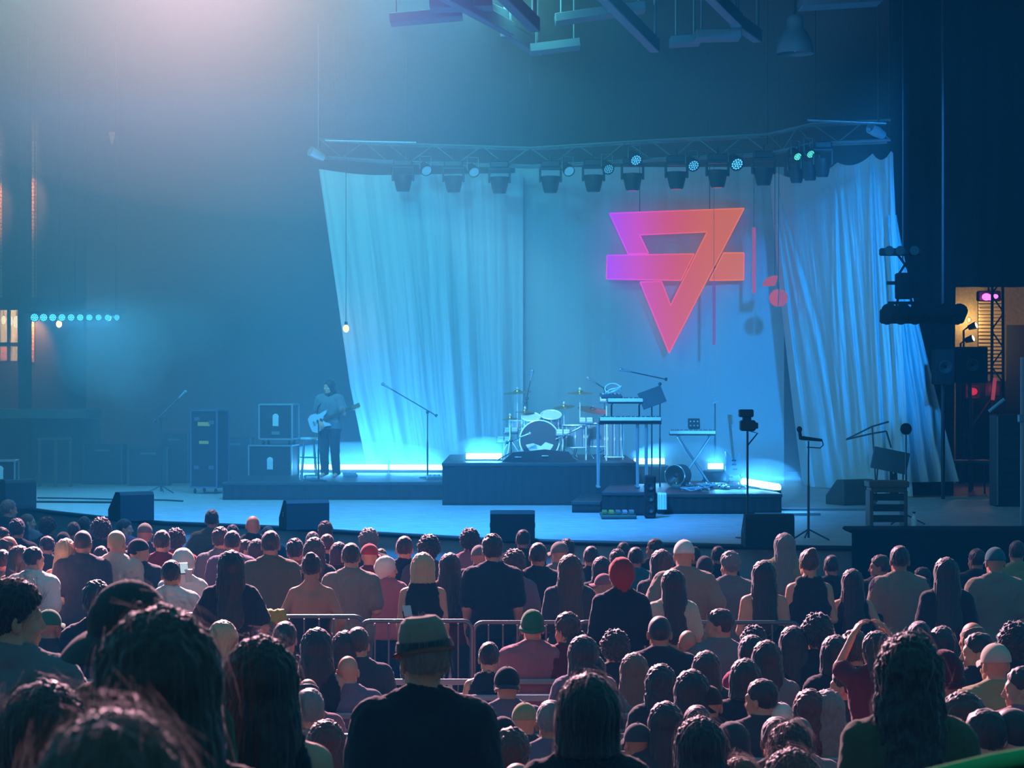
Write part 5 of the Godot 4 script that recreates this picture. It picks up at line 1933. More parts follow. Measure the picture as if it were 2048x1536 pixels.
func build_emblem() -> void:
	var d := 41.86
	var k := d / FPX
	var o := thing("emblem", "glowing magenta to orange triangle emblem crossed by a bar, on the centre curtain", "emblem", at(1350, 560, d))
	var grad := Gradient.new()
	grad.offsets = PackedFloat32Array([0.0, 0.22, 0.45, 0.72, 1.0])
	grad.colors = PackedColorArray([Color("b81eff"), Color("dc2cc4"), Color("e03c6c"), Color("e05a14"), Color("dc6400")])
	var gt := GradientTexture2D.new()
	gt.gradient = grad
	gt.width = 256
	gt.height = 4
	gt.fill_from = Vector2(0, 0)
	gt.fill_to = Vector2(1, 0)
	var em := StandardMaterial3D.new()
	em.resource_name = "emblem_light"
	em.albedo_color = Color(0.02, 0.02, 0.02)
	em.emission_enabled = true
	em.emission = Color.BLACK
	em.emission_texture = gt
	em.emission_energy_multiplier = 1.15
	var pieces := {
		"band": [[1219, 427], [1488, 417], [1338, 706], [1280, 564], [1323, 563], [1341, 611], [1414, 464], [1279, 470], [1297, 507], [1256, 508]],
		"crossbar": [[1214, 511], [1388, 508], [1362, 561], [1213, 558]],
		"crossbar_end": [[1447, 506], [1488, 506], [1487, 560], [1419, 561]]}
	for nm in pieces:
		var pts := PackedVector2Array()
		for q in pieces[nm]:
			pts.append(Vector2((q[0] - 1350.0) * k, -(q[1] - 560.0) * k))
		var m := MB.new()
		m.prism(pts, 0.06, Transform3D.IDENTITY, Vector2((1213 - 1350.0) * k, 0), Vector2((1488 - 1350.0) * k, 1))
		var part := put(nm, m, em, o)
		m = MB.new()
		for i in pts.size():
			var a := pts[i]
			var b := pts[(i + 1) % pts.size()]
			m.tube([Vector3(a.x, a.y, 0.03), Vector3(b.x, b.y, 0.03)], 0.012, 4)
			for e in 6:
				pass
		var uvs := PackedVector2Array()
		for p in m.v:
			uvs.append(Vector2((p.x - (1213 - 1350.0) * k) / (275 * k), 0.5))
		m.uv = uvs
		var em2: StandardMaterial3D = em.duplicate()
		em2.emission_energy_multiplier = 1.6
		em2.resource_name = "emblem_edge_light"
		put("edge_tube", m, em2, part)
	var back := MB.new()
	back.box(Vector3(-2 * k, 26 * k, -0.06), Vector3(220 * k, 0.05, 0.05))
	back.tube([Vector3(-70 * k, 26 * k, -0.06), Vector3(-70 * k, 10.22 - o.position.y, -0.06)], 0.008, 6)
	back.tube([Vector3(70 * k, 26 * k, -0.06), Vector3(70 * k, 10.22 - o.position.y, -0.06)], 0.008, 6)
	put("hanger", back, mt("20242a", 0.6), o)
	var l := lamp_area("emblem_light", o.position + Vector3(0, 0, 0.12), o.position + Vector3(0, 0, 5), "e65a9a", 0.25, Vector2(2.2, 2.2))
	# projector spill imitated by glowing tubes and plates added before the curtain
	for q in [[1508, 455, 586, 0.034, "tall slim pink projector spill beside the emblem, built as a tube", 0.6], [1428, 563, 690, 0.03, "slim violet projector spill built as a tube under the emblem's bar", 0.5]]:
		var t := thing("glow_tube", q[4], "projector spill", at(q[0], q[2], 41.1))
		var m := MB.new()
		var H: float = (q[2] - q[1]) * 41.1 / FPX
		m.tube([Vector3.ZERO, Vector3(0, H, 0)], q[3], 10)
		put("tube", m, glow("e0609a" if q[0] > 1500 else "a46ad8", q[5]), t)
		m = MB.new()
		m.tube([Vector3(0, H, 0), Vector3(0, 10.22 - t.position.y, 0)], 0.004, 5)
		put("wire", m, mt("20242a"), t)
	var t := thing("spill_disc", "round pink projector spill beside the side curtain, built as a split disc", "lamp", at(1557, 596, 40.2))  # glowing disc added to imitate projector spill
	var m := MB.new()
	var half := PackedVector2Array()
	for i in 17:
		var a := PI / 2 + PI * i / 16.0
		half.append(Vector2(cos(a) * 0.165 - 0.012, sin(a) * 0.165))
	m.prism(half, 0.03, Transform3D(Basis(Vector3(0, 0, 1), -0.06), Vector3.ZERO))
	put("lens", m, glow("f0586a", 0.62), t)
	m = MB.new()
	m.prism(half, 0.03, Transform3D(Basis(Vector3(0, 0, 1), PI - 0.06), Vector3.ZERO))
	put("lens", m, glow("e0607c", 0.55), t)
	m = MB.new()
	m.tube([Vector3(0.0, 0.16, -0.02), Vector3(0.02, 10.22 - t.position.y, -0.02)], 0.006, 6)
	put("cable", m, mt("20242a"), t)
	t = thing("spill_plate", "quarter-round pink projector spill built as a plate above the round disc", "lamp", at(1548, 572, 40.3))  # glowing plate added, projector spill again
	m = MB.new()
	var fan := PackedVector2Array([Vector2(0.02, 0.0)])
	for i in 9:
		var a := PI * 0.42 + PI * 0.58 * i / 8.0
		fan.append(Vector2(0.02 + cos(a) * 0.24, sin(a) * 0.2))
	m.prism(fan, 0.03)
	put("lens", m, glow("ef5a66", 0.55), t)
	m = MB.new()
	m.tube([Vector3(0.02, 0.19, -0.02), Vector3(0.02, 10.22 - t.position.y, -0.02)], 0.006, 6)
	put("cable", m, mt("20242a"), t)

const TRUSS := [[640, 297, 41.0], [775, 306, 40.6], [1060, 315, 40.0], [1300, 301, 38.8], [1535, 289, 37.4], [1622, 269, 36.2], [1778, 262, 35.6]]

func truss_at(x: float) -> Vector3:
	var last := Vector3.ZERO
	for q in TRUSS:
		var p := at(q[0], q[1], q[2])
		if p.x >= x and last != Vector3.ZERO:
			return last.lerp(p, (x - last.x) / (p.x - last.x))
		last = p
	return last

func build_rig() -> void:
	var dark := mt("606d74", 0.4, 0.35)
	var wire_m := mt("15191c", 0.6)
	var o := thing("lighting_truss", "long bowed lighting truss above the curtains", "truss")
	var path := []
	for q in TRUSS:
		path.append(at(q[0], q[1], q[2]))
	for c in [[0.17, 0.17], [0.17, -0.17], [-0.17, 0.17], [-0.17, -0.17]]:
		var m := MB.new()
		var pts := []
		for p in path:
			pts.append(p + Vector3(0, c[0], c[1]))
		m.tube(pts, 0.025, 8)
		put("chord", m, dark, o)
	for i in path.size() - 1:
		var a: Vector3 = path[i]
		var b: Vector3 = path[i + 1]
		var n := int(a.distance_to(b) / 0.42)
		for j in n:
			var p0 := a.lerp(b, float(j) / n)
			var p1 := a.lerp(b, float(j + 1) / n)
			var sg := 1.0 if j % 2 == 0 else -1.0
			var m := MB.new()
			m.tube([p0 + Vector3(0, 0.17 * sg, 0.17), p1 + Vector3(0, -0.17 * sg, 0.17)], 0.013, 5)
			m.tube([p0 + Vector3(0, 0.17, 0.17 * sg), p1 + Vector3(0, 0.17, -0.17 * sg)], 0.013, 5)
			put("brace", m, dark, o)
	for i in [0, 2, 4, 6]:
		var m := MB.new()
		m.tube([path[i], Vector3(path[i].x, 10.22, path[i].z)], 0.012, 6)
		put("hanger", m, wire_m, o)
	for q in [[650, 281, 832, 285, 40.0, "short bright pipe over the truss's end"], [1615, 240, 1772, 247, 35.2, "straight bright pipe above the side curtain"]]:
		var m := MB.new()
		var p0 := at(q[0], q[1], q[4])
		var p1 := at(q[2], q[3], q[4])
		var b := thing("rigging_pipe", q[5], "pipe", p0)
		m.tube([Vector3.ZERO, p1 - p0], 0.024, 8)
		put("pipe", m, mt("8f9aa0", 0.35, 0.7), b)
		m = MB.new()
		for t in [0.1, 0.9]:
			var w = (p1 - p0) * t
			m.tube([w, Vector3(w.x, 10.22 - p0.y, w.z)], 0.008, 6)
		put("hanger", m, wire_m, b)
	# spotlights hanging head down
	var names := ["nearest the truss's bright end", "second from the truss's bright end", "third from the truss's bright end", "first past the long gap", "second past the long gap", "just left of the emblem's top corner", "above the emblem's flat top", "above the emblem's orange corner", "last before the side curtain", "first of the three clustered over the side curtain", "middle of the three clustered over the side curtain", "outermost of the three clustered over the side curtain"]
	var spots := [[806, 383, 40.2], [907, 385, 40.0], [999, 387, 39.8], [1101, 386, 39.5], [1187, 384, 39.0], [1265, 381, 38.7], [1353, 378, 38.3], [1435, 375, 37.8], [1527, 371, 37.2], [1593, 366, 36.4], [1620, 361, 36.1], [1645, 354, 35.9]]
	var hung := []
	for i in spots.size():
		var q: Array = spots[i]
		var k: float = (1.0 if i < 9 else 0.8) * 1.0
		var s := thing("moving_spotlight", "dark tapered spotlight hanging from the truss, " + names[i], "stage light", at(q[0], q[1], q[2]), 0.0, "spotlights hanging from the truss")
		var m := MB.new()
		m.lathe([Vector2(0, 0), Vector2(0.11 * k, 0), Vector2(0.125 * k, 0.02), Vector2(0.15 * k, 0.12), Vector2(0.175 * k, 0.24), Vector2(0.18 * k, 0.31), Vector2(0.0, 0.33)], Transform3D.IDENTITY, 20)
		put("head", m, mt("14181b", 0.5), s)
		m = MB.new()
		for sx in [-1, 1]:
			m.box(Vector3(sx * 0.195 * k, 0.33, 0), Vector3(0.04, 0.26, 0.10), Basis.IDENTITY, 0.01)
		m.box(Vector3(0, 0.46, 0), Vector3(0.43 * k, 0.05, 0.14), Basis.IDENTITY, 0.01)
		put("yoke", m, mt("14181b", 0.5), s)
		m = MB.new()
		m.box(Vector3(0, 0.54, 0), Vector3(0.36 * k, 0.12, 0.26), Basis.IDENTITY, 0.02)
		m.tube([Vector3(0, 0.6, 0), Vector3(0, 0.72, 0)], 0.02, 6)
		put("base", m, mt("14181b", 0.5), s)
		m = MB.new()
		m.lathe([Vector2(0, -0.004), Vector2(0.095 * k, -0.004), Vector2(0.095 * k, 0.006)], Transform3D.IDENTITY, 16)
		put("lens", m, mt("3a4a55", 0.1), s)
		hung.append(s)
	# round wash lights with glowing faces between them
	var faces := [[853, 341, 39.9, 0.10, 0.55, "first from the truss's bright end, dim"], [948, 344, 39.7, 0.10, 0.55, "second from the truss's bright end, dim"], [1138, 342, 39.3, 0.10, 0.6, "in the gap before the emblem, dim"], [1217, 338, 38.9, 0.10, 0.75, "above the emblem's magenta corner"], [1272, 320, 38.6, 0.11, 1.3, "raised on the truss over the emblem, bright"], [1387, 331, 38.1, 0.11, 1.2, "over the middle of the emblem, bright"], [1474, 328, 37.6, 0.12, 1.6, "brightest one, by the emblem's orange corner"], [1595, 313, 36.3, 0.075, 1.7, "small green one, left of the pair"], [1621, 308, 36.1, 0.075, 1.5, "small green one, right of the pair"]]
	for q in faces:
		var s := thing("wash_light", "round lit wash light on the truss, " + q[5], "stage light", at(q[0], q[1], q[2] - 0.25))
		var tilt := Basis(Vector3.UP, 0.35) * Basis(Vector3.RIGHT, PI / 2 + 0.55)
		var r: float = q[3]
		var m := MB.new()
		m.lathe([Vector2(0, -0.22), Vector2(r * 0.8, -0.22), Vector2(r * 1.08, -0.06), Vector2(r * 1.08, 0.02), Vector2(r * 0.95, 0.02), Vector2(r * 0.95, 0.0), Vector2(0, 0.0)], Transform3D(tilt, Vector3.ZERO), 20)
		put("housing", m, mt("161b1f", 0.45), s)
		m = MB.new()
		var col := "58c8ff" if q[0] < 1500 else "5cf0d8"
		if q[4] < 0.7:
			m.lathe([Vector2(0, 0.02), Vector2(r * 0.6, 0.012), Vector2(r * 0.94, 0.002)], Transform3D(tilt, Vector3.ZERO), 20, false)
		else:
			for j in 19:
				var rr: float = 0.0 if j == 0 else (r * 0.38 if j < 7 else r * 0.74)
				var t := TAU * (j - 1) / 6.0 if j < 7 else TAU * (j - 7) / 12.0
				m.lathe([Vector2(r * 0.16, 0.0), Vector2(r * 0.11, 0.012), Vector2(0, 0.014)], Transform3D(tilt, tilt * Vector3(cos(t) * rr, 0.004, sin(t) * rr)), 6)
		put("lens", m, glow(col, q[4]), s)
		m = MB.new()
		m.tube([tilt * Vector3(-r * 1.1, -0.08, 0), tilt * Vector3(-r * 1.1, -0.08, 0) + Vector3(0, 0.24, -0.05), tilt * Vector3(r * 1.1, -0.08, 0) + Vector3(0, 0.24, -0.05), tilt * Vector3(r * 1.1, -0.08, 0)], 0.014, 6)
		m.tube([Vector3(0, 0.16, -0.08), Vector3(0, truss_at(s.position.x).y - 0.17 - s.position.y, truss_at(s.position.x).z + 0.17 - s.position.z)], 0.016, 6)
		put("yoke", m, dark, s)
	for q in [[632, 308, 40.6, "pale lamp can at the truss's far end"], [1752, 262, 35.4, "pale lamp can at the truss's near end"]]:
		var s := thing("lamp_can", q[3], "stage light", at(q[0], q[1], q[2]), 0.6)
		var m := MB.new()
		m.lathe([Vector2(0, -0.18), Vector2(0.07, -0.18), Vector2(0.10, 0.0), Vector2(0.10, 0.14), Vector2(0.085, 0.14), Vector2(0.08, 0.02), Vector2(0, 0.02)], Transform3D(Basis(Vector3(0, 0, 1), 1.2), Vector3.ZERO), 16)
		put("can", m, mt("9fb2ba", 0.4, 0.3), s)
		m = MB.new()
		m.tube([Vector3.ZERO, Vector3(0.05, 0.16, 0), Vector3(0.05, 10.2 - s.position.y, 0)], 0.012, 6)
		put("clamp", m, dark, s)

func light_bar(a: Vector3, b: Vector3, label: String, e: float) -> void:
	var o := thing("light_bar", label, "light bar", (a + b) * 0.5)
	var dir := (b - a).normalized()
	var L := a.distance_to(b)
	var n := maxi(1, int(round(L / 1.1)))
	var xf := Basis(dir, Vector3.UP, dir.cross(Vector3.UP))
	for i in n:
		var c := (-0.5 + (i + 0.5) / n) * L
		var m := MB.new()
		m.box(xf * Vector3(c, -0.05, 0), Vector3(L / n - 0.015, 0.05, 0.12), xf, 0.01)
		put("housing", m, mt("1a1d20", 0.4, 0.4), o)
		m = MB.new()
		m.tube([xf * Vector3(c - L / n * 0.5 + 0.02, 0.015, 0), xf * Vector3(c + L / n * 0.5 - 0.02, 0.015, 0)], 0.06, 10)
		put("glow_tube", m, glow("7fdcff", 12.0), o)
	for s in [-0.42, 0.42]:
		var m := MB.new()
		m.box(xf * Vector3(L * s, -0.09, 0), Vector3(0.05, 0.03, 0.2), xf)
		put("foot", m, mt("1a1d20", 0.5), o)
	for i in n:
		var c := (-0.5 + (i + 0.5) / n) * L
		var w := (a + b) * 0.5 + xf * Vector3(c, 0, 0)
		# the bars throw their light both up on the cloth behind and out over the stage
		lamp_area("light_bar_up", w + Vector3(0, 0.09, -0.03), w + Vector3(0, 2.2, -1.0), "2f9cff", e * L / n, Vector2(L / n * 0.9, 0.08))
		lamp_area("light_bar_out", w + Vector3(0, 0.03, 0.10), w + Vector3(0, 0.6, 2.0), "4ab4ff", e * 0.30 * L / n, Vector2(L / n * 0.9, 0.08))

func riser(px: float, d: float, s: Vector3, turn: float, label: String, called := "riser") -> Node3D:
	var o := thing(called, label, "stage riser", on_deck(px, d), turn)
	var m := MB.new()
	m.box(Vector3(0, s.y - 0.03, -s.z * 0.5), Vector3(s.x, 0.06, s.z), Basis.IDENTITY, 0.012)
	put("deck", m, mt("2a2f33", 0.45), o)
	m = MB.new()
	m.sheet(func(u, v):
		return Vector3((u - 0.5) * (s.x - 0.04), lerpf(s.y - 0.06, 0.0, v), -0.03 + 0.008 * sin(u * s.x * 40.0)), int(s.x * 40), 2, 0.01)
	for sx in [-1, 1]:
		m.box(Vector3(sx * (s.x * 0.5 - 0.02), (s.y - 0.06) * 0.5, -s.z * 0.5), Vector3(0.02, s.y - 0.06, s.z - 0.06))
	m.box(Vector3(0, (s.y - 0.06) * 0.5, -s.z + 0.03), Vector3(s.x - 0.04, s.y - 0.06, 0.02))
	put("skirt", m, mt("15191c", 0.9), o)
	return o

func mic_stand(px: float, d: float, base: float, height: float, boom_from: Vector3, boom_to: Vector3, label: String, tripod := true) -> Node3D:
	var o := thing("microphone_stand", label, "microphone stand", on_deck(px, d, base))
	var mtl := mt("4a545a", 0.35, 0.7)
	var m := MB.new()
	m.tube([Vector3(0, 0.03, 0), Vector3(0, height * 0.55, 0), Vector3(0, height * 0.55 + 0.01, 0), Vector3(0, height, 0)], [0.016, 0.016, 0.011, 0.011], 8)
	put("pole", m, mtl, o)
	if tripod:
		for i in 3:
			m = MB.new()
			var t := TAU * i / 3.0 + 0.5
			m.tube([Vector3(0, 0.14, 0), Vector3(cos(t) * 0.28, 0.012, sin(t) * 0.28)], 0.011, 6)
			put("leg", m, mtl, o)
	else:
		m = MB.new()
		m.lathe([Vector2(0, 0), Vector2(0.15, 0), Vector2(0.15, 0.012), Vector2(0.03, 0.03), Vector2(0, 0.035)], Transform3D.IDENTITY, 20)
		put("base", m, mtl, o)
	if boom_from != boom_to:
		m = MB.new()
		m.tube([boom_from, boom_to], 0.011, 6)
		m.tube([boom_from, boom_from + (boom_from - boom_to).normalized() * 0.04], 0.028, 8)
		m.ball(Vector3(0, height, 0), Vector3(0.03, 0.03, 0.03))
		put("boom", m, mtl, o)
		var dr := (boom_to - boom_from).normalized()
		m = MB.new()
		m.tube([boom_to, boom_to + dr * 0.15], [0.014, 0.022], 8)
		m.ball(boom_to + dr * 0.17, Vector3(0.032, 0.032, 0.032))
		put("microphone", m, mt("8ea0a8", 0.4, 0.5), o)
	return o

func cymbal(where: Vector3, r: float, tilt: Vector3, base_y: float, label: String) -> void:
	var o := thing("cymbal", label, "cymbal", Vector3(where.x, base_y, where.z))
	var H := where.y - base_y
	var b := Basis.from_euler(tilt)
	var m := MB.new()
	m.lathe([Vector2(0.0, -0.002), Vector2(r, -0.022), Vector2(r, -0.018), Vector2(r * 0.25, 0.004), Vector2(r * 0.18, 0.025), Vector2(0, 0.035)], Transform3D(b, Vector3(0, H, 0)), 28)
	put("plate", m, mt("b99b58", 0.28, 0.9), o)
	m = MB.new()
	m.tube([Vector3(0, 0.3, 0), Vector3(0, H + 0.08, 0)], 0.010, 8)
	put("stand", m, mt("e4eef2", 0.25, 0.35), o)
	m = MB.new()
	m.lathe([Vector2(0, 0), Vector2(0.02, 0), Vector2(0.02, 0.03), Vector2(0, 0.035)], Transform3D(Basis.IDENTITY, Vector3(0, H + 0.04, 0)), 10)
	put("wing_nut", m, mt("e4eef2", 0.25, 0.35), o)
	for i in 3:
		m = MB.new()
		var t := TAU * i / 3.0 + where.x * 9.0
		m.tube([Vector3(0, 0.36, 0), Vector3(cos(t) * 0.24, 0.01, sin(t) * 0.24)], 0.009, 6)
		put("leg", m, mt("e4eef2", 0.25, 0.35), o)

func drum(called: String, where: Vector3, r: float, depth: float, b: Basis, foot_y: float, label: String, shell := "7c8a90") -> void:
	var o := thing(called, label, "drum", where)
	var xf := Transform3D(b, Vector3.ZERO)
	var m := MB.new()
	m.lathe([Vector2(0, -depth * 0.5), Vector2(r, -depth * 0.5), Vector2(r, depth * 0.5), Vector2(0, depth * 0.5)], xf, 28)
	put("shell", m, mt(shell, 0.25, 0.3), o)
	for s in [-1, 1]:
		m = MB.new()
		var pts := []
		for i in 28:
			var t := TAU * i / 28
			pts.append(xf * Vector3(cos(t) * (r + 0.01), s * depth * 0.5, sin(t) * (r + 0.01)))
		m.tube(pts, 0.014, 6, true)
		put("hoop", m, mt("e4eef2", 0.25, 0.35), o)
		m = MB.new()
		m.lathe([Vector2(0, s * (depth * 0.5 + 0.004)), Vector2(r * 0.97, s * (depth * 0.5 + 0.004))], xf, 28)
		put("drumhead", m, mt("aeb9be" if called != "bass_drum" else "2b3438", 0.5), o)
	for i in 8:
		m = MB.new()
		var t := TAU * i / 8
		m.tube([xf * Vector3(cos(t) * (r + 0.012), -depth * 0.45, sin(t) * (r + 0.012)), xf * Vector3(cos(t) * (r + 0.012), depth * 0.45, sin(t) * (r + 0.012))], 0.006, 5)
		m.box(xf * Vector3(cos(t) * (r + 0.012), 0, sin(t) * (r + 0.012)), Vector3(0.022, 0.05, 0.022), b)
		put("lug", m, mt("e4eef2", 0.25, 0.35), o)
	for i in 3:
		var t := TAU * i / 3.0 + 0.5
		var p := Vector3(cos(t) * r * 0.9, 0, sin(t) * r * 0.9)
		if where.y - foot_y > r + 0.05 or b == Basis.IDENTITY:
			m = MB.new()
			m.tube([p, Vector3(p.x * 1.25, foot_y - where.y + 0.01, p.z * 1.25)], 0.009, 6)
			put("leg", m, mt("e4eef2", 0.25, 0.35), o)

func keyboard(where: Vector3, L: float, turn: float, label: String) -> void:
	var o := thing("keyboard", label, "keyboard", where, turn)
	var m := MB.new()
	m.box(Vector3(0, 0.035, 0), Vector3(L, 0.07, 0.30), Basis.IDENTITY, 0.012)
	put("body", m, mt("22272b", 0.35, 0.2), o)
	m = MB.new()
	m.box(Vector3(0, 0.052, 0.152), Vector3(L * 0.98, 0.05, 0.012), Basis.IDENTITY, 0.004)
	put("edge_strip", m, mt("dfe7ea", 0.4), o, "pale front edge strip")
	var n := int(L / 0.0236)
	m = MB.new()
	for i in n:
		m.box(Vector3(-L * 0.48 + (i + 0.5) * L * 0.96 / n, 0.075, 0.07), Vector3(L * 0.96 / n - 0.002, 0.018, 0.14))
	put("white_keys", m, mt("d8dcdc", 0.4), o)
	m = MB.new()
	for i in n:
		if not i % 7 in [2, 6]:
			m.box(Vector3(-L * 0.48 + (i + 1.0) * L * 0.96 / n, 0.09, 0.04), Vector3(0.012, 0.02, 0.085))
	put("black_keys", m, mt("0c0c0d", 0.4), o)
	for i in 8:
		m = MB.new()
		m.lathe([Vector2(0, 0), Vector2(0.014, 0), Vector2(0.011, 0.022), Vector2(0, 0.022)], Transform3D(Basis.IDENTITY, Vector3(-L * 0.4 + i * L * 0.115, 0.068, -0.09)), 10)
		put("knob", m, mt("9aa6ac", 0.3, 0.6), o)

func build_band() -> void:
	var m: MB
	var o: Node3D
	# risers
	riser(676, 36.2, Vector3(4.0, 0.31, 5.0), 0.0, "low black riser under the guitarist with the longest light bar")
	riser(1080, 34.6, Vector3(3.24, 0.70, 4.2), 0.0, "tall black riser under the drum kit")
	riser(1440, 32.3, Vector3(1.92, 0.31, 4.4), 0.0, "low black riser before the side curtain, cluttered with pedals")
	riser(1250, 31.9, Vector3(0.72, 0.36, 2.6), -0.10, "black keyboard platform stepping up beside the drum riser", "platform")
	riser(1172, 32.6, Vector3(0.46, 0.18, 2.2), -0.10, "lowest black step beside the keyboard platform", "step")
	# glowing floor bars
	light_bar(at(558, 936, 40.1), at(887, 937, 40.1), "longest white-blue glowing light bar, on the guitarist's riser", 5.5)
	light_bar(at(930, 915, 35.6), at(1006, 915, 35.6), "glowing light bar on the drum riser's corner", 5.5)
	for q in [[1298, 0.62, 36.4, 0.28, "black box holding the light bar behind the keyboards"], [1431, 0.34, 36.5, 0.19, "black box holding the shortest light bar"]]:
		o = thing("equipment_box", q[4], "box", on_deck(q[0], q[2], 0.31 if q[0] > 1400 else 0.0))
		m = MB.new()
		var hh: float = q[3] if q[0] > 1400 else q[3] + 0.31
		m.box(Vector3(0, hh * 0.5, 0), Vector3(q[1] + 0.06, hh, 0.34), Basis.IDENTITY, 0.012)
		put("body", m, mt("16191c", 0.7), o)
		m = MB.new()
		m.box(Vector3(0, hh * 0.6, 0.172), Vector3(0.12, 0.05, 0.02), Basis.IDENTITY, 0.006)
		put("handle", m, mt("3a4248", 0.4, 0.5), o)
	light_bar(at(1266, 925, 36.4), at(1331, 925, 36.4), "glowing light bar behind the keyboards", 5.5)
	light_bar(at(1414, 935, 36.5), at(1448, 935, 36.5), "shortest glowing light bar, before the side curtain", 5.5)
	light_bar(at(1487, 965, 34.6), at(1556, 977, 33.0), "slanting light bar at the end of the pedal riser", 5.5)
	# drum kit on the tall riser
	var top := DECK + 0.70
	drum("bass_drum", Vector3(at(1079, 0, 36.0).x, top + 0.34, -36.0), 0.33, 0.40, Basis(Vector3.RIGHT, PI / 2), top, "bass drum of the drum kit, its round front facing out", "4a565c")
	var bd := get_node("bass_drum")
	m = MB.new()
	var seg := PackedVector2Array()
	for i in 15:
		var t := PI + 0.35 + (PI - 0.7) * i / 14.0
		seg.append(Vector2(cos(t) * 0.25, sin(t) * 0.25 + 0.01))
	seg.append(Vector2(0.10, -0.03))
	seg.append(Vector2(0.02, -0.10))
	seg.append(Vector2(-0.11, -0.05))
	m.prism(seg, 0.006, Transform3D(Basis.IDENTITY, Vector3(0, 0, 0.206)))
	put("print", m, mt("b6ccd4", 0.6), bd, "pale patchy print on the lower half of the drumhead")
	o = thing("equipment_box", "low black box lying in front of the bass drum", "box", on_deck(1078, 35.2, 0.70))
	m = MB.new()
	m.prism(PackedVector2Array([Vector2(-0.62, 0), Vector2(0.62, 0), Vector2(0.5, 0.16), Vector2(0.1, 0.20), Vector2(-0.45, 0.15)]), 0.3)
	put("body", m, mt("0f1214", 0.7), o)
	for q in [[-0.35, 0.08], [0.1, 0.1]]:
		m = MB.new()
		m.tube([Vector3(q[0] - 0.05, q[1], 0.155), Vector3(q[0] - 0.05, q[1], 0.175), Vector3(q[0] + 0.05, q[1], 0.175), Vector3(q[0] + 0.05, q[1], 0.155)], 0.008, 6)
		put("handle", m, mt("b8c8d0", 0.3, 0.3), o)
	o = thing("sheet_stand", "dark tilted music desk behind the upper keyboard's free end", "music stand", on_deck(1304, 34.2))
	m = MB.new()
	m.box(Vector3(0, 1.78, 0), Vector3(0.40, 0.30, 0.015), Basis(Vector3(0, 0, 1), 0.35) * Basis(Vector3.RIGHT, -0.4), 0.004)
	put("desk", m, mt("2a3a44", 0.6), o)
	m = MB.new()
	m.tube([Vector3(0, 0, -0.05), Vector3(0, 1.72, -0.05)], 0.014, 6)
	put("pole", m, mt("3a444b", 0.4, 0.4), o)
	for i in 3:
		m = MB.new()
		var t := TAU * i / 3.0
		m.tube([Vector3(0, 0.2, -0.05), Vector3(cos(t) * 0.24, 0.01, sin(t) * 0.24 - 0.05)], 0.01, 6)
		put("leg", m, mt("3a444b", 0.4, 0.4), o)
	drum("rack_tom", at(1062, 845, 36.2), 0.15, 0.22, Basis(Vector3.RIGHT, 0.45), top, "small tom mounted over the bass drum, nearer the hi-hat")
	drum("rack_tom", at(1102, 842, 36.2), 0.165, 0.24, Basis(Vector3.RIGHT, 0.45), top, "slightly larger tom over the bass drum, nearer the floor toms")
	drum("floor_tom", Vector3(at(1150, 0, 36.1).x, top + 0.40, -36.1), 0.20, 0.38, Basis.IDENTITY, top, "floor tom next to the bass drum")
	drum("floor_tom", Vector3(at(1196, 0, 36.4).x, top + 0.42, -36.4), 0.22, 0.40, Basis.IDENTITY, top, "larger floor tom behind the keyboard stand")
	drum("snare_drum", Vector3(at(1040, 0, 36.9).x, top + 0.58, -36.9), 0.18, 0.15, Basis.IDENTITY, top, "snare drum at the drummer's side, beyond the hi-hat", "c4ccd0")
	drum("conga", Vector3(at(1228, 0, 36.0).x, top + 0.36, -36.0), 0.15, 0.62, Basis.IDENTITY, top, "tall narrow drum at the riser's end behind the keyboards")
	cymbal(at(1035, 783, 36.6), 0.25, Vector3(0.10, 0, 0.08), top, "crash cymbal high beside the overhead microphone")
	cymbal(at(1160, 784, 36.4), 0.23, Vector3(0.08, 0, 0.0), top, "crash cymbal high in the middle of the drum kit")
	cymbal(at(1050, 822, 36.3), 0.17, Vector3(0.05, 0, 0.0), top, "upper hi-hat plate just left of the toms")
	cymbal(at(1186, 818, 36.6), 0.27, Vector3(0.22, 0, -0.15), top, "broad ride cymbal tilted over the floor toms")
	cymbal(at(1128, 812, 36.9), 0.19, Vector3(0.16, 0, 0.1), top, "small splash cymbal behind the toms")
	cymbal(at(1020, 836, 36.0), 0.14, Vector3(0.05, 0, 0.1), top, "lowest small cymbal at the kit's outer corner")
	o = thing("drum_throne", "round padded drum stool behind the drum kit", "stool", Vector3(at(1090, 0, 37.4).x, top, -37.4))
	m = MB.new()
	m.lathe([Vector2(0, 0.46), Vector2(0.15, 0.46), Vector2(0.17, 0.49), Vector2(0.16, 0.54), Vector2(0, 0.55)], Transform3D.IDENTITY, 20)
	put("seat", m, mt("16181a", 0.6), o)
	for i in 3:
		m = MB.new()
		var t := TAU * i / 3
		m.tube([Vector3(0, 0.44, 0), Vector3(cos(t) * 0.22, 0.01, sin(t) * 0.22)], 0.012, 6)
		put("leg", m, mt("e4eef2", 0.25, 0.35), o)
	# percussion pads and small hardware around the kit
	for q in [[1008, 880, 36.3, "drum pad low at the kit's outer edge"], [1213, 800, 35.6, "electronic pad leaning above the upper keyboard"], [1126, 866, 35.7, "drum pad between bass drum and floor tom"], [1172, 842, 35.9, "drum pad in front of the ride cymbal"], [1022, 862, 36.5, "drum pad beside the snare"]]:
		o = thing("drum_pad", q[3], "drum pad", at(q[0], q[1], q[2]))
		m = MB.new()
		m.box(Vector3.ZERO, Vector3(0.26, 0.04, 0.18), Basis(Vector3.RIGHT, 0.5), 0.012)
		put("body", m, mt("5c6a70", 0.3, 0.3), o)
		m = MB.new()
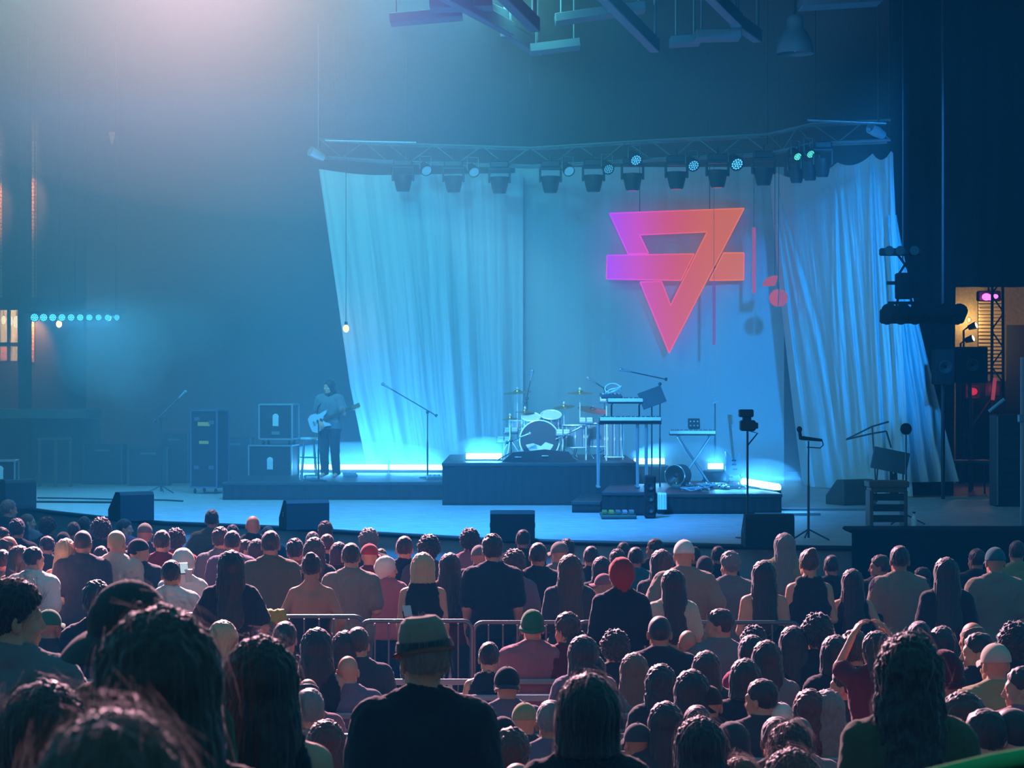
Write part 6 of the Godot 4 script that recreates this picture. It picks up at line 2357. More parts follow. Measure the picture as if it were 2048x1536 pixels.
		for i in 4:
			m.box(Basis(Vector3.RIGHT, 0.5) * Vector3(-0.06 + 0.12 * (i % 2), 0.024, -0.04 + 0.08 * (i / 2)), Vector3(0.10, 0.012, 0.065), Basis(Vector3.RIGHT, 0.5))
		put("pads", m, mt("b8c4ca", 0.4), o)
		m = MB.new()
		m.tube([Vector3(0, 0, 0), Vector3(0, top - o.position.y, 0)], 0.012, 6)
		put("post", m, mt("e4eef2", 0.25, 0.35), o)
	mic_stand(1054, 36.5, 0.70, 1.05, Vector3(-0.02, 0.98, 0), Vector3(0.06, 1.36, 0.02), "overhead microphone boom rising steeply over the crash cymbal")
	mic_stand(1209, 36.9, 0.70, 1.22, Vector3(0.06, 1.18, 0), Vector3(-0.16, 1.32, 0.1), "overhead microphone on a short boom behind the upper keyboard")
	mic_stand(1022, 35.5, 0.70, 0.34, Vector3(-0.05, 0.32, 0), Vector3(0.16, 0.40, 0), "low microphone stand by the bass drum")
	mic_stand(1128, 35.4, 0.70, 0.42, Vector3(-0.1, 0.38, 0), Vector3(0.14, 0.5, 0), "low microphone stand before the floor toms")
	# keyboards on a two-tier stand
	o = thing("keyboard_stand", "upright two-tier stand under both keyboards", "stand", on_deck(1262, 33.2, 0.36))
	for x in [-0.52, 0.10, 0.24]:
		m = MB.new()
		m.tube([Vector3(x, 0, 0.02), Vector3(x, 1.03, 0.02)], 0.026, 8)
		m.box(Vector3(x, 0.02, 0.0), Vector3(0.06, 0.03, 0.5), Basis.IDENTITY, 0.008)
		put("leg", m, mt("9fb0b8", 0.35, 0.6), o)
	m = MB.new()
	m.box(Vector3(-0.02, 1.02, -0.05), Vector3(1.0, 0.03, 0.26), Basis.IDENTITY, 0.008)
	put("lower_tier", m, mt("3b444a", 0.4, 0.5), o)
	for x in [-0.3, 0.14]:
		m = MB.new()
		m.tube([Vector3(x, 1.03, -0.16), Vector3(x, 1.31, -0.16), Vector3(x, 1.32, 0.05)], 0.016, 6)
		put("upper_arm", m, mt("3b444a", 0.4, 0.5), o)
	keyboard(on_deck(1260, 33.2, 0.36 + 1.035), 0.98, 0.0, "long lower keyboard with a bright front edge")
	keyboard(on_deck(1250, 33.3, 0.36 + 1.33), 0.56, 0.0, "short upper keyboard with a bright front edge")
	o = thing("mixer", "small mixer with pale knobs on the upper keyboard's end", "mixer", on_deck(1222, 33.35, 0.36 + 1.42), 0.1)
	m = MB.new()
	m.box(Vector3(0, 0.03, 0), Vector3(0.34, 0.05, 0.22), Basis(Vector3.RIGHT, 0.2), 0.01)
	put("body", m, mt("5a666c", 0.4, 0.4), o)
	for i in 10:
		m = MB.new()
		m.lathe([Vector2(0, 0), Vector2(0.012, 0), Vector2(0.009, 0.02), Vector2(0, 0.02)], Transform3D(Basis.IDENTITY, Vector3(-0.13 + 0.065 * (i % 5), 0.055, -0.05 + 0.09 * (i / 5))), 8)
		put("knob", m, mt("dfe8ec", 0.3), o)
	o = thing("coiled_cable", "loose pale cable looped on top of the small mixer", "cable", on_deck(1220, 33.3, 0.36 + 1.48))
	m = MB.new()
	var pts := []
	for i in 40:
		var t := TAU * 2.0 * i / 39.0
		pts.append(Vector3(cos(t) * 0.13 + 0.05, 0.02 + 0.10 * i / 39.0 + 0.06 * sin(t * 1.3), sin(t) * 0.08))
	m.tube(pts, 0.011, 6)
	put("loop", m, mt("c9dbe2", 0.4), o)
	mic_stand(1320, 34.6, 0.0, 2.0, Vector3(0.08, 2.08, 0), Vector3(-0.48, 2.20, 0.0), "tall boom microphone stand reaching over the keyboards")
	mic_stand(1430, 36.6, 0.31, 1.35, Vector3.ZERO, Vector3.ZERO, "straight thin stand with clipped-on gear beside the third keyboard")
	o = thing("clip_gear", "pale clip of small gear on top of the straight thin stand", "clip", on_deck(1430, 36.6, 0.31 + 1.35))
	m = MB.new()
	for i in 3:
		m.box(Vector3(0.02 * (i % 2), 0.03 + i * 0.06, 0), Vector3(0.09, 0.035, 0.05), Basis(Vector3(0, 0, 1), 0.35), 0.008)
	m.tube([Vector3(0, 0, 0), Vector3(0, 0.18, 0)], 0.012, 6)
	put("clamp", m, mt("bfd6e0", 0.3, 0.5), o)
	# third keyboard on a crossed stand with a small synth on it
	o = thing("crossed_stand", "crossed-leg stand under the third keyboard", "stand", on_deck(1388, 35.2, 0.31))
	for s in [-1, 1]:
		m = MB.new()
		m.tube([Vector3(-0.26 * s, 0.02, 0.06 * s), Vector3(0.26 * s, 0.80, 0.06 * s)], 0.02, 8)
		m.box(Vector3(-0.26 * s, 0.015, 0), Vector3(0.04, 0.03, 0.44), Basis.IDENTITY, 0.006)
		m.box(Vector3(0.26 * s, 0.81, 0), Vector3(0.04, 0.03, 0.36), Basis.IDENTITY, 0.006)
		put("leg", m, mt("8ba0aa", 0.35, 0.6), o)
	keyboard(on_deck(1385, 35.2, 0.31 + 0.83), 0.78, -0.08, "third keyboard on the crossed stand, before the side curtain")
	o = thing("tabletop_synth", "dark desktop synth standing up on the third keyboard", "synthesizer", on_deck(1388, 35.3, 0.31 + 0.93))
	m = MB.new()
	m.box(Vector3(0, 0.09, -0.02), Vector3(0.20, 0.18, 0.06), Basis(Vector3.RIGHT, -0.35), 0.01)
	put("body", m, mt("20272b", 0.4), o)
	for i in 6:
		m = MB.new()
		m.ball(Vector3(-0.06 + 0.06 * (i % 3), 0.06 + 0.07 * (i / 3), 0.035 - 0.02 * (i / 3)), Vector3(0.014, 0.014, 0.014))
		put("knob", m, mt("cfe0e6", 0.3), o)
	# things lying on the pedal riser and stage floor
	o = thing("floor_drum", "round dark bass speaker standing at the pedal riser's edge", "speaker", on_deck(1357, 34.6, 0.31))
	m = MB.new()
	m.lathe([Vector2(0, -0.16), Vector2(0.16, -0.16), Vector2(0.18, -0.12), Vector2(0.18, 0.12), Vector2(0.16, 0.16), Vector2(0.15, 0.16), Vector2(0.04, 0.10), Vector2(0, 0.11)], Transform3D(Basis(Vector3.UP, -0.5) * Basis(Vector3.RIGHT, PI / 2), Vector3(0, 0.185, 0)), 28)
	put("cabinet", m, mt("23292d", 0.4), o)
	m = MB.new()
	for i in 28:
		pass
	var ring := []
	for i in 28:
		var t := TAU * i / 28
		ring.append(Basis(Vector3.UP, -0.5) * Vector3(cos(t) * 0.175, sin(t) * 0.175, 0.15) + Vector3(0, 0.185, 0))
	m.tube(ring, 0.012, 6, true)
	put("rim", m, mt("b8c8d0", 0.25, 0.8), o)
	var rg := RandomNumberGenerator.new()
	rg.seed = 5
	var names := ["farthest from the slanting light bar", "second along the pedal riser", "third along the pedal riser", "fourth along the pedal riser", "fifth along the pedal riser", "beneath the straight thin stand", "next to the slanting light bar"]
	for i in 7:
		o = thing("effects_pedal", "small metal effects pedal on the cluttered riser, " + names[i], "pedal", on_deck(1352 + i * 20 + rg.randf_range(-5, 5), 33.2 + rg.randf_range(0.0, 1.4), 0.31), rg.randf_range(-0.5, 0.5), "effects pedals on the cluttered riser")
		m = MB.new()
		m.box(Vector3(0, 0.03, 0), Vector3(0.13, 0.055, 0.19), Basis(Vector3.RIGHT, 0.12), 0.01)
		put("body", m, mt("a9bcc6", 0.25, 0.7), o)
		m = MB.new()
		m.lathe([Vector2(0, 0), Vector2(0.013, 0), Vector2(0.013, 0.025), Vector2(0, 0.025)], Transform3D(Basis.IDENTITY, Vector3(0, 0.055, 0.05)), 10)
		put("switch", m, mt("e6eef2", 0.2, 0.9), o)
		for s in [-1, 1]:
			m = MB.new()
			m.lathe([Vector2(0, 0), Vector2(0.011, 0), Vector2(0.010, 0.02), Vector2(0, 0.02)], Transform3D(Basis.IDENTITY, Vector3(0.03 * s, 0.064, -0.05)), 10)
			put("knob", m, mt("1c1f22", 0.4), o)
	for q in [[1420, 34.2, "looped cable in the middle of the cluttered riser"], [1466, 33.7, "looped cable near the slanting light bar"], [1390, 33.0, "looped cable at the front of the cluttered riser"]]:
		o = thing("coiled_cable", q[2], "cable", on_deck(q[0], q[1], 0.31))
		m = MB.new()
		pts = []
		for i in 60:
			var t := TAU * 3.0 * i / 59.0
			pts.append(Vector3(cos(t) * (0.20 + 0.04 * sin(t * 0.7)), 0.012 + 0.05 * absf(sin(t * 1.7)), sin(t) * (0.13 + 0.03 * cos(t * 0.6))))
		m.tube(pts, 0.011, 6)
		put("loop", m, mt("93a6b0", 0.4), o)
	o = thing("electric_guitar", "guitar on a floor stand at the edge of the cluttered riser", "guitar", on_deck(1467, 35.6, 0.31), 0.4)
	electric_guitar(o, Transform3D(Basis(Vector3.RIGHT, -0.2), Vector3(0, 0.34, 0)), "8aa4b0")
	m = MB.new()
	for s in [-1, 1]:
		m.tube([Vector3(0, 0.45, -0.12), Vector3(0.16 * s, 0.01, 0.10)], 0.012, 6)
		m.tube([Vector3(0.14 * s, 0.12, 0.0), Vector3(0.10 * s, 0.12, 0.14)], 0.012, 6)
	m.tube([Vector3(0, 0.45, -0.12), Vector3(0, 0.01, -0.24)], 0.012, 6)
	put("stand", m, mt("2c3439", 0.4, 0.5), o)
	o = thing("pedal_board", "greenish pedal board on the stage floor below the keyboards", "pedal board", on_deck(1236, 31.2), 0.05)
	m = MB.new()
	m.box(Vector3(0, 0.05, 0), Vector3(0.52, 0.05, 0.34), Basis(Vector3.RIGHT, 0.12), 0.01)
	put("board", m, mt("3d4a44", 0.5), o)
	for i in 5:
		m = MB.new()
		m.box(Vector3(-0.2 + 0.1 * i, 0.10, 0.02), Vector3(0.075, 0.05, 0.13), Basis(Vector3.RIGHT, 0.12), 0.008)
		put("pedal", m, mt(["6d7a3c", "8a9440", "4e6a66", "7f8f96", "5d7c74"][i], 0.35, 0.3), o)
	o = thing("floor_monitor", "slim black upright speaker in front of the keyboard platform", "speaker", on_deck(1300, 31.3))
	m = MB.new()
	m.box(Vector3(0, 0.32, 0), Vector3(0.16, 0.64, 0.22), Basis.IDENTITY, 0.02)
	put("cabinet", m, mt("101316", 0.6), o)
	m = MB.new()
	for i in 3:
		m.lathe([Vector2(0, 0), Vector2(0.05, 0.02), Vector2(0.06, 0.02), Vector2(0.06, 0)], Transform3D(Basis(Vector3.RIGHT, PI / 2), Vector3(0, 0.14 + i * 0.17, 0.11)), 16)
	put("cones", m, mt("1d2226", 0.5), o)
	o = thing("towel", "white folded towel hanging at the cluttered riser's corner", "towel", on_deck(1323, 32.2, 0.31))
	m = MB.new()
	nz.frequency = 1.0
	m.sheet(func(u, v):
		return Vector3((u - 0.5) * 0.13, 0.012 + 0.02 * nz.get_noise_2d(u * 4.0, v * 4.0) if v < 0.4 else 0.012 - (v - 0.4) * 0.40, (-0.10 + v * 0.35 if v < 0.4 else 0.115 + 0.015 * sin(u * 20.0))), 12, 20, 0.012)
	put("cloth", m, mt("d8e4ea", 0.9), o)
	o = thing("shadow_stand", "dark splayed arms added as boom shadows on the side curtain", "stand", on_deck(1742, 35.6))  # added stand whose dark arms imitate cast shadows of boom arms
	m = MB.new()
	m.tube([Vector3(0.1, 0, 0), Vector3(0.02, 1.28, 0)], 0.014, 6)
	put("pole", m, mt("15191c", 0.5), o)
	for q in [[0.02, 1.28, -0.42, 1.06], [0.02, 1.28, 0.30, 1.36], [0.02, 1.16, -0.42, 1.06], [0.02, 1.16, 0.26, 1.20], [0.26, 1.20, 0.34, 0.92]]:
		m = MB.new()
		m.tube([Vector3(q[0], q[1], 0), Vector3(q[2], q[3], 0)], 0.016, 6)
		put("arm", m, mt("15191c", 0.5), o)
	o = thing("shadow_panel", "dark tilted panel added as a cast shadow near the brown desk", "panel", on_deck(1780, 34.6))  # added board, stands in for a shadow on the cloth
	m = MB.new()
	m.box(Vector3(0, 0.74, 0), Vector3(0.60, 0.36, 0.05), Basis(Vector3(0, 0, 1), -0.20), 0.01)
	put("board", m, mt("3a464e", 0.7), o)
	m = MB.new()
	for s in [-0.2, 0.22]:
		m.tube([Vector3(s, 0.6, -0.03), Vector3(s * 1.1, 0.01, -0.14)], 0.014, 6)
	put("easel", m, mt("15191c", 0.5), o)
	o = thing("wedge_monitor", "dark rounded stage monitor on the floor before the side curtain", "speaker", on_deck(1700, 34.9), 0.5)
	wedge(o, Vector3(0.62, 0.42, 0.5))
	# microphone stands in front of the riser
	mic_stand(322, 38.5, 0.0, 1.36, Vector3(-0.09, 1.33, 0), Vector3(0.33, 1.74, 0.0), "boom microphone stand beside the tall black case")
	mic_stand(855, 37.9, 0.31, 1.18, Vector3(0.14, 1.13, 0), Vector3(-0.66, 1.60, 0.0), "boom microphone stand throwing its shadow on the bright curtain", false)
	# the front row of stage monitors
	for q in [[30, 33.9, 0.52, 0.46, 0.62, "speaker wedge at the stage's rounded corner, by the frame edge"], [262, 30.9, 0.52, 0.42, 0.55, "speaker wedge below the boom stand, lit on one side"], [608, 29.1, 0.60, 0.40, 0.32, "speaker wedge in front of the guitarist"], [1025, 27.0, 0.57, 0.38, 0.0, "speaker wedge in front of the drum kit, facing straight out"], [1535, 25.95, 0.60, 0.40, 0.0, "large dark speaker wedge at the foot of the camera stand"]]:
		o = thing("stage_wedge", q[5], "speaker", on_deck(q[0], q[1]), q[4])
		wedge(o, Vector3(q[2], q[3], 0.5))
	# camera on a stand and microphones near the edge
	o = thing("camera_stand", "black box camera on a thin stand at the stage edge", "camera", on_deck(1495, 27.3))
	m = MB.new()
	m.tube([Vector3(0, 0.02, 0), Vector3(0, 1.40, 0)], 0.014, 8)
	m.lathe([Vector2(0, 0), Vector2(0.16, 0), Vector2(0.16, 0.012), Vector2(0, 0.03)], Transform3D.IDENTITY, 20)
	put("stand", m, mt("3a444b", 0.4, 0.5), o)
	m = MB.new()
	m.tube([Vector3(0, 1.20, 0), Vector3(0.13, 1.36, 0), Vector3(0, 1.40, 0)], 0.011, 6)
	put("bracket", m, mt("15181b", 0.5), o)
	m = MB.new()
	m.box(Vector3(-0.02, 1.62, 0), Vector3(0.185, 0.10, 0.16), Basis.IDENTITY, 0.012)
	m.box(Vector3(-0.01, 1.55, 0), Vector3(0.11, 0.06, 0.12), Basis.IDENTITY, 0.01)
	put("camera_head", m, mt("0d0f11", 0.5), o)
	m = MB.new()
	m.box(Vector3(0.0, 1.46, 0), Vector3(0.20, 0.14, 0.18), Basis.IDENTITY, 0.02)
	m.box(Vector3(0.10, 1.46, 0.05), Vector3(0.06, 0.08, 0.08), Basis.IDENTITY, 0.01)
	put("camera_body", m, mt("0d0f11", 0.5), o)
	o = mic_stand(1617, 26.9, 0.0, 1.27, Vector3.ZERO, Vector3.ZERO, "microphone stand with a short level arm near the black platform")
	m = MB.new()
	m.tube([Vector3(-0.10, 1.31, 0), Vector3(0.17, 1.28, 0)], [0.028, 0.018], 8)
	m.tube([Vector3(0.17, 1.29, 0), Vector3(0.19, 1.22, 0), Vector3(0.15, 1.18, 0), Vector3(-0.02, 1.19, 0)], 0.008, 6)
	put("arm", m, mt("0e1012", 0.5), o)
	m = MB.new()
	m.tube([Vector3(-0.10, 1.29, 0), Vector3(-0.115, 1.40, 0)], 0.022, 8)
	m.ball(Vector3(-0.117, 1.42, 0), Vector3(0.036, 0.04, 0.036))
	put("microphone", m, mt("0e1012", 0.5), o)
	o = mic_stand(1812, 29.9, 0.0, 1.28, Vector3.ZERO, Vector3.ZERO, "stand with a round dark foam ball beside the brown desk")
	m = MB.new()
	m.ball(Vector3(0, 1.36, 0), Vector3(0.085, 0.085, 0.085))
	put("foam_ball", m, mt("0b0c0e", 0.95), o)
	# cables on the floor
	for q in [[[75, 36.6], [160, 36.4], [260, 36.0], [330, 35.9], [366, 35.6], 0.014, "thin black cable running to the boom stand"], [[70, 35.4], [150, 35.3], [235, 35.2], 0.02, "thicker black cable behind the corner wedge"]]:
		o = thing("floor_cable", q[q.size() - 1], "cable")
		m = MB.new()
		pts = []
		for i in q.size() - 2:
			pts.append(on_deck(q[i][0], q[i][1], 0.016))
		m.tube(pts, q[q.size() - 2], 6)
		put("cable", m, mt("0e1113", 0.6), o)
	for q in [[1505, 1735, 33.2, "pale cable ramp strip along the floor, farther one"], [1510, 1640, 32.0, "pale cable ramp strip along the floor, nearer one"]]:
		o = thing("cable_ramp", q[3], "cable ramp", on_deck((q[0] + q[1]) * 0.5, q[2]))
		m = MB.new()
		var w: float = (q[1] - q[0]) * q[2] / FPX
		m.prism(PackedVector2Array([Vector2(-0.09, 0), Vector2(0.09, 0), Vector2(0.05, 0.035), Vector2(-0.05, 0.035)]), w, Transform3D(Basis(Vector3.UP, PI / 2), Vector3.ZERO))
		put("ramp", m, mt("7b8a92", 0.4, 0.3), o)
	build_guitarist()

func wedge(o: Node3D, s: Vector3) -> void:
	# front (+z) upright, sloping back towards the stage
	var prof := PackedVector2Array([Vector2(s.z * 0.5, 0), Vector2(s.z * 0.5, s.y * 0.9), Vector2(s.z * 0.42, s.y), Vector2(s.z * 0.1, s.y), Vector2(-s.z * 0.5, s.y * 0.35), Vector2(-s.z * 0.5, 0)])
	var m := MB.new()
	m.prism(prof, s.x, Transform3D(Basis(Vector3(0, 0, 1), Vector3.UP, Vector3(-1, 0, 0)), Vector3.ZERO))
	put("cabinet", m, mt("15191c", 0.75), o)
	m = MB.new()
	var a := Vector3(0, s.y, s.z * 0.1)
	var b := Vector3(0, s.y * 0.35, -s.z * 0.5)
	var d := (b - a).normalized()
	m.box((a + b) * 0.5 + Vector3(0, 0.01, -0.006), Vector3(s.x * 0.9, a.distance_to(b) * 0.9, 0.015), Basis(Vector3.RIGHT, d, Vector3.RIGHT.cross(d)), 0.004)
	put("grille", m, mt("0c0e10", 0.6), o)
	for sx in [-1, 1]:
		m = MB.new()
		m.box(Vector3(sx * s.x * 0.5, s.y * 0.5, s.z * 0.1), Vector3(0.012, 0.06, 0.12), Basis.IDENTITY, 0.004)
		put("handle", m, mt("08090a", 0.5), o)

func electric_guitar(o: Node3D, xf: Transform3D, tone: String) -> void:
	var out := PackedVector2Array()
	for q in [[0.0, -0.20], [0.12, -0.19], [0.17, -0.12], [0.16, -0.03], [0.12, 0.03], [0.13, 0.10], [0.15, 0.18], [0.10, 0.17], [0.05, 0.10], [0.0, 0.09], [-0.05, 0.11], [-0.09, 0.19], [-0.14, 0.21], [-0.13, 0.11], [-0.12, 0.03], [-0.16, -0.03], [-0.17, -0.12], [-0.12, -0.19]]:
		out.append(Vector2(q[0], q[1]))
	var m := MB.new()
	m.prism(out, 0.042, xf)
	put("body", m, mt(tone, 0.2), o)
	m = MB.new()
	m.box(xf * Vector3(0, 0.37, 0.01), Vector3(0.05, 0.62, 0.022), xf.basis, 0.006)
	put("neck", m, mt("6a5138", 0.5), o)
	m = MB.new()
	m.box(xf * Vector3(0.015, 0.76, 0.0), Vector3(0.075, 0.17, 0.016), xf.basis, 0.006)
	put("headstock", m, mt("8a6c4c", 0.5), o)
	for i in 6:
		m = MB.new()
		m.ball(xf * Vector3(0.06, 0.70 + i * 0.025, 0), Vector3(0.012, 0.008, 0.008))
		put("tuning_peg", m, mt("d6dde0", 0.2, 0.9), o)
	m = MB.new()
	for y in [-0.02, 0.05]:
		m.box(xf * Vector3(0, y, 0.026), Vector3(0.08, 0.03, 0.012), xf.basis, 0.003)
	put("pickup", m, mt("101214", 0.3), o)
	m = MB.new()
	m.box(xf * Vector3(0, -0.10, 0.026), Vector3(0.09, 0.03, 0.014), xf.basis, 0.003)
	put("bridge", m, mt("d6dde0", 0.2, 0.9), o)
	m = MB.new()
	for i in 6:
		m.tube([xf * Vector3(-0.02 + 0.008 * i, -0.10, 0.034), xf * Vector3(-0.015 + 0.006 * i, 0.70, 0.022)], 0.0012, 4)
	put("strings", m, mt("d6dde0", 0.2, 0.9), o)

func build_guitarist() -> void:
	var w := on_deck(660, 37.6, 0.31)
	var p := person(w, 1.0, PI - 0.35, "g", false, -20.0, "long:dk", "tee:grey", "char", 0, false, "guitarist on stage bent over a guitar, lit blue, facing the crowd")
	var o := thing("electric_guitar", "electric guitar held across the guitarist's hips", "guitar", w, PI - 0.35)
	electric_guitar(o, Transform3D(Basis(Vector3.UP, PI) * Basis(Vector3(0, 0, 1), -1.18), Vector3(0.12, 1.02, -0.185)), "b8c8d0")
	var m := MB.new()
	m.tube([Vector3(0.20, 1.00, -0.17), Vector3(0.17, 1.28, -0.14), Vector3(0.02, 1.47, -0.03), Vector3(-0.08, 1.47, 0.09), Vector3(-0.16, 1.2, 0.13), Vector3(-0.08, 1.08, -0.16)], 0.02, 6, false, 0.4)
	put("strap", m, mt("101214", 0.8), o)
	for q in [[618, 38.6, "bar stool left of the guitarist, lit from below"]]:
		var s := thing("stool", q[2], "stool", on_deck(q[0], q[1], 0.31))
		m = MB.new()
		m.lathe([Vector2(0, 0.66), Vector2(0.16, 0.66), Vector2(0.17, 0.68), Vector2(0.16, 0.71), Vector2(0, 0.715)], Transform3D.IDENTITY, 20)
		put("seat", m, mt("b8cad2", 0.4), s)
		for i in 4:
			m = MB.new()
			var t := TAU * (i + 0.5) / 4
			m.tube([Vector3(cos(t) * 0.12, 0.66, sin(t) * 0.12), Vector3(cos(t) * 0.19, 0.0, sin(t) * 0.19)], 0.013, 6)
			put("leg", m, mt("9fb2bc", 0.3, 0.7), s)
		m = MB.new()
		var ring := []
		for i in 20:
			ring.append(Vector3(cos(TAU * i / 20) * 0.16, 0.34, sin(TAU * i / 20) * 0.16))
		m.tube(ring, 0.01, 6, true)
		put("foot_ring", m, mt("9fb2bc", 0.3, 0.7), s)
	var s2 := mic_stand(637, 36.6, 0.31, 1.0, Vector3.ZERO, Vector3.ZERO, "thin lit stand at the guitarist's feet", false)
	for q in [[700, 38.4, "pedal on the riser just right of the guitarist"], [868, 37.5, "pedal under the boom stand on the guitarist's riser"], [624, 37.4, "pedal by the guitarist's stool"]]:
		var e := thing("effects_pedal", "bright metal effects " + q[2], "pedal", on_deck(q[0], q[1], 0.31), 0.2)
		m = MB.new()
		m.box(Vector3(0, 0.03, 0), Vector3(0.26, 0.055, 0.2), Basis(Vector3.RIGHT, 0.12), 0.01)
		put("body", m, mt("a9bcc6", 0.25, 0.7), e)
		for x in [-0.08, 0.0, 0.08]:
			m = MB.new()
			m.lathe([Vector2(0, 0), Vector2(0.013, 0), Vector2(0.013, 0.025), Vector2(0, 0.025)], Transform3D(Basis.IDENTITY, Vector3(x, 0.055, 0.05)), 10)
			put("switch", m, mt("e6eef2", 0.2, 0.9), e)
# ---------------------------------------------------------------- benches, barrier, crowd
func build_barrier() -> void:
	var st := mt("6a7076", 0.45, 0.8)
	var spans := [[300, 516, 1224, "barrier panel left of the yellow cloth"], [519, 727, 1228, "barrier panel under the bare-backed woman"], [722, 944, 1237, "barrier panel behind the man in the tan fedora"], [948, 1150, 1240, "barrier panel beside the green knit hat"], [1153, 1372, 1239, "barrier panel at the dark end, past the green knit hat"], [1378, 1600, 1240, "barrier panel in front of the bare-backed long-haired woman"]]
	for i in spans.size():
		var q: Array = spans[i]
		var d := 16.75 + 0.06 * (i % 2)
		var k := d / FPX
		var top = EYE - (q[2] - 768.0) * k
		var g := ground(d)
		var o := thing("crowd_barrier", q[3], "barrier", Vector3(((q[0] + q[1]) * 0.5 - 1024.0) * k, g, -d), 0.0)
		var W: float = (q[1] - q[0]) * k
		var H = top - g - 0.02
		var c := 0.07
		var pts := []
		for cc in [[W * 0.5, H, PI / 2], [-W * 0.5, H, PI]]:
			for j in 5:
				var t: float = (0.0 if cc[0] > 0 else PI / 2) + PI / 2 * j / 4.0
				pts.append(Vector3(cc[0] - signf(cc[0]) * c + cos(t) * c, H - c + sin(t) * c, 0))
		pts.push_front(Vector3(W * 0.5, 0.16, 0))
		pts.append(Vector3(-W * 0.5, 0.16, 0))
		var m := MB.new()
		m.tube(pts, 0.017, 8)
		m.tube([Vector3(-W * 0.5, 0.18, 0), Vector3(W * 0.5, 0.18, 0)], 0.018, 8)
		put("frame", m, st, o)
		var n := int(W / 0.105)
		for j in range(1, n):
			m = MB.new()
			m.tube([Vector3(-W * 0.5 + W * j / n, 0.18, 0), Vector3(-W * 0.5 + W * j / n, H - 0.02, 0)], 0.008, 6)
			put("upright", m, st, o)
		for s in [-1, 1]:
			m = MB.new()
			m.box(Vector3(s * (W * 0.5 - 0.1), 0.02, 0), Vector3(0.05, 0.04, 0.5), Basis.IDENTITY, 0.008)
			m.tube([Vector3(s * (W * 0.5 - 0.1), 0.02, 0), Vector3(s * (W * 0.5 - 0.1), 0.2, 0)], 0.016, 6)
			put("foot", m, st, o)
	var m := MB.new()
	nz.frequency = 1.0
	var a := at(546, 1222, 16.72)
	m.sheet(func(u, v):
		var t: float = (v - 0.5) * 0.34
		return Vector3(a.x - 0.10 + u * 0.20 + 0.01 * sin(v * 9.0), a.y + 0.012 - absf(t) * 0.55 + 0.02 * nz.get_noise_2d(u * 5.0, v * 5.0), a.z + clampf(t * 2.0, -0.034, 0.034) + 0.008 * sin(u * 16.0)), 16, 24, 0.008)
	tag(put("jacket", m, mt("9a9a34", 0.8)), "yellow-green cloth hung over the barrier beside the bare-backed woman", "cloth")

func build_benches() -> void:
	var wood := mt("8d949a", 0.4, 0.3)
	var names := ["first bench row behind the barrier", "second bench row behind the barrier", "third bench row behind the barrier", "fourth bench row behind the barrier", "fifth bench row behind the barrier", "sixth bench row behind the barrier", "seventh bench row behind the barrier", "last but one bench row, nearest the camera but one", "bench row nearest the camera"]
	for r in ROWS.size():
		var d: float = ROWS[r]
		var g := ground(d)
		var half := d * 1060.0 / FPX
		var o := thing("bench", "long slatted metal bench, " + names[r], "bench", Vector3(0, g, -d))
		var n := int(half * 2 / 1.6)
		for j in 3:
			var m := MB.new()
			m.box(Vector3(0, 0.425, -0.02 - j * 0.13), Vector3(half * 2, 0.03, 0.115), Basis.IDENTITY, 0.008)
			put("seat_slat", m, wood, o)
		for j in 3:
			var m := MB.new()
			m.box(Vector3(0, 0.56 + j * 0.11, 0.175 + 0.02 * j), Vector3(half * 2, 0.045, 0.025), Basis(Vector3.RIGHT, 0.15), 0.008)
			put("back_slat", m, wood, o)
		for i in n + 1:
			var x := -half + half * 2 * i / n
			var m := MB.new()
			m.tube([Vector3(x, 0, 0.08), Vector3(x, 0.42, 0.09), Vector3(x, 0.84, 0.20)], 0.022, 6)
			m.tube([Vector3(x, 0, -0.28), Vector3(x, 0.41, -0.26), Vector3(x, 0.41, 0.09)], 0.022, 6)
			put("leg", m, mt("3a3f44", 0.5, 0.5), o)

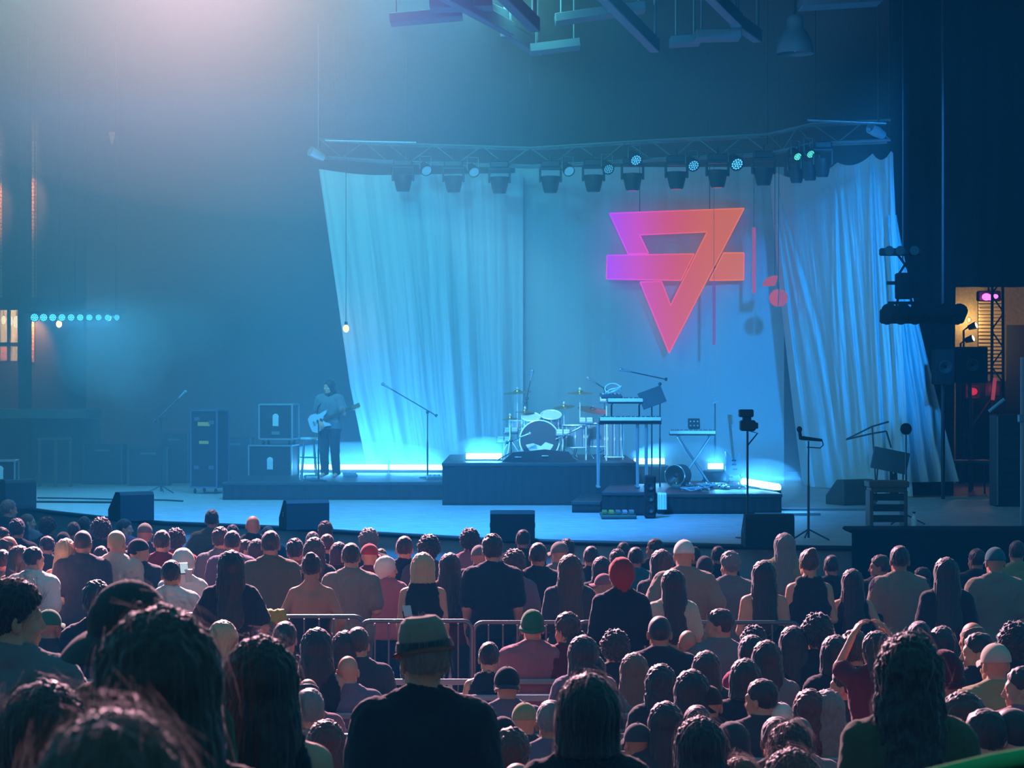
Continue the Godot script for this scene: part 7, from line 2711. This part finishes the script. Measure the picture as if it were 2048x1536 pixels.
func build_crowd() -> void:
	for block in [PIT, SEATS, NEAR]:
		for line in block.split("\n", false):
			if "|" in line:
				audience(line)
	# small things held up in hands
	var o: Node3D
	var m: MB
	for q in [[368, 1137, 16.9, "phone", "lit phone screen held beside the man in the white tee", "phone"], [815, 1222, 17.6, "phone", "pale phone held low by the blonde woman in the black vest", "phone"]]:
		o = thing(q[3], q[4], q[5], at(q[0], q[1], q[2]), 0.4)
		m = MB.new()
		m.box(Vector3.ZERO, Vector3(0.072, 0.10, 0.009), Basis(Vector3.RIGHT, -0.5), 0.003)
		put("case", m, mt("c8c4bc" if q[0] > 500 else "15181b", 0.4), o)
		m = MB.new()
		m.box(Basis(Vector3.RIGHT, -0.5) * Vector3(0, 0, 0.006), Vector3(0.064, 0.085, 0.002), Basis(Vector3.RIGHT, -0.5))
		put("screen", m, glow("cfe6f0", 0.8) if q[0] < 500 else mt("b8c0c4", 0.2), o)
	o = thing("paper_cup", "tall white cup held up by the person under the white hood", "cup", at(377, 1164, 16.9))
	m = MB.new()
	m.lathe([Vector2(0, 0), Vector2(0.024, 0), Vector2(0.032, 0.09), Vector2(0, 0.09)], Transform3D.IDENTITY, 18)
	put("cup", m, mt("dcd8d0", 0.6), o)
	m = MB.new()
	m.lathe([Vector2(0, 0.09), Vector2(0.035, 0.09), Vector2(0.033, 0.102), Vector2(0, 0.104)], Transform3D.IDENTITY, 18)
	put("lid", m, mt("e6e2da", 0.5), o)
	# fuzzy green chair edge at the bottom corner
	o = thing("folding_chair", "bright green fabric chair edge slanting in the bottom corner", "chair", Vector3(0, 0, 0))
	var d := 3.0
	var p0 := at(1850, 1556, d)
	var p1 := at(2120, 1500, d)
	m = MB.new()
	m.tube([p0, p0.lerp(p1, 0.5) + Vector3(0, 0.003, 0), p1], 0.0125, 12)
	put("top_rail", m, mt("3fae62", 0.9), o)
	m = MB.new()
	m.sheet(func(u, v):
		var a := p0.lerp(p1, u)
		return a + Vector3(0, -v * 0.42, -0.02 * sin(v * PI))
		, 10, 8, 0.012)
	put("back_panel", m, mt("16331f", 0.95), o)
	for t in [0.05, 0.95]:
		var a := p0.lerp(p1, t)
		m = MB.new()
		m.tube([a, Vector3(a.x, ground(3.0), a.z + 0.05)], 0.011, 8)
		put("leg", m, mt("2a2d30", 0.4, 0.5), o)
		m = MB.new()
		m.tube([a + Vector3(0, -0.42, 0), Vector3(a.x, ground(3.3), a.z - 0.32)], 0.011, 8)
		put("leg", m, mt("2a2d30", 0.4, 0.5), o)
